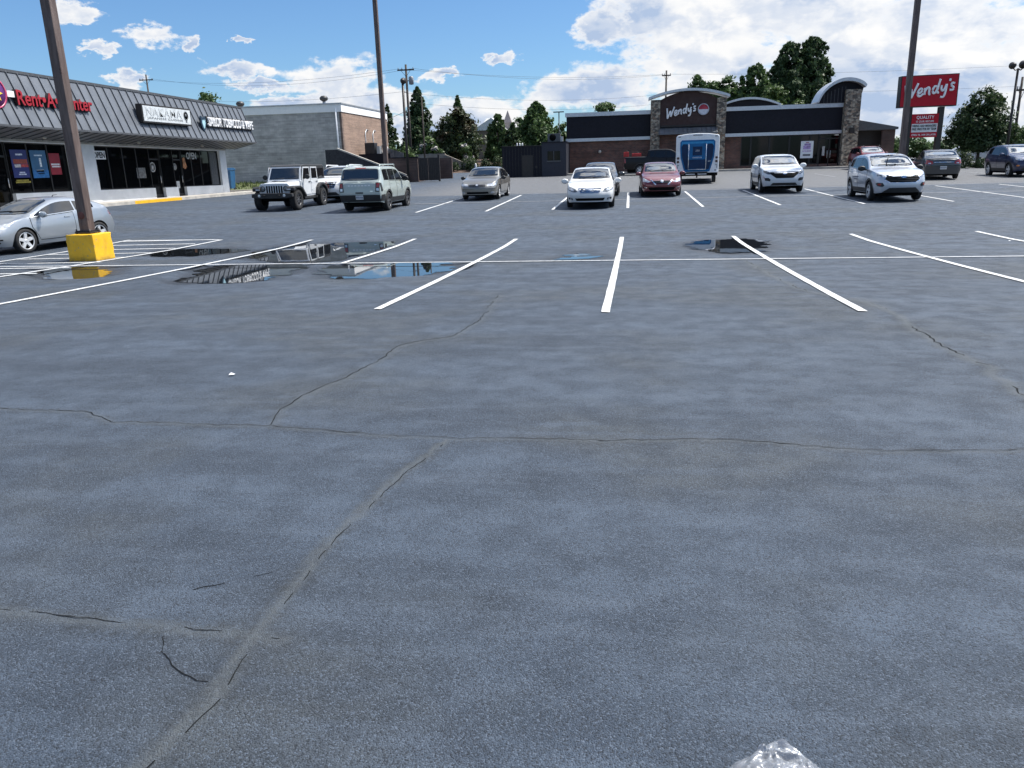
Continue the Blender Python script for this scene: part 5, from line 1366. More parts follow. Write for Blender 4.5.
    m = MB(); m.box(-44, xt-.13, Y0-.5, 51.3, 5.6, 5.85); m.build('flat_roof', M_ROOF, t, xf=xf)
    # walk and kerb
    m = MB(); n = 30
    def strip(y0, y1, x0, x1, name, mat, kind):
        mb = MB()
        k = max(2, int((y1-y0)/1.5))
        for i in range(k):
            a, b = y0+(y1-y0)*i/k, y0+(y1-y0)*(i+1)/k
            za, zb = G(x1, a)+.15, G(x1, b)+.15
            mb.hull([(x0,a,za-.5),(x1,a,za-.5),(x1,b,zb-.5),(x0,b,zb-.5),(x0,a,za),(x1,a,za),(x1,b,zb),(x0,b,zb)], [(4,5,6,7),(1,2,6,5),(0,3,7,4)]+([(0,1,5,4)] if i == 0 else [])+([(2,3,7,6)] if i == k-1 else []))
        return tag(mb.build(name, mat), kind=kind)
    strip(13.5, 52.6, -26.28, -25.05, 'sidewalk', M_CONC, 'structure')
    strip(13.5, 37.6, -25.048, -24.90, 'kerb', M_CONC, 'structure'); strip(37.6, 42.0, -25.048, -24.897, 'yellow_kerb', M_YELLOW, 'structure'); strip(42.0, 52.6, -25.048, -24.90, 'kerb', M_CONC, 'structure')
    # things fixed on the front
    def zz(y, z): return z+fall(y)
    # letters of the first shop
    ax = -24.985
    def lean(z): return -24.62-(z-3.88)/(6.10-3.88)*.83
    s = thing('shop_sign', (lean(5.1)+.12, 30.62, zz(33, 5.12)), 'red raised letters on the grey roof, behind the brown light pole', 'sign')
    red = simple('red_channel_letter', (.34,.012,.022), .45); ret = simple('letter_return_black', (.02,.012,.014), .5)
    lettering('lettering', 'Rent\u2022A\u2022Center', 1.0, red, s, (.16, 0, -.36), '+x', .01, bold=.012, fit=(4.70, .60))
    lettering('letter_return', 'Rent\u2022A\u2022Center', 1.0, ret, s, (.075, -.02, -.38), '+x', .075, bold=.018, fit=(4.75, .63))
    m = MB(); m.box(-.12, .0, -.1, 4.8, -.05, .05); m.build('raceway', M_MANSARD_TRIM, s)
    e = thing('emblem_sign', (lean(5.1)+.12, 29.52, zz(30.5, 5.12)), 'round purple emblem with yellow centre left of the red letters', 'sign')
    purple = simple('emblem_purple', (.10,.03,.16), .4); yel = simple('emblem_yellow', (.85,.66,.06), .4); pink = simple('emblem_rim', (.50,.06,.14), .4)
    m = MB(); m.lathe([(.60, 0), (.60, .14), (.53, .15), (.53, .0)], 'x', seg=32); m.build('rim', pink, e)
    m = MB(); m.lathe([(.525, .0), (.525, .13), (.01, .131)], 'x', seg=32); m.build('disc', purple, e)
    m = MB(); pts = []
    for k in range(14):
        a = 2*math.pi*k/14; r_ = .36 if k % 2 == 0 else .17; pts.append((r_*math.cos(a), r_*math.sin(a)))
    m.prism(pts, 'x', .132, .16); m.build('star', yel, e)
    m = MB(); m.box(.02, .14, .62, 1.0, -.10, .14); m.build('connector', M_WHITE, e)
    # lit box sign
    b = thing('box_sign', (lean(4.98)+.12, 38.95, zz(41, 4.98)), 'white framed box sign with outlined capitals in the middle of the grey roof', 'sign')
    m = MB(); m.box(-.05, .28, 0, 4.7, -.46, .46, bev=.015); m.build('cabinet', M_DARKSTEEL, b)
    face = simple('sign_face_white', (.60,.63,.64), .3, coat=.3); m = MB(); m.box(.281, .295, .09, 4.61, -.38, .38); fc = m.build('face', face, b)
    gr = simple('outline_grey', (.11,.12,.13), .5)
    lettering('lettering', 'NAKAMA', 1, gr, fc, (.298, .34, -.10), '+x', .003, bold=.012, fit=(3.35, .40), spacing=1.15)
    lettering('lettering_inner', 'NAKAMA', 1, face, fc, (.305, .345, -.095), '+x', .003, bold=-.014, fit=(3.34, .39), spacing=1.15)
    lettering('subtitle', 'JAPANESE CUISINE', 1, gr, fc, (.298, .36, -.30), '+x', .003, bold=.006, fit=(3.4, .14), spacing=1.1)
    m = MB(); m.lathe([(.24, 0), (.24, .008), (.19, .008), (.19, 0)], 'x', (.297, 4.13, .06), 28); m.lathe([(.09, 0), (.09, .008), (.001, .008)], 'x', (.297, 4.13, .08), 18); m.box(.297, .304, 4.06, 4.20, -.30, -.12); m.build('emblem', gr, fc)
    v = thing('shop_sign', (lean(4.72)+.10, 44.9, zz(48, 4.78)), 'white capitals with a small blue crest at the far end of the grey roof', 'sign')
    lettering('lettering', 'SAILOR TOBACCO & VAPE', 1, M_WHITE, v, (.10, .80, -.10), '+x', .05, bold=.004, fit=(5.75, .52))
    m = MB(); m.box(-.10, .045, .76, 6.58, -.14, .46); m.build('shadow_panel', M_DARKSTEEL, v)  # dark panel added behind the letters in place of their shadows
    m = MB(); m.prism([(0,.34),(.08,.44),(.2,.36),(.38,.36),(.5,.44),(.58,.34),(.60,.05),(.44,-.28),(.29,-.42),(.14,-.28),(-.02,.05)], 'x', .0, .09); c = m.build('crest', simple('crest_navy', (.015,.035,.06), .4), v)
    m = MB(); m.prism([(.12,.24),(.22,.16),(.29,.24),(.37,.16),(.46,.24),(.46,.02),(.36,-.20),(.29,-.28),(.22,-.20),(.12,.02)], 'x', .091, .105); m.build('crest_centre', simple('crest_pale_blue', (.38,.60,.68), .4), c)
    # posters and stickers behind the glass line
    def poster(y0, y1, z0, z1, label, cols, name='poster'):
        o = thing(name, (XW-.165, (y0+y1)/2, zz(y0, z0)), label, 'poster'); w = (y1-y0)/2; H = z1-z0
        m = MB(); m.box(-.008, .004, -w, w, 0, H); sh = m.build('sheet', simple('poster_print', cols[0], .4, var=.15, vscale=3), o)
        for nm, col, a, b_, c_, d_ in cols[1:]:
            m = MB(); m.box(.0045, .007, -w+2*w*a, -w+2*w*b_, H*c_, H*d_); m.build(nm, simple(nm+'_ink', col, .4, var=.3, vscale=9), sh)
        return o
    poster(31.62, 32.62, 1.86, 3.05, 'deep blue poster with a red photo band in the first shop window', [(.018,.028,.15), ('photo', (.32,.06,.03), .10,.92,.50,.66), ('photo', (.55,.50,.48), .14,.5,.37,.48), ('photo', (.50,.06,.05), .52,.95,.38,.48), ('heading', (.70,.72,.8), .3,.7,.80,.86), ('caption', (.60,.62,.72), .30,.75,.10,.14), ('caption', (.60,.62,.72), .36,.68,.16,.21)])
    poster(32.78, 33.78, 1.84, 3.05, 'light blue poster with a white bottle shape in the first shop window', [(.035,.13,.25), ('lower_band', (.02,.14,.36), 0,1,0,.28), ('bottle', (.72,.76,.78), .52,.64,.40,.72), ('heading', (.55,.66,.75), .25,.75,.79,.84), ('caption', (.75,.80,.85), .25,.72,.22,.29), ('caption', (.75,.80,.85), .3,.75,.15,.18)])
    poster(33.96, 34.66, 1.98, 2.94, 'small red poster with a white word band beside the light pole', [(.30,.010,.022), ('word_band', (.75,.70,.70), .10,.92,.44,.52), ('word_band', (.72,.66,.66), .14,.96,.34,.41)])
    o = thing('window_sticker', (XW-.165, 32.1, zz(32, 1.66)), 'yellow lettered strip below the deep blue poster', 'sticker')
    m = MB(); m.box(0, .004, -.45, .45, -.02, .05); m.box(0, .004, -.4, .35, .07, .12); m.build('lettering', simple('sticker_yellow', (.30,.24,.03), .5, var=.4, vscale=12), o)
    for yy, zq, body, lab, panel in ((37.06, 2.72, 'OPEN', 'white panel with black capitals at the near end of the second shop window', True), (45.72, 2.80, 'OPEN', 'white capitals high in the far shop window, right of both doors', False)):
        o = thing('window_sign', (XW-.16, yy, zz(yy, zq)), lab, 'sign')
        if panel:
            m = MB(); m.box(-.01, .0, -.02, 1.02, -.02, .40); sh = m.build('panel', M_WHITE, o); lettering('lettering', body, 1, simple('black_ink', (.012,.012,.012), .5), sh, (.004, .06, .04), '+x', .003, bold=.03, fit=(.90, .30))
        else: lettering('lettering', body, 1, simple('grey_white_lettering', (.40,.40,.38), .5), o, (.004, 0, 0), '+x', .003, bold=.03, fit=(1.15, .40))
    def decal(y, z, r_, lab, col, ring=True):
        o = thing('door_decal', (XW-.175, y, zz(y, z)), lab, 'sticker'); m = MB()
        if ring: m.lathe([(r_, 0), (r_, .006), (r_*.8, .006), (r_*.8, 0)], 'x', seg=28); m.lathe([(r_*.42, 0), (r_*.42, .006), (r_*.001, .006)], 'x', (0, 0, r_*.05), 14); m.box(0, .006, -r_*.45, r_*.3, -r_*.5, -r_*.3)
        else: m.lathe([(r_, 0), (r_, .006), (.001, .006)], 'x', seg=20)
        m.build('print', simple('decal_ink', col, .5, var=.25, vscale=20), o)
    decal(42.1, 2.33, .27, 'round pale emblem with ring on the nearer door of the second shop', (.50,.50,.48)); decal(44.35, 2.36, .19, 'small round pale emblem on the farther door of the second shop', (.48,.48,.46))
    o = thing('window_banner', (XW-.16, 45.4, zz(46, 2.45)), 'orange and cream round banner right of the farther shop door', 'sticker')
    m = MB(); m.prism([(-.14,.42),(.10,.46),(.16,.20),(.26,-.10),(.02,-.22),(-.20,-.12),(-.14,.1)], 'x', 0, .006); m.build('print', simple('banner_orange', (.42,.17,.06), .5, var=.5, vscale=7), o)
    o = thing('window_notice', (XW-.165, 44.45, zz(44.5, 1.12)), 'white printed notice low on the farther shop door', 'sticker'); m = MB(); m.box(0, .004, -.17, .17, 0, .42); m.build('sheet', simple('notice_paper', (.45,.46,.45), .6, var=.4, vscale=14), o)
    o = thing('window_notice', (XW-.165, 40.95, zz(41, 1.75)), 'mottled grey notice left of the nearer shop door', 'sticker'); m = MB(); m.box(0, .004, -.42, .40, 0, .55); m.build('sheet', simple('notice_grey', (.14,.14,.135), .6, var=.5, vscale=9), o)  # plain grey sheet, tone mottled at random
    o = thing('curtain', (XW-.18, 48.9, zz(49, 1.25)), 'pale grey curtain behind the last shop window', 'curtain')
    m = MB(); pts = []
    for k in range(41): pts.append((-.45+.9*k/40, .012*math.sin(k*1.9)))
    vs = [[m.bm.verts.new((q[1], q[0], z)) for q in pts] for z in (0, 2.0)]
    for k in range(40): m.bm.faces.new([vs[0][k], vs[0][k+1], vs[1][k+1], vs[1][k]])
    m.build('cloth', simple('curtain_cloth', (.13,.135,.14), .9), o)
    # wall lamps under the soffit
    for i, y in enumerate((33.0, 40.0, 46.5)):
        o = thing('soffit_lamp', (XW+.55, y, zz(y, 3.60)), ['small pale soffit lamp above the posters', 'small pale soffit lamp over the second shop window', 'small pale soffit lamp near the far end'][i], 'lamp', group='soffit lamps')
        m = MB(); m.lathe([(.02, .06), (.10, .04), (.10, -.03), (.06, -.09), (.001, -.10)], 'z', seg=14); m.build('housing', M_CONC, o)

def grey_building():
    t = thing('grey_building', (0, 0, 0), 'grey block building with white parapet and warm brick side, behind the parked SUVs', 'building')
    x0, x1, y0, y1, zt = -46, -23.75, 66.0, 79.0, 6.55
    m = MB(); m.box(x0, x1-.18, y0, y0+.3, .2, zt); m.build('front_wall', M_BLOCK, t)
    m = MB(); m.box(x1-.30, x1, y0+.31, y1, .2, zt-.02); m.build('brick_wall', M_BRICKSIDE, t)
    m = MB(); m.box(x1-.178, x1+.004, y0-.004, y0+.309, .2, zt-.01); m.build('corner_pier', brick_mat('corner_brick', (.24,.15,.11), (.18,.11,.085), (.2,.18,.16)), t)
    m = MB(); m.box(x0, x1+.06, y0-.06, y0+.36, zt+.001, zt+.62); m.box(x1-.34, x1+.062, y0+.361, y1, zt+.001, zt+.62); m.build('parapet', M_WHITEFASCIA, t)
    m = MB(); m.box(x0, x1+.12, y0-.12, y0+.40, zt+.621, zt+.72); m.box(x1-.38, x1+.12, y0+.401, y1, zt+.621, zt+.72); m.build('parapet_coping', M_GALV, t)
    m = MB(); m.box(x0, x1-.4, y0+.4, y1, zt-.1, zt+.1); m.build('flat_roof', M_ROOF, t)
    m = MB(); m.tube([(x1-.42, y0-.09, .8), (x1-.42, y0-.09, zt+.3)], .075, 10); m.build('downpipe', M_WHITEFASCIA, t)
    m = MB()
    for yy in (71.8, 74.0): m.tube([(x1+.06, yy, 1.6), (x1+.06, yy, 5.0), (x1+.06, yy+.4, 5.35), (x1+.06, yy+.9, 5.3)], .045, 8)
    m.build('wall_conduit', M_GALV, t)
    for (px, yy, h, lab) in ((-33.6, 68, .55, 'round roof vent at the left end of the grey building'), (-26.1, 68.5, .75, 'round roof vent near the corner of the grey building'), (-28.7, 69, .32, 'short grey stub pipe on the grey building roof')):
        o = thing('roof_vent', (px, yy, zt+.1), lab, 'vent', group='roof vents'); m = MB()
        m.lathe([(.14, 0), (.14, h), (.14, h+.25)], 'z', seg=12); m.build('stack', M_GALV, o)
        if h > .4:
            m = MB(); m.lathe([(.20, h+.25), (.34, h+.36), (.36, h+.52), (.22, h+.66), (.02, h+.70)], 'z', seg=16); m.build('turbine', simple('vent_dark_metal', (.07,.07,.07), .5, .5), o)
    # yard between the two buildings
    m = MB(); k = 12
    def slab(xa, xb, ya, yb, h, name, mat, kind='structure'):
        mb = MB(); z = [G(xb, ya)+h, G(xb, yb)+h]
        mb.hull([(xa,ya,z[0]-.6),(xb,ya,z[0]-.6),(xb,yb,z[1]-.6),(xa,yb,z[1]-.6),(xa,ya,z[0]),(xb,ya,z[0]),(xb,yb,z[1]),(xa,yb,z[1])], [(4,5,6,7),(0,1,5,4),(1,2,6,5),(2,3,7,6),(3,0,4,7)])
        return tag(mb.build(name, mat), kind=kind)
    slab(-44, -23.9, 56.0, 65.99, .13, 'grass_verge', simple('verge_turf', (.085,.10,.035), .95, var=.4, vscale=1.5))
    slab(-44, -23.75, 55.5, 55.99, .15, 'kerb', M_CONC); slab(-23.898, -23.75, 55.991, 66, .15, 'kerb', M_CONC); slab(-44, -23.95, 52.61, 55.49, .03, 'side_walk', M_CONC)
    bld = bunch_grass(-33, -24.5, 57, 65.5, 900); tag(bld, kind='stuff')
    o = thing('wheeled_bin', (-29.55, 56.6, G(-29, 56)+.13), 'tall blue bin beside the far end of the shop building', 'bin')
    m = MB(); m.hull([(-.28,-.3,.12),(.28,-.3,.12),(.28,.3,.12),(-.28,.3,.12),(-.36,-.38,1.45),(.36,-.38,1.45),(.36,.38,1.45),(-.36,.38,1.45)], [(0,1,2,3),(4,5,6,7),(0,1,5,4),(1,2,6,5),(2,3,7,6),(3,0,4,7)]); blue = simple('bin_blue', (.02,.09,.20), .5); m.build('body', blue, o)
    m = MB(); m.prism([(-.42,1.46),(.40,1.46),(.40,1.54),(.1,1.62),(-.3,1.60)], 'x', -.40, .40); m.build('lid', blue, o)
    for sx in (-.25, .25):
        m = MB(); m.lathe([(.12, -.04), (.12, .04)], 'x', (sx, .28, .12), 16); m.build('wheel', M_TYRE, o)

def bunch_grass(x0, x1, y0, y1, n):
    r = random.Random(11); m = MB()
    for _ in range(n):
        x, y = r.uniform(x0, x1), r.uniform(y0, y1); z = G(-23.9, y)+.12; h = r.uniform(.05, .30); a = r.uniform(0, 6.28); dx, dy = .05*math.cos(a), .05*math.sin(a)
        v = [m.bm.verts.new(p) for p in ((x-dx, y-dy, z), (x+dx, y+dy, z), (x+r.uniform(-.08, .08), y+r.uniform(-.08, .08), z+h))]; m.bm.faces.new(v)
    return m.build('grass', simple('grass_blades', (.10,.13,.035), .9, var=.4, vscale=1.5))

def service_yard():
    g = lambda x, y: G(x, y)
    t = thing('ramp_wall', (-20, 61.6, .8), 'dark wall with a pale coping that slopes down beside the grey building', 'wall')
    m = MB(); m.prism([(-3.7, -.2), (3.0, -.2), (3.0, .38), (-2.7, 2.62), (-3.7, 2.62)], 'y', -.12, .12); m.build('wall', simple('ramp_wall_dark', (.030,.031,.036), .8, var=.25), t)
    m = MB(); m.hull([(-2.7,-.16,2.625),(3.02,-.16,.385),(3.02,.16,.385),(-2.7,.16,2.625),(-2.7,-.16,2.74),(3.02,-.16,.50),(3.02,.16,.50),(-2.7,.16,2.74)], [(0,1,2,3),(4,5,6,7),(0,1,5,4),(1,2,6,5),(2,3,7,6),(3,0,4,7)]); m.build('coping', M_CONC, t)
    t = thing('air_conditioner', (-22.55, 70, 1.0), 'dark condenser box on a raised slab against the warm brick wall', 'air conditioner')
    m = MB(); m.box(-1.1, 1.8, -.6, .6, 0, 2.15); m.build('plinth', M_NAVYPAINT, t)
    m = MB(); m.box(-.55, .35, -.45, .45, 2.151, 3.10, bev=.03); m.build('cabinet', simple('condenser_dark', (.018,.017,.020), .5), t)
    m = MB(); m.box(.50, .75, -.3, .3, 2.151, 2.80); m.tube([(.95,-.2,2.151),(.95,-.2,2.85),(1.3,-.2,2.9)], .06, 8); m.tube([(1.35,0,2.151),(1.35,0,2.72)], .10, 8); m.build('pipework', M_GALV, t)
    t = thing('brick_enclosure', (-17.3, 62.0, .8), 'brown brick bin enclosure with a dark double gate', 'enclosure')
    m = MB(); br = brick_mat('enclosure_brick', (.105,.055,.044), (.075,.042,.036), (.11,.10,.09))
    m.box(-1.55, .95, 0, .25, -.1, 1.82); m.box(.70, .949, .251, 5.5, -.1, 1.815); m.box(-1.55, 2.5, 5.5, 5.75, -.1, 1.8); m.build('wall', br, t)
    m = MB(); m.box(-1.60, 1.0, -.05, .30, 1.821, 1.90); m.build('coping', M_NAVYPAINT, t)
    for i, (a, b) in enumerate(((1.0, 1.78), (1.80, 2.58))):
        m = MB(); m.box(a, b, -.05, .0, .08, 1.80)
        for k in range(5): m.box(a+.03+k*.155, a+.10+k*.155, -.065, -.051, .12, 1.76)
        m.build('gate', M_DARKSTEEL, t)
    m = MB(); m.box(2.60, 2.74, -.12, .02, -.1, 2.02); m.build('gate_post', M_DARKSTEEL, t)
    t = thing('wood_fence', (-21.2, 72.0, 1.0), 'grey board fence behind the brick enclosure', 'fence')
    m = MB()
    for k in range(11): m.box(-.8+k*.16, -.8+k*.16+.145, -.02, .02, 0, 2.72-k*.05)
    m.box(-.8, 1.0, .021, .06, .5, .6); m.box(-.8, 1.0, .021, .06, 1.7, 1.8); m.build('boards', simple('weathered_boards', (.12,.12,.125), .85, var=.3, vscale=3), t)
    t = thing('retaining_wall', (-23.7, 90, 1.2), 'pale retaining wall at the back of the drive below the trees', 'wall')
    m = MB(); m.box(-5, 3.2, 0, .4, -.4, 2.1); m.hull([(3.2,0,-.4),(7.0,-4,-.4),(7.0,-3.6,-.4),(3.2,.4,-.4),(3.2,0,2.0),(7.0,-4,.7),(7.0,-3.6,.7),(3.2,.4,2.0)], [(0,1,2,3),(4,5,6,7),(0,1,5,4),(1,2,6,5),(2,3,7,6),(3,0,4,7)])
    m.build('wall', brick_mat('retaining_block', (.30,.27,.23), (.25,.225,.19), (.2,.18,.16), bw=.4, bh=.2), t)
    m = MB(); m.hull([(-21.4,84.5,1.2),(-10.5,84.0,1.2),(-10.5,100,2.6),(-21.4,100,2.6)], [(0,1,2,3)])
    tag(m.build('planting_bed', simple('bark_mulch', (.085,.052,.035), .95, var=.4, vscale=3)), kind='structure')

def restaurant():
    t = thing('restaurant', (0, 0, 0), 'brick restaurant with dark fascia bands, stone piers and an arched sign tower', 'building')
    Y = 70.0; zb = .70; z1, z2, z3, z4 = 3.62, 3.88, 5.66, 5.98
    m = MB(); m.box(-5.15, 1.95, Y, Y+.3, zb, z1); m.box(8.05, 9.45, Y, Y+.3, zb, z1); m.box(9.45, 17.35, Y, Y+.3, zb, 1.25); m.box(2.60, 7.40, Y-.35, Y-.05, zb, 4.70); m.box(-5.15, -4.85, Y+.301, Y+16, zb, z1); m.build('brick_wall', M_BRICK, t)
    for a, b in ((-5.15, 1.94), (8.06, 17.35)):
        m = MB(); m.box(a, b, Y-.10, Y+.25, z2+.001, z3); f = m.build('fascia', M_NAVYPAINT, t)
        m = MB(); m.box(a-.05, b, Y-.30, Y+.2, z1+.001, z2); m.build('lower_cornice', M_SILVERTRIM, t)
        m = MB(); m.box(a-.10, b, Y-.22, Y+.35, z3+.001, z4); m.build('upper_cornice', M_SILVERTRIM, t)
    m = MB(); m.box(-5.14, -4.86, Y+.36, Y+16, z2, z3); m.build('side_fascia', M_NAVYPAINT, t)
    m = MB(); m.box(-5.1, 18.4, Y+.4, Y+16, 5.3, 5.6); m.build('roof', M_ROOF, t)
    # central tower
    for a, b in ((1.95, 2.70), (7.30, 8.05)):
        m = MB(); m.box(a, b, Y-.75, Y+.4, zb, 6.72); m.build('stone_pier', M_STONE, t)
    m = MB(); arc = [(2.70, 4.62), (7.30, 4.62)] ; N = 12
    top = [(7.30-4.6*k/N, 6.70+.62*(1-((k/N-.5)*2)**2)) for k in range(N+1)]
    m.prism(arc+top, 'y', Y-.55, Y+.35); m.build('tower_panel', M_TOWER, t)
    m = MB(); out = []; inn = []
    for k in range(N*2+1):
        u = k/(N*2); x = 1.74+6.54*u; z = 6.73+.60*(1-((u-.5)*2)**2); out.append((x, z+.20)); inn.append((x, z))
    m.prism(inn+out[::-1], 'y', Y-.98, Y+.6); m.build('arched_coping', M_SILVERTRIM, t)
    m = MB(); m.box(2.70, 7.30, Y-.64, Y-.551, 4.56, 4.68); m.build('panel_rail', M_DARKSTEEL, t)
    m = MB(); m.prism([(Y-.40, 4.55), (Y-1.35, 4.02), (Y-1.35, 3.94), (Y-.40, 3.94)], 'x', 2.62, 7.38); cn = m.build('metal_canopy', M_MANSARD, t)
    m = MB()
    for k in range(13):
        x = 2.70+k*.38; m.hull([(x-.012,Y-.42,4.555),(x+.012,Y-.42,4.555),(x+.012,Y-1.34,4.045),(x-.012,Y-1.34,4.045),(x-.012,Y-.42,4.60),(x+.012,Y-.42,4.60),(x+.012,Y-1.37,4.07),(x-.012,Y-1.37,4.07)], [(0,1,2,3),(4,5,6,7),(0,1,5,4),(1,2,6,5),(2,3,7,6),(3,0,4,7)])
    m.build('canopy_seam', M_MANSARD_TRIM, cn)
    # the window front
    xs = [9.45, 10.25, 11.75, 13.35, 15.0, 15.7]
    for a, b in zip(xs[:-1], xs[1:]):
        m = MB(); m.box(a+.04, b-.04, Y+.05, Y+.07, 1.29, 3.58); w = m.build('window', M_SHOPGLASS, t)
        m = MB()
        for u0, u1, v0, v1 in ((a, a+.07, 1.251, 3.615), (b-.07, b, 1.251, 3.615), (a+.071, b-.071, 1.251, 1.32), (a+.071, b-.071, 3.54, 3.615)): m.box(u0, u1, Y-.02, Y+.12, v0, v1)
        m.build('window_frame', M_FRAME, w)
    m = MB(); m.box(15.75, 17.3, Y+.05, Y+.07, .98, 3.5); d = m.build('door', M_SHOPGLASS, t)
    m = MB()
    for u0, u1, v0, v1 in ((15.71, 15.80, .95, 3.615), (16.48, 16.56, .95, 3.2), (17.26, 17.349, .95, 3.615), (15.801, 17.259, 3.2, 3.3), (15.801, 17.259, 3.52, 3.615)): m.box(u0, u1, Y-.03, Y+.12, v0, v1)
    m.build('door_frame', M_FRAME, d)
    m = MB(); m.tube([(16.40, Y-.06, 1.7), (16.40, Y-.06, 2.3)], .02, 8); m.tube([(16.64, Y-.06, 1.7), (16.64, Y-.06, 2.3)], .02, 8); m.build('handle', M_ALLOY, d)
    # right-hand arch and pier
    m = MB(); m.box(17.36, 18.55, Y-.70, Y+.6, zb, 6.95); m.build('stone_pier', M_STONE, t)
    A = [(15.25,5.99),(15.45,6.45),(15.75,6.88),(16.2,7.25),(16.75,7.50),(17.35,7.58),(17.95,7.50),(18.45,7.30),(18.75,7.05)]
    As = [(q.x, q.y) for q in cr_spline([(a, b, 0) for a, b in A], 4)]
    m = MB(); m.prism(As+[(18.52, 5.985), (15.4, 5.985)], 'y', Y-.30, Y-.12); m.build('arch_panel', M_NAVYPAINT, t)
    m = MB()
    for k in range(7):
        x = 15.75+k*.27; m.box(x, x+.03, Y-.33, Y-.301, 5.99, 6.7+.1*k if k < 5 else 7.2)
    m.build('arch_batten', M_MANSARD_TRIM, t)
    m = MB(); o_ = [(16.9+(x-16.9)*1.045, 6+(z-6)*1.10+.10) for x, z in As]; m.prism(As+o_[::-1], 'y', Y-1.0, Y+1.6); m.build('arched_coping', M_SILVERTRIM, t)
    # low arch behind the right fascia
    m = MB(); lo, up = [], []
    for k in range(17):
        u = k/16; x = 7.6+5.2*u; z = 6.02+.62*(1-((u-.5)*2)**2); lo.append((x, z)); up.append((x, z+.17))
    m.prism(lo+up[::-1], 'y', Y+1.5, Y+2.6); m.build('arched_coping', M_SILVERTRIM, t)
    m = MB(); m.prism(lo+[(12.8, 5.6), (7.6, 5.6)], 'y', Y+1.8, Y+2.2); m.build('arch_panel', M_NAVYPAINT, t)
    # lower wing with a shed roof
    m = MB(); m.prism([(18.56, 4.62), (21.75, 3.98), (21.75, 3.80), (18.56, 3.80)], 'y', Y-.2, Y+6); m.build('shed_roof', M_MANSARD_TRIM, t)
    m = MB(); m.box(20.6, 21.6, Y, Y+.3, zb, 3.795); m.build('wing_pier', brick_mat('wing_brick', (.10,.05,.04), (.06,.035,.03), (.09,.08,.075)), t)
    m = MB(); m.box(18.56, 20.599, Y+.01, Y+.3, zb, 1.9); m.build('wing_wall', M_BRICK, t)
    m = MB(); m.box(18.56, 21.58, Y+1.2, Y+1.4, zb, 3.79); m.build('recess_wall', M_DARKSTEEL, t)
    # raised letters on the tower
    s = thing('tower_sign', (0, 0, 0), 'white script lettering on the brown arched tower of the restaurant', 'sign')
    script_lettering('lettering', M_WHITE, s, 3.25, 5.18, Y-.66, 2.35, .98, .062, rise=.26)
    m = MB()
    for x in (3.6, 4.4, 5.2): m.tube([(x, Y-.66, 5.62), (x, Y-.54, 5.62)], .02, 6)
    m.build('standoff', M_DARKSTEEL, s)
    e = thing('emblem_sign', (6.22, Y-.56, 5.86), 'round red and white emblem beside the script on the tower', 'sign')
    m = MB(); m.lathe([(.46, 0), (.46, -.10), (.39, -.11), (.39, 0)], 'y', seg=32); m.build('rim', simple('emblem_silver', (.45,.47,.52), .4), e)
    m = MB(); m.lathe([(.385, 0), (.385, -.09), (.001, -.091)], 'y', seg=32); m.build('disc', simple('emblem_red', (.42,.03,.05), .4), e)
    m = MB(); m.prism([(.385*math.cos(math.pi+math.pi*k/14), .385*math.sin(math.pi+math.pi*k/14)-.0) for k in range(15)], 'y', -.10, -.092); m.build('centre_panel', simple('emblem_pale', (.60,.62,.68), .4), e)
    p = thing('poster', (14.78, Y-.01, 1.74), 'tall white poster with violet print in the restaurant window', 'poster')
    m = MB(); m.box(-.50, .50, -.015, .0, 0, 1.36); sh = m.build('sheet', M_WHITE, p)
    for a, b, c, d_, col in ((-.30,.30,.70,1.0,(.42,.30,.55)), (-.22,.28,1.02,1.16,(.30,.20,.42)), (-.34,.34,.50,.62,(.55,.45,.62)), (-.30,.30,.18,.32,(.10,.10,.11)), (-.12,.14,1.20,1.28,(.45,.18,.25))):
        m = MB(); m.box(a, b, -.019, -.0155, c, d_); m.build('print', simple('poster_ink', col, .5, var=.4, vscale=8), sh)
    o = thing('window_notice', (16.1, Y-.01, 1.9), 'small pale notice on the restaurant door', 'sticker'); m = MB(); m.box(-.10, .10, 0, .01, 0, .75); m.build('sheet', simple('door_notice', (.42,.41,.40), .6, var=.4, vscale=9), o)
    o = thing('wall_lamp', (-2.3, Y-.02, 2.75), 'small pale lamp on the restaurant brick wall', 'lamp'); m = MB(); m.lathe([(.14, 0), (.13, -.10), (.05, -.15), (.001, -.155)], 'y', seg=14); m.build('housing', M_CONC, o)
    o = thing('wall_lamp', (18.0, Y-.72, 3.75), 'dark lantern on the right stone pier', 'lamp'); m = MB(); m.box(-.18, .18, -.22, .0, -.18, .28, bev=.03); m.build('housing', M_DARKSTEEL, o)
    # dark annex on the left
    a = thing('annex', (0, 0, 0), 'low dark blue-grey annex with a small window, left of the restaurant', 'building')
    m = MB(); m.box(-10.2, -6.9, 66.0, 66.25, .6, 3.30); m.box(-10.2, -9.95, 66.251, 72, .6, 3.29); m.build('screen_wall', M_NAVYPAINT, a)
    m = MB(); m.box(-6.899, -4.9, 65.9, 72, .6, 3.52); m.build('block', simple('annex_paint', (.016,.019,.031), .6, var=.15), a)
    m = MB()
    for k in range(13): m.box(-10.1+k*.25, -10.1+k*.25+.02, 65.985, 65.999, .7, 3.25)
    m.box(-10.25, -6.9, 65.93, 66.3, 3.301, 3.36); m.build('board_joint', M_DARKSTEEL, a)
    m = MB(); m.box(-6.42, -5.40, 65.87, 65.899, 2.12, 2.86); w = m.build('window', M_SHOPGLASS, a)
    m = MB(); m.box(-6.5, -5.32, 65.83, 65.868, 2.03, 2.115); m.box(-5.93, -5.89, 65.85, 65.869, 2.12, 2.86); m.build('sill', M_MANSARD_TRIM, w)
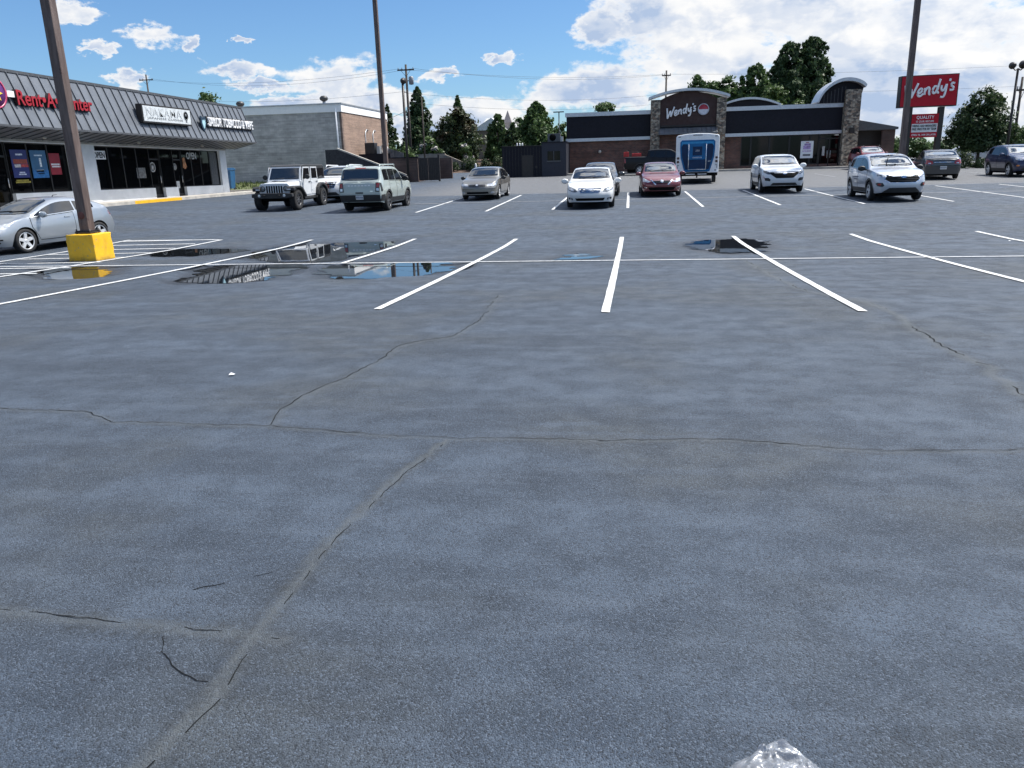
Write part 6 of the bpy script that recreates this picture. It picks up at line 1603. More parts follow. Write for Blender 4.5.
    m = MB(); m.box(-8.55, -7.65, 65.95, 65.984, .85, 2.6); m.box(-7.45, -7.30, 65.95, 65.984, 1.55, 1.75); m.build('door', M_DARKSTEEL, a)
    m = MB(); m.box(-6.95, -4.85, 65.84, 72.05, 3.521, 3.60); m.build('roof_edge', M_NAVYPAINT, a)
    o = thing('air_conditioner', (-5.95, 67.3, 3.60), 'roof condenser with a round fan on the dark annex', 'air conditioner')
    m = MB(); m.box(-.55, .50, -.45, .45, 0, .66, bev=.02); m.build('cabinet', M_MANSARD_TRIM, o)
    m = MB(); m.lathe([(.27, -.46), (.27, -.47), (.02, -.475)], 'y', (-.12, 0, .35), 24); m.build('fan', M_DARK, o)
    m = MB(); m.box(.2, .7, -.3, .3, 0, .42); m.build('side_box', M_GALV, o)
    for i in range(3):
        o = thing('roof_ornament', (-8.95+i*.22, 66.12, 3.36), 'small white cap in the trio on the annex parapet', 'ornament', group='white caps on the annex parapet')
        m = MB(); m.lathe([(.06, 0), (.07, .06), (.04, .10), (.07, .16), (.02, .22)], 'z', seg=10); m.build('cap', M_WHITE, o)
    m = MB(); z = G(0, 69)
    m.box(-10.3, 22, 65.2, 65.35, .2, .0+G(0, 65.3)+.13)
    sw = MB(); sw.hull([(-10.3,67.2,z-.5),(22,67.2,z-.5),(22,69.3,z-.5),(-10.3,69.3,z-.5),(-10.3,67.2,z+.12),(22,67.2,z+.12),(22,69.98,z+.12),(-10.3,69.98,z+.12)], [(4,5,6,7),(0,1,5,4),(1,2,6,5),(3,0,4,7)]); tag(sw.build('sidewalk', M_CONC), kind='structure'); m.bm.free()

def pylon_sign():
    Y = 60; z = G(20, Y)
    t = thing('pylon_sign', (20.3, Y, z), 'tall red pylon sign with white script and a letter board below', 'sign', R(3))
    m = MB(); dz = 1.95-z
    for x in (-1.05, 1.05): m.box(x-.17, x+.17, -.17, .17, -.3, 4.15)
    m.build('post', M_DARKSTEEL, t)
    m = MB(); m.prism([(-1.86, 4.16), (1.92, 4.18), (1.88, 6.26), (-1.88, 6.20)], 'y', -.28, .28); b = m.build('cabinet', M_DARKSTEEL, t)
    m = MB(); m.prism([(-1.80, 4.22), (1.86, 4.24), (1.82, 6.20), (-1.82, 6.14)], 'y', -.30, -.281); f = m.build('face', M_SIGNRED, b)
    script_lettering('lettering', M_WHITE, f, -1.58, 4.55, -.33, 3.20, 1.20, .072, rise=.26)
    m = MB(); m.box(-.88, .88, -.20, .20, 2.18, 3.72); b2 = m.build('board', M_SIGNRED, t)
    lettering('lettering', 'QUALITY', 1, M_WHITE, b2, (-.58, -.208, 3.36), '-y', .006, bold=.012, fit=(1.16, .24), spacing=1.1)
    lettering('lettering', 'IS OUR RECIPE', 1, M_WHITE, b2, (-.58, -.208, 3.16), '-y', .006, bold=.006, fit=(1.16, .13), spacing=1.05)
    m = MB(); m.box(-.85, .85, -.215, -.201, 2.52, 3.08); p = m.build('letter_panel', simple('letter_panel_white', (.66,.67,.66), .5), b2)
    ink = simple('letter_ink', (.012,.012,.014), .5)
    lettering('changeable_letters', 'HIRING AND MANAGERS', 1, ink, p, (-.80, -.219, 2.86), '-y', .004, bold=.025, fit=(1.58, .16))
    lettering('changeable_letters', 'FREE FRIES FOR MY TEAM', 1, ink, p, (-.80, -.219, 2.65), '-y', .004, bold=.025, fit=(1.58, .16))
    lettering('lettering', 'OPEN TIL 1AM OR LATER', 1, M_WHITE, b2, (-.80, -.208, 2.29), '-y', .006, bold=.008, fit=(1.60, .12))
# ------------------------------------------------------------------ vegetation
L_DARK = leaf_mat('dark_evergreen_leaves', (.028,.054,.020), (.074,.122,.046))
L_MID = leaf_mat('mid_green_leaves', (.038,.076,.022), (.105,.168,.054))
L_FRESH = leaf_mat('fresh_green_leaves', (.038,.075,.018), (.095,.150,.040))
L_MAPLE = leaf_mat('maple_leaves', (.020,.042,.015), (.065,.105,.034))
L_BUSH = leaf_mat('clipped_bush_leaves', (.018,.034,.012), (.045,.075,.024))
M_BARK = simple('bark', (.060,.047,.036), .95, var=.35, vscale=5, bump=.6, bscale=14)
L_FLOWER = simple('crape_myrtle_blossom', (.42,.40,.38), .8, var=.3)

def leaf_mesh(name, centers, normals_bias, size, rs, tint=None):
    """a cloud of small leaf-spray faces: each a folded quad"""
    n = len(centers); g = rs
    d = g.normal(size=(n, 3)); d += normals_bias; d /= np.linalg.norm(d, axis=1)[:, None]+1e-9
    t = np.cross(d, g.normal(size=(n, 3))); t /= np.linalg.norm(t, axis=1)[:, None]+1e-9
    b = np.cross(d, t); s = size*g.uniform(.55, 1.35, size=(n, 1))
    w = s*g.uniform(.35, .62, size=(n, 1))
    fold = d*s*.22
    v = np.stack([centers-t*s, centers-b*w+fold*.5, centers+t*s*.9, centers+b*w+fold], 1).reshape(-1, 3)
    me = bpy.data.meshes.new(name)
    me.vertices.add(4*n); me.vertices.foreach_set('co', v.ravel())
    me.loops.add(4*n); me.loops.foreach_set('vertex_index', np.arange(4*n))
    me.polygons.add(n); me.polygons.foreach_set('loop_start', np.arange(0, 4*n, 4)); me.polygons.foreach_set('loop_total', np.full(n, 4))
    me.update()
    a = me.attributes.new('tint', 'FLOAT', 'POINT')
    tv = g.uniform(0, 1, size=n) if tint is None else tint
    a.data.foreach_set('value', np.repeat(tv, 4).astype(np.float32))
    return me

def crown_points(blobs, n, rs, clumps=None, spread=.16):
    """leaf centres gathered into clumps over the outer part of several ellipsoids"""
    vol = np.array([b[3]*b[4]*b[5] for b in blobs])**.67; vol /= vol.sum()
    clumps = clumps or max(24, n//70)
    bi = rs.choice(len(blobs), size=clumps, p=vol)
    B = np.array(blobs)[bi]
    u = rs.normal(size=(clumps, 3)); u /= np.linalg.norm(u, axis=1)[:, None]
    r = rs.uniform(.30, 1.0, size=(clumps, 1))**.45
    cc = B[:, :3]+u*r*B[:, 3:6]
    ci = rs.integers(0, clumps, size=n); sz = rs.uniform(.6, 1.5, size=clumps)
    rad = B[ci, 3:6].mean(1)[:, None]*spread*sz[ci][:, None]
    off = rs.normal(size=(n, 3))*rad; off[:, 2] *= .7
    p = cc[ci]+off
    bias = (p-B[ci, :3])/B[ci, 3:6]; bias[:, 2] += .5
    tone = np.clip(rs.uniform(0, 1, size=clumps)[ci]*.65+rs.uniform(0, .35, size=n), 0, 1)
    return p, bias*1.1, tone

def trunk_mesh(h, r, limbs, rs, lean=0.0):
    m = MB(); top = (lean*h, 0, h)
    m.tube([(0,0,-.3), (0,0,0), (lean*h*.4, .02*h, h*.5), top], [r*1.5, r*1.15, r*.8, r*.45], 9)
    for e in limbs:
        s = rs.uniform(.35, .9); a = Vector((lean*h*s, 0, h*s)); e = Vector(e); mid = a.lerp(e, .5)+Vector((0, 0, .12*(e-a).length))
        m.tube([a, mid, e], [r*.45, r*.28, r*.08], 6)
    return m

def tree(name, x, y, label, blobs, n, size, mat, trunk_h, trunk_r, seed, group=None, zbase=None, cat='tree', spread=.16, flowers=0):
    """blobs in local coordinates (cx,cy,cz,rx,ry,rz)"""
    rs = np.random.default_rng(seed); z = G(x, y) if zbase is None else zbase; n = int(n*1.9); size *= 1.22
    t = thing(name, (x, y, z), label, cat, 0, group)
    p, bias, tone = crown_points(blobs, n, rs, spread=spread)
    p[:, 2] = np.maximum(p[:, 2], .12)
    me = leaf_mesh('crown', p, bias, size, rs, tone); c = link('crown', me, mat, t)
    limbs = [(b[0]+rs.uniform(-.3, .3)*b[3], b[1]+rs.uniform(-.3, .3)*b[4], b[2]+rs.uniform(-.2, .5)*b[5]) for b in (blobs*3)[:max(5, min(len(blobs)*2, 14))]]
    trunk_mesh(trunk_h, trunk_r, limbs, rs).build('trunk', M_BARK, t)
    if flowers:
        q, bs, tn = crown_points([(b[0], b[1]-b[4]*.5, b[2]-b[5]*.05, b[3], b[4]*.7, b[5]) for b in blobs], flowers, rs, clumps=14, spread=.10)
        link('blossom', leaf_mesh('blossom', q, bs, size*.9, rs), L_FLOWER, t)
    return t

def conifer(name, x, y, label, h, rad, n, size, mat, seed, group=None, pw=.85, zbase=None, base=.3):
    rs = np.random.default_rng(seed); z = G(x, y) if zbase is None else zbase
    n = int(n*1.8); size *= 1.25
    t = thing(name, (x, y, z), label, 'tree', 0, group)
    k = n//34; tt = rs.uniform(0, 1, size=k)**1.25; a = rs.uniform(0, 2*np.pi, size=k)
    lump = 1+.20*np.sin(a*3+tt*9+seed)+.14*np.sin(a*5-tt*17)
    R_ = rad*np.minimum((1-tt)**pw, (tt+.08)*7)*lump*rs.uniform(.72, 1.08, size=k)
    cc = np.stack([R_*np.cos(a), R_*np.sin(a), base+tt*(h-base)], 1)
    ci = rs.integers(0, k, size=n); p = cc[ci]+rs.normal(size=(n, 3))*np.array([.085, .085, .10])*rad*(1.15-tt[ci])[:, None]
    inner = rs.uniform(0, 1, size=n) < .18; p[inner, :2] *= .5
    p[:, 2] = np.clip(p[:, 2], .1, h*1.01)
    bias = np.stack([np.cos(a)[ci], np.sin(a)[ci], np.full(n, .45)], 1)
    tone = np.clip(rs.uniform(0, 1, size=k)[ci]*.7+rs.uniform(0, .3, size=n), 0, 1)
    link('crown', leaf_mesh('crown', p, bias, size, rs, tone), mat, t)
    m = MB(); m.tube([(0,0,-.3), (0,0,h*.9)], [rad*.09, .02], 8); m.build('trunk', M_BARK, t)
    return t

def bush(x, y, label, rx, rz, seed, group, mat=None, zbase=None, n=1500, size=.09, ry=None, name='round_bush'):
    rs = np.random.default_rng(seed); z = G(x, y) if zbase is None else zbase
    t = thing(name, (x, y, z), label, 'bush', 0, group)
    u = rs.normal(size=(n, 3)); u /= np.linalg.norm(u, axis=1)[:, None]; u[:, 2] = np.abs(u[:, 2])*1.0
    r = rs.uniform(.74, 1.03, size=(n, 1))*(1+.10*np.sin(u[:, :1]*7+seed)+.08*np.sin(u[:, 1:2]*9))
    p = u*r*np.array([rx, ry or rx, rz]); p[:, 2] += .06
    low = rs.uniform(0, 1, size=n) < .25; p[low, 2] *= rs.uniform(0, 1, size=low.sum())
    link('crown', leaf_mesh('crown', p, u*1.5, size, rs), mat or L_BUSH, t)
    m = MB()
    for k in range(4): m.tube([(0, 0, -.1), (rx*.4*math.cos(k*1.6), rx*.4*math.sin(k*1.6), rz*.7)], [.05, .015], 5)
    m.build('trunk', M_BARK, t); return t

def vegetation():
    B = 'trees beyond the lot'
    # behind the shop building
    tree('broadleaf_tree', -50.6, 95, 'rounded green tree top above the grey shop roof', [(0,0,8.2,1.9,1.9,1.9),(-.7,0,7.2,1.4,1.4,1.2),(.9,.3,7.3,1.4,1.4,1.3)], 2600, .19, L_MID, 6.5, .25, 1, B)
    # conifers left of centre
    conifer('cypress_tree', -25.9, 100, 'tall pointed dark cypress behind the utility pole', 9.9, 2.3, 9500, .17, L_DARK, 2, B, pw=.68)
    conifer('cypress_tree', -28.4, 95, 'slim dark cypress just right of the centre light pole', 7.7, 1.35, 3600, .16, L_DARK, 3, B, pw=.7)
    conifer('cypress_tree', -27.6, 103, 'lower dark cypress at the left foot of the tallest one', 6.9, 1.6, 3600, .17, L_DARK, 33, B, pw=.65)
    conifer('cypress_tree', -22.1, 106, 'pointed cypress tip rising behind the broad tree', 9.1, 1.9, 4200, .17, L_MID, 4, B, pw=.8)
    tree('broadleaf_tree', -20.2, 95, 'broad dark tree with a reddish tint above the clipped bushes', [(0,0,4.5,2.1,1.8,2.3),(-1.5,0,3.4,1.3,1.3,1.7),(1.6,0,3.5,1.4,1.4,1.9),(.4,-.3,5.8,1.2,1.2,1.1),(-.2,-.4,2.3,2.2,1.5,1.0),(1.0,0,1.8,1.8,1.3,.9)], 8500, .17, leaf_mat('bronze_green_leaves', (.022,.040,.014), (.065,.092,.032), (.080,.050,.028)), 3.2, .22, 5, B)
    tree('flowering_tree', -22.6, 91, 'small tree dotted with white blossom before the retaining wall', [(0,0,2.6,1.0,.8,1.2),(-.8,0,1.9,.8,.7,.9),(.7,0,2.0,.8,.7,1.0)], 1500, .15, L_MID, 1.4, .10, 6, B, flowers=420)
    tree('flowering_tree', -18.3, 91.5, 'second small blossom tree at the right end of the bushes', [(0,0,2.3,.7,.6,1.0),(.3,0,1.5,.6,.6,.8)], 900, .15, L_MID, 1.2, .09, 7, B, flowers=160)
    bush(-23.3, 84, 'large sunlit bush behind the brick enclosure', 1.15, 2.9, 8, None, L_FRESH, n=2600, size=.14, name='tall_bush'); bush(-24.9, 84.5, 'large sunlit bush beside the warm brick wall', .95, 2.7, 9, None, L_FRESH, n=2000, size=.14, name='tall_bush')
    conifer('juniper_tree', -15.6, 98, 'rounded dark juniper right of the pale church roof', 6.35, 1.75, 6200, .15, L_MID, 10, B, pw=.5)
    conifer('juniper_tree', -13.6, 97, 'lower dark juniper leaning on the annex', 5.0, 1.65, 4600, .15, L_DARK, 11, B, pw=.55)
    tree('broadleaf_tree', -13.9, 104, 'thin round tree behind the steeple', [(0,0,5.0,.9,.9,1.0)], 900, .15, L_MID, 4, .12, 12, B)
    conifer('pin_oak_tree', -11.1, 100, 'large cone-shaped green tree behind the dark annex', 7.6, 3.1, 11000, .19, L_MID, 13, B, pw=.62, base=.5)
    tree('broadleaf_tree', -7.6, 95, 'small yellow-green tree at the left edge of the restaurant', [(0,0,3.7,.9,.9,1.3),(.4,0,2.5,.9,.9,1.1)], 1700, .15, L_FRESH, 2.5, .10, 14, B)
    tree('broadleaf_tree', -2.6, 100, 'tree top just showing over the left roof of the restaurant', [(0,0,6.3,1.2,1.0,.9)], 1000, .16, L_MID, 5.5, .15, 15, B)
    # behind the restaurant
    tree('broadleaf_tree', 10.3, 105, 'mixed green tree right behind the arched tower', [(-1.5,0,8.6,1.3,1.2,1.7),(.5,0,8.0,1.6,1.4,1.5),(2.2,0,8.3,1.2,1.2,1.7),(-.4,0,7.0,2.4,1.5,1.3)], 4600, .20, L_MID, 7, .25, 16, B)
    conifer('cedar_tree', 15.6, 105, 'dark green pyramidal tree left of the tallest pair', 11.2, 3.2, 7200, .22, L_MID, 17, B, pw=.5, base=3)
    tree('broadleaf_tree', 17.3, 101, 'lower light green tree in front of the tallest pair', [(0,0,6.6,1.3,1.2,2.0),(-.5,0,5.3,1.3,1.2,1.3)], 2600, .18, L_FRESH, 5, .15, 18, B)
    conifer('cedar_tree', 20.7, 112, 'huge dark evergreen, left half of the tallest pair', 14.2, 3.0, 12000, .24, L_DARK, 19, B, pw=.36, base=2.5)
    conifer('cedar_tree', 23.6, 113, 'huge dark evergreen, right half of the tallest pair', 14.8, 3.1, 12000, .24, L_DARK, 20, B, pw=.36, base=2.5)
    tree('broadleaf_tree', 18.2, 92, 'tiny light green top over the right roof of the restaurant', [(0,0,5.6,.7,.6,.8)], 600, .15, L_FRESH, 5, .10, 21, B)
    # right side
    tree('maple_tree', 26.5, 66, 'full dark maple tree standing alone right of the pylon sign', [(0,0,3.0,1.9,1.7,1.7),(-1.2,0,2.1,1.3,1.2,1.0),(1.2,.1,2.3,1.3,1.2,1.2),(.2,0,4.45,1.05,1.0,1.25),(-.2,-.3,1.7,1.7,1.3,.7),(-.7,0,3.6,.9,.9,.9),(.9,0,3.8,.9,.9,.9)], 11000, .105, L_MAPLE, 1.9, .13, 22, None, spread=.14)
    bush(23.6, 61.5, 'small green tree-like bush at the foot of the pylon sign', .85, 1.15, 23, None, L_BUSH, n=1500, size=.08, name='loose_bush')
    for i, (x, rx, lab) in enumerate(((24.9, .8, 'hedge bush under the left side of the maple'), (26.2, .85, 'hedge bush under the trunk of the maple'), (27.5, .85, 'hedge bush under the right side of the maple'))):
        bush(x, 60.6, lab, rx, .62, 24+i, 'hedge bushes under the maple', n=1500, size=.08, name='hedge_bush')
    for i, (x, y, rx, rz, lab) in enumerate(((-18.7, 86, .75, .75, 'leftmost clipped round bush above the drive'), (-17.3, 87.5, .95, 1.25, 'biggest clipped round bush, second from the left'), (-16.5, 85.6, .72, .85, 'clipped round bush in the middle of the bed'), (-15.2, 86.6, .62, .9, 'clipped round bush right of the middle one'), (-13.9, 86.2, .7, 1.3, 'rightmost bush, taller, against the annex'))):
        bush(x, y, lab, rx, rz, 30+i, 'clipped bushes in the planting bed', n=1300, size=.09, zbase=G(x, y)+.25)
    tree('broadleaf_tree', 40.3, 90, 'green tree at the right edge of the photo behind the lamp', [(0,0,1.6,1.4,1.2,1.3),(1.6,0,1.3,1.4,1.2,1.1)], 2400, .15, L_FRESH, 1.2, .12, 40, B)
    for i, (x, y, hh, lab) in enumerate(((26.2, 88, 2.0, 'small hazy tree between the low wing and the pylon sign'), (29.3, 90, 2.5, 'small tree directly behind the pylon sign board'), (32.5, 92, 1.7, 'low tree right of the pylon sign post'))):
        tree('broadleaf_tree', x, y, lab, [(0,0,hh*.6,1.5,1.2,hh*.5),(1.0,0,hh*.4,1.2,1.0,hh*.4),(-1.0,0,hh*.42,1.2,1.0,hh*.4)], 1500, .14, L_MID, hh*.5, .09, 60+i, B)
    # the wood along the horizon reads as one mass
    rs = np.random.default_rng(50); blobs = []
    for x in np.arange(-190, 190, 4.2):
        hh = rs.uniform(.5, 1.4)*(.9 if abs(x-48) < 14 else (1.0 if x > 10 else 1.6)); blobs.append((x+rs.uniform(-1.5, 1.5), 150+rs.uniform(-6, 6), 1.6+hh*.6, 3.4, 2.5, .6+hh))
    p, b, tn = crown_points(blobs, 26000, rs, clumps=1500, spread=.18); p[:, 2] = np.maximum(p[:, 2], 1.7)
    tag(link('treeline', leaf_mesh('treeline', p, b, .36, rs, tn), L_MID), kind='stuff')

# ------------------------------------------------------------------ poles, wires, litter
M_RUST = None
def rust_mat():
    m, nt, n, l, p = new_mat('weathered_brown_pole_paint'); h = NT(nt); g = h.obj()
    s = h.mapping(g, (1, 1, .12))
    c = h.mix(h.ramp(h.noise(s, 9, 6, .65), .35, .68), (.085,.058,.050), (.155,.115,.100))
    c = h.mix(h.ramp(h.noise(g, 6, 6, .7), .60, .70, 0, .8), c, (.05,.022,.016))
    c = h.mix(h.ramp(h.noise(g, 22, 4, .7), .66, .72, 0, .6), c, (.28,.25,.23))
    l.new(c, p.inputs['Base Color']); p.inputs['Roughness'].default_value = .6; p.inputs['Metallic'].default_value = .15
    l.new(h.bump(h.noise(s, 14, 5), .25, .01), p.inputs['Normal']); return m

def light_poles():
    rust = rust_mat(); w = .12
    for x, y, lab, hh, base in ((-12.62, 17.05, 'thick brown square light pole standing in the yellow concrete block', 9.2, True), (-13.74, 45.0, 'brown square light pole in the middle of the lot, behind the sage SUV', 11.6, False), (12.72, 40.0, 'brown square light pole on the right, crossing the red pylon sign', 11.0, False)):
        z = G(x, y); t = thing('light_pole', (x, y, z), lab, 'light pole', R(0), 'brown light poles of the lot'); zb = .62 if True else 0
        m = MB()
        m.hull([(-w,-w,zb),(w,-w,zb),(w,w,zb),(-w,w,zb),(-w*.94,-w*.94,hh),(w*.94,-w*.94,hh),(w*.94,w*.94,hh),(-w*.94,w*.94,hh)], [(0,1,2,3),(4,5,6,7),(0,1,5,4),(1,2,6,5),(2,3,7,6),(3,0,4,7)]); p = m.build('pole', rust, t)
        mod = p.modifiers.new('b', 'BEVEL'); mod.width = .018; mod.segments = 2
        m = MB(); m.box(-.20, .20, -.20, .20, zb+.012, zb+.045, bev=.006); m.box(-.15, .15, -.15, .15, zb+.046, zb+.075, bev=.008); q = m.build('base_plate', M_DARKSTEEL, t)
        m = MB()
        for sx in (-.165, .165):
            for sy in (-.165, .165): m.lathe([(.018, zb), (.018, zb+.11)], 'z', (sx, sy, 0), 8); m.lathe([(.03, zb+.046), (.03, zb+.075)], 'z', (sx, sy, 0), 6)
        m.build('anchor_bolts', M_DARKSTEEL, q)
        if base:
            m = MB(); m.lathe([(.085, -w-.002), (.085, -w-.012), (.07, -w-.016), (.002, -w-.017)], 'y', (-.015, 0, zb+.42), 20); m.build('hand_hole_cover', simple('hand_hole_rust', (.10,.035,.028), .7, var=.3), t)
        m = MB(); m.box(-.9, .9, -.05, .05, hh, hh+.08); ar = m.build('arm', M_DARKSTEEL, t)
        for sx in (-.9, .9):
            m = MB(); m.box(sx-.35, sx+.35, -.22, .22, hh-.06, hh+.16, bev=.03); m.build('lamp_head', M_DARKSTEEL, t)
        zq = G(x, y); b = thing('pole_base_block', (x, y, zq-.02), {-12.62: 'yellow painted concrete block carrying the thick brown pole, by the puddle', -13.74: 'yellow concrete block hidden behind the sage SUV', 12.72: 'yellow concrete block hidden behind the silver SUV'}[x], 'pole base', 0, 'yellow pole bases')
        m = MB(); s0, s1 = .360, .350; m.hull([(-s0,-s0,0),(s0,-s0,0),(s0,s0,0),(-s0,s0,0),(-s1,-s1,.64),(s1,-s1,.64),(s1,s1,.64),(-s1,s1,.64)], [(0,1,2,3),(4,5,6,7),(0,1,5,4),(1,2,6,5),(2,3,7,6),(3,0,4,7)])
        bmesh.ops.subdivide_edges(m.bm, edges=m.bm.edges[:], cuts=7, use_grid_fill=True)
        r = random.Random(int(x*10))
        for v in m.bm.verts:
            edge = sum(abs(abs(c)-s) < .02 for c, s in ((v.co.x, s0), (v.co.y, s0), (v.co.z-.32, .32)))
            if edge >= 2: v.co -= Vector((v.co.x, v.co.y, v.co.z-.32)).normalized()*r.uniform(.0, .022)
            else: v.co += Vector((r.uniform(-1, 1), r.uniform(-1, 1), r.uniform(-1, 1)))*.002
        o = m.build('block', M_YELLOW, b, smooth=35)
        mod = o.modifiers.new('b', 'BEVEL'); mod.width = .012; mod.segments = 2; mod.limit_method = 'ANGLE'; mod.angle_limit = R(50)

def utility_poles():
    wood = simple('pole_timber', (.055,.045,.038), .9, var=.3, vscale=3); grey = simple('insulator_grey', (.25,.26,.28), .4)
    def pole(x, y, top, arms, label, r=.14):
        z = G(x, y) if y < 122 else 1.8; t = thing('utility_pole', (x, y, z), label, 'utility pole', 0, 'timber utility poles'); h = top-z
        m = MB(); m.tube([(0,0,-.4), (0,0,h)], [r*1.25, r*.8], 10); m.build('pole', wood, t)
        for zz, wd in arms:
            m = MB(); m.box(-wd, wd, -.14-.06, -.14+.06, zz-z-.07, zz-z+.07); m.tube([(-wd*.6, -.14, zz-z), (0, -.1, zz-z-.7)], .02, 5); m.tube([(wd*.6, -.14, zz-z), (0, -.1, zz-z-.7)], .02, 5); a = m.build('cross_arm', wood, t)
            for sx in (-.9, -.45, .9):
                m = MB(); m.lathe([(.03, zz-z+.07), (.06, zz-z+.12), (.03, zz-z+.17), (.06, zz-z+.22), (.02, zz-z+.27)], 'z', (sx*wd, -.14, 0), 8); m.build('insulator', grey, a)
        return t
    pole(-74.3, 120, 16.9, [(16.1, 1.15)], 'timber utility pole rising behind the grey shop roof')
    tb = pole(-24.45, 90, 12.9, [(12.32, .95)], 'timber utility pole with a grey transformer left of centre')
    m = MB(); z = G(-24.45, 90); m.lathe([(.02, 10.75-z), (.26, 10.8-z), (.28, 11.5-z), (.20, 11.62-z), (.02, 11.66-z)], 'z', (.55, -.1, 0), 16); m.tube([(0,0,11.2-z), (.4,-.05,11.2-z)], .06, 6); m.build('transformer', grey, tb)
    m = MB(); m.tube([(0,0,9.9-z), (-.35,-.1,10.05-z)], .035, 6); m.box(-.55, -.28, -.2, 0, 9.95-z, 10.1-z, bev=.03); m.build('street_lamp_arm', M_DARKSTEEL, tb)
    m = MB(); m.tube([(.1,-.1,8.3-z), (-.2,-.8,7.9-z), (-1.8,-9,5.9-z)], .025, 5); m.build('guy_cable', M_DARKSTEEL, tb)
    pole(5.2, 115, 13.6, [(12.95, .6)], 'timber utility pole behind the restaurant sign tower')
    pole(29.75, 68, 7.25, [(6.3, .35)], 'plain pole beside the twin floodlight at the right edge', r=.10)
    pole(-19.3, 76, 8.4, [], 'thin grey pole in front of the tall cypress', r=.07)
    m = MB()
    o = thing('vent_stack', (6.25, 78, 5.6), 'pale metal exhaust stack behind the arched tower', 'vent'); m.lathe([(.18, 0), (.18, 2.1), (.30, 2.15), (.30, 2.45), (.02, 2.5)], 'z', seg=14); m.lathe([(.14, 0), (.14, 1.8), (.02, 1.85)], 'z', (-.42, 0, 0), 12); m.build('stack', M_GALV, o)
    # cables
    cm = simple('cable_black', (.02,.022,.025), .6)
    A, Bp, C_, D = (-74.3, 119.86, 16.25), (-24.45, 89.86, 12.45), (5.2, 114.86, 13.1), (29.75, 67.86, 6.5)
    spans = [((-1.0, A), (-.8, Bp), 1.0, 'upper power line from behind the shop to the transformer pole'), ((.9, A), (.8, Bp), 1.4, 'second power line from behind the shop to the transformer pole'),
             ((0, (A[0], A[1], 13.6)), (0, (Bp[0], Bp[1], 10.1)), .9, 'low cable behind the shop roof ending at the transformer pole'),
             ((-.8, Bp), (-.5, C_), .6, 'upper power line from the transformer pole across the centre'), ((.8, Bp), (.5, C_), .9, 'second power line from the transformer pole across the centre'),
             ((0, (Bp[0], Bp[1], 9.9)), (0, (C_[0], C_[1], 10.6)), .8, 'middle cable across the centre behind the cone-shaped tree'), ((0, (Bp[0], Bp[1], 8.9)), (0, (C_[0], C_[1], 9.4)), .8, 'lower cable across the centre behind the cone-shaped tree'),
             ((.4, C_), (0, (62, 116, 12.6)), .5, 'long power line crossing behind the tall evergreens'), ((0, (C_[0], C_[1], 10.8)), (0, (62, 116, 10.0)), .5, 'lower long cable behind the evergreens'),
             ((0, (29.75, 67.9, 6.35)), (0, (62, 116, 8.6)), .4, 'cable from the plain pole towards the right')]
    for (da, a), (db, b), sag, lab in spans:
        pts = []
        for k in range(17):
            u = k/16; pts.append((a[0]+da+(b[0]+db-a[0]-da)*u, a[1]+(b[1]-a[1])*u, a[2]+(b[2]-a[2])*u-sag*4*u*(1-u)))
        m = MB(); m.tube(pts, .012, 5); tag(m.build('power_line', cm), lab, 'cable', 'overhead lines')
    pole(62, 116.1, 13.2, [(12.5, .8)], 'far timber utility pole at the right, out of frame')
    # floodlight masts
    def mast(x, y, top, r, label, heads, dark=M_DARKSTEEL, name='floodlight_mast'):
        z = G(x, y); t = thing(name, (x, y, z), label, 'lamp post'); h = top-z
        m = MB(); m.tube([(0,0,-.2), (0,0,h)], [r*1.25, r], 10); m.build('pole', dark, t)
        for hx, sc in heads:
            m = MB(); m.tube([(0,0,h-.02), (hx*.5,0,h-.12), (hx,0,h+.05)], r*.55, 6); m.lathe([(.06*sc, -.25*sc), (.15*sc, -.1*sc), (.21*sc, .12*sc), (.20*sc, .15*sc), (.01, .13*sc)], 'y', (hx, 0, h+.18*sc), 14); m.build('lamp_head', dark, t)
        return t
    mast(-16.95, 61.2, 8.05, .09, 'black mast with a round floodlight beside the brick enclosure', [(0.02, 1.15)])
    mast(26.75, 62, 7.35, .075, 'black twin floodlight mast right of the maple', [(-.34, 1.15), (.36, 1.35)])
    mast(22.4, 85, 6.4, .05, 'small twin lamp behind the right stone pier', [(-.20, .8), (.22, .8)])
    t = thing('shoebox_lamp', (-7.45, 90, G(-7, 90)), 'slim flat-headed lamp at the left edge of the restaurant roof', 'lamp post'); m = MB(); h = 7.25-G(-7, 90); m.tube([(0,0,0), (0,0,h)], [.07, .055], 8); m.build('pole', M_DARKSTEEL, t)
    m = MB(); m.box(-.62, .55, -.16, .16, h, h+.10, bev=.02); m.build('lamp_head', M_DARKSTEEL, t)
    # church far behind
    t = thing('church', (-24.0, 150, 1.8), 'distant church with a pale roof and a slim grey steeple between the trees', 'building')
    m = MB(); m.box(-4.5, 1.6, 0, 14, 0, 6.3); m.build('wall', simple('church_brick', (.16,.12,.09), .9), t)
    m = MB(); m.prism([(-4.8,6.3),(-1.0,8.5),(1.9,6.3)], 'y', -.3, 14.3); m.hull([(-3.6,-.35,6.31),(-.4,-.35,6.31),(.4,3,8.6),(-2.4,3,8.6)], [(0,1,2,3)]); m.build('roof', simple('pale_church_roof', (.55,.56,.54), .7), t)
    m = MB(); m.box(1.0, 2.4, 2, 3.4, 0, 7.6); m.hull([(.9,1.9,7.6),(2.5,1.9,7.6),(2.5,3.5,7.6),(.9,3.5,7.6),(1.7,2.7,9.9)], [(0,1,4),(1,2,4),(2,3,4),(3,0,4),(0,1,2,3)]); m.build('steeple', simple('steeple_grey', (.30,.26,.25), .8), t)
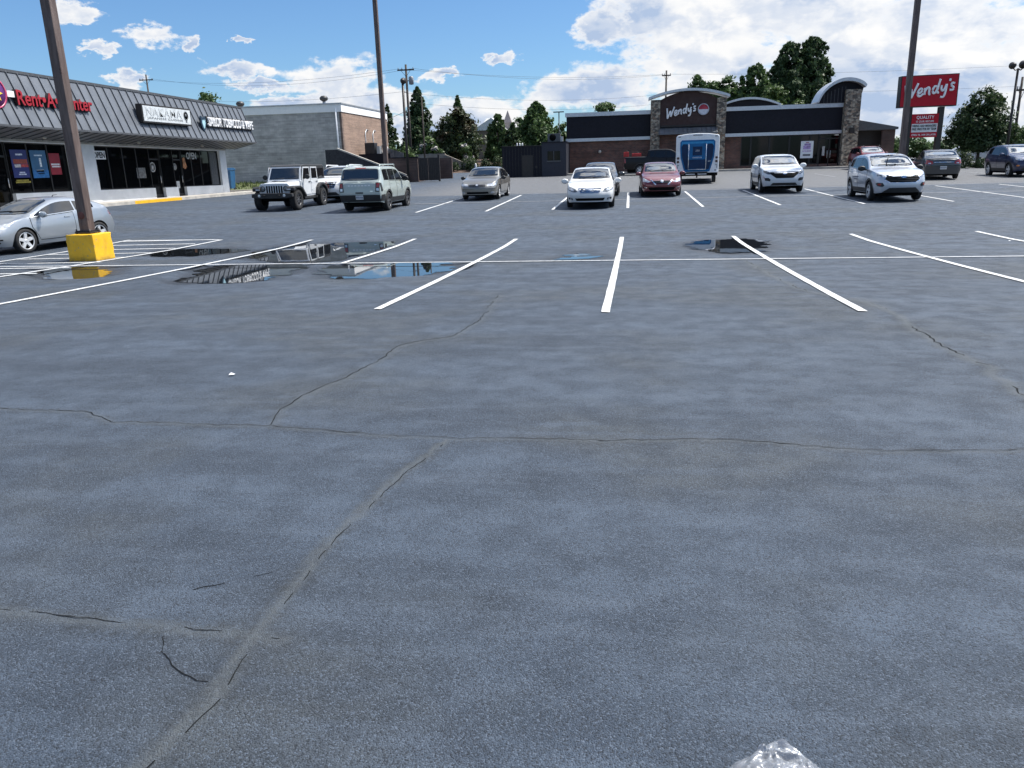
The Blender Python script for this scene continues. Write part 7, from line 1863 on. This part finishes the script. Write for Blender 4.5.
    t = thing('yard_statue', (-15.9, 84.3, G(-16, 84.3)+.2), 'small white garden figure between the clipped bushes', 'statue'); m = MB(); m.lathe([(.14, 0), (.11, .10), (.09, .35), (.13, .45), (.07, .52), (.10, .62), (.02, .72)], 'z', seg=12); m.build('figure', M_WHITE, t)

def plastic_bag():
    m, nt, n, l, p = new_mat('clear_plastic_film'); h = NT(nt); g = h.obj()
    p.inputs['Base Color'].default_value = (.86, .90, .96, 1); p.inputs['Roughness'].default_value = .12; p.inputs['IOR'].default_value = 1.5
    p.inputs['Transmission Weight'].default_value = .80; p.inputs['Specular IOR Level'].default_value = .8; p.inputs['Coat Weight'].default_value = .6; p.inputs['Coat Roughness'].default_value = .06
    l.new(h.bump(h.noise(h.mapping(g, (1, 2.2, 1), (0, 0, .5)), 30, 3, .55, 1.6), .35, .01), p.inputs['Normal'])
    x, y = .440, 1.80; z = G(x, y)
    t = thing('plastic_bag', (x, y, z), 'crumpled clear plastic bag lying on the asphalt at the bottom of the photo', 'plastic bag')
    nx, ny = 110, 90; rs = np.random.default_rng(5)
    # a sheet of film thrown into sharp folds: several fans of creases meeting at knots
    out = [(-.130,-.005),(-.118,.018),(-.096,.050),(-.060,.078),(-.030,.106),(.006,.123),(.034,.116),(.060,.088),(.084,.050),(.104,.006),(.118,-.05),(.110,-.11),(.05,-.15),(-.04,-.155),(-.11,-.12),(-.132,-.06)]
    ring = cr_spline([(a, b_, 0) for a, b_ in out]+[(out[0][0], out[0][1], 0)], 5)[:-1]; K = len(ring)
    c = Vector((-.005, -.02, 0)); rows = []; J = 46
    knots = [(-.02, .055, .9), (.045, .03, .7), (-.07, -.02, .8), (.03, -.07, .7)]
    creases = [(rs.uniform(0, math.pi), rs.uniform(-.11, .11), rs.uniform(.010, .024), rs.uniform(.003, .009)) for _ in range(26)]
    bm = bmesh.new()
    for j in range(J):
        f = 1-j/J*.985; row = []
        for k, q in enumerate(ring):
            v = c+(q-c)*f
            h_ = .034*(1-f**3)+.010*math.sin(v.x*31+1)*math.sin(v.y*27)*(1-f)
            for kx, ky, st in knots:
                d = math.hypot(v.x-kx, v.y-ky); a = math.atan2(v.y-ky, v.x-kx)
                h_ += st*.010*abs(math.sin(a*3.5+kx*40))*math.exp(-(d/.06)**2)*min(1, d/.012)
            for a, o, w_, am in creases:
                u = v.x*math.cos(a)+v.y*math.sin(a)-o
                h_ += am*max(0, 1-abs(u)/w_)
            edge = min(1, (1-f)*9+.12)
            row.append(bm.verts.new((v.x, v.y, max(.002, (h_-.012)*edge+.004))))
        rows.append(row)
    for a, b_ in zip(rows[:-1], rows[1:]):
        for k in range(K): bm.faces.new([a[k], a[(k+1) % K], b_[(k+1) % K], b_[k]])
    bm.faces.new(rows[-1])
    bmesh.ops.recalc_face_normals(bm, faces=bm.faces)
    me = bpy.data.meshes.new('film'); bm.to_mesh(me); bm.free(); me.polygons.foreach_set('use_smooth', [True]*len(me.polygons)); me.set_sharp_from_angle(angle=R(30))
    t.scale = (1.22, 1.0, 1.05)
    fo = link('film', me, m, t); sd = fo.modifiers.new('film', 'SOLIDIFY'); sd.thickness = .0006
    s = MB()
    for x, y, lab, sx in ((-3.42, 6.17, 'tiny white paper scrap on the asphalt left of the long crack', .024), (8.35, 18.6, 'tiny white scrap beyond the right-hand stall line', .024)):
        mm = MB(); z = G(x, y)
        mm.hull([(-sx,-.012,.008),(sx*.8,-.02,.014),(sx,.016,.010),(-sx*.7,.02,.022),(-sx,-.012,.011),(sx*.8,-.02,.017),(sx,.016,.013),(-sx*.7,.02,.025)], [(0,1,2,3),(4,5,6,7),(0,1,5,4),(1,2,6,5),(2,3,7,6),(3,0,4,7)])
        o = mm.build('paper_scrap', M_WHITE); o.location = (x, y, z); tag(o, lab, 'litter', 'scraps of paper')
    s.bm.free()

build_ground(); crack_strips(); puddles(); markings()
all_cars(); strip_mall(); grey_building(); service_yard(); restaurant(); pylon_sign()
vegetation(); light_poles(); utility_poles(); plastic_bag()
world(); sun_camera()
scn.cycles.caustics_reflective = False; scn.cycles.caustics_refractive = False
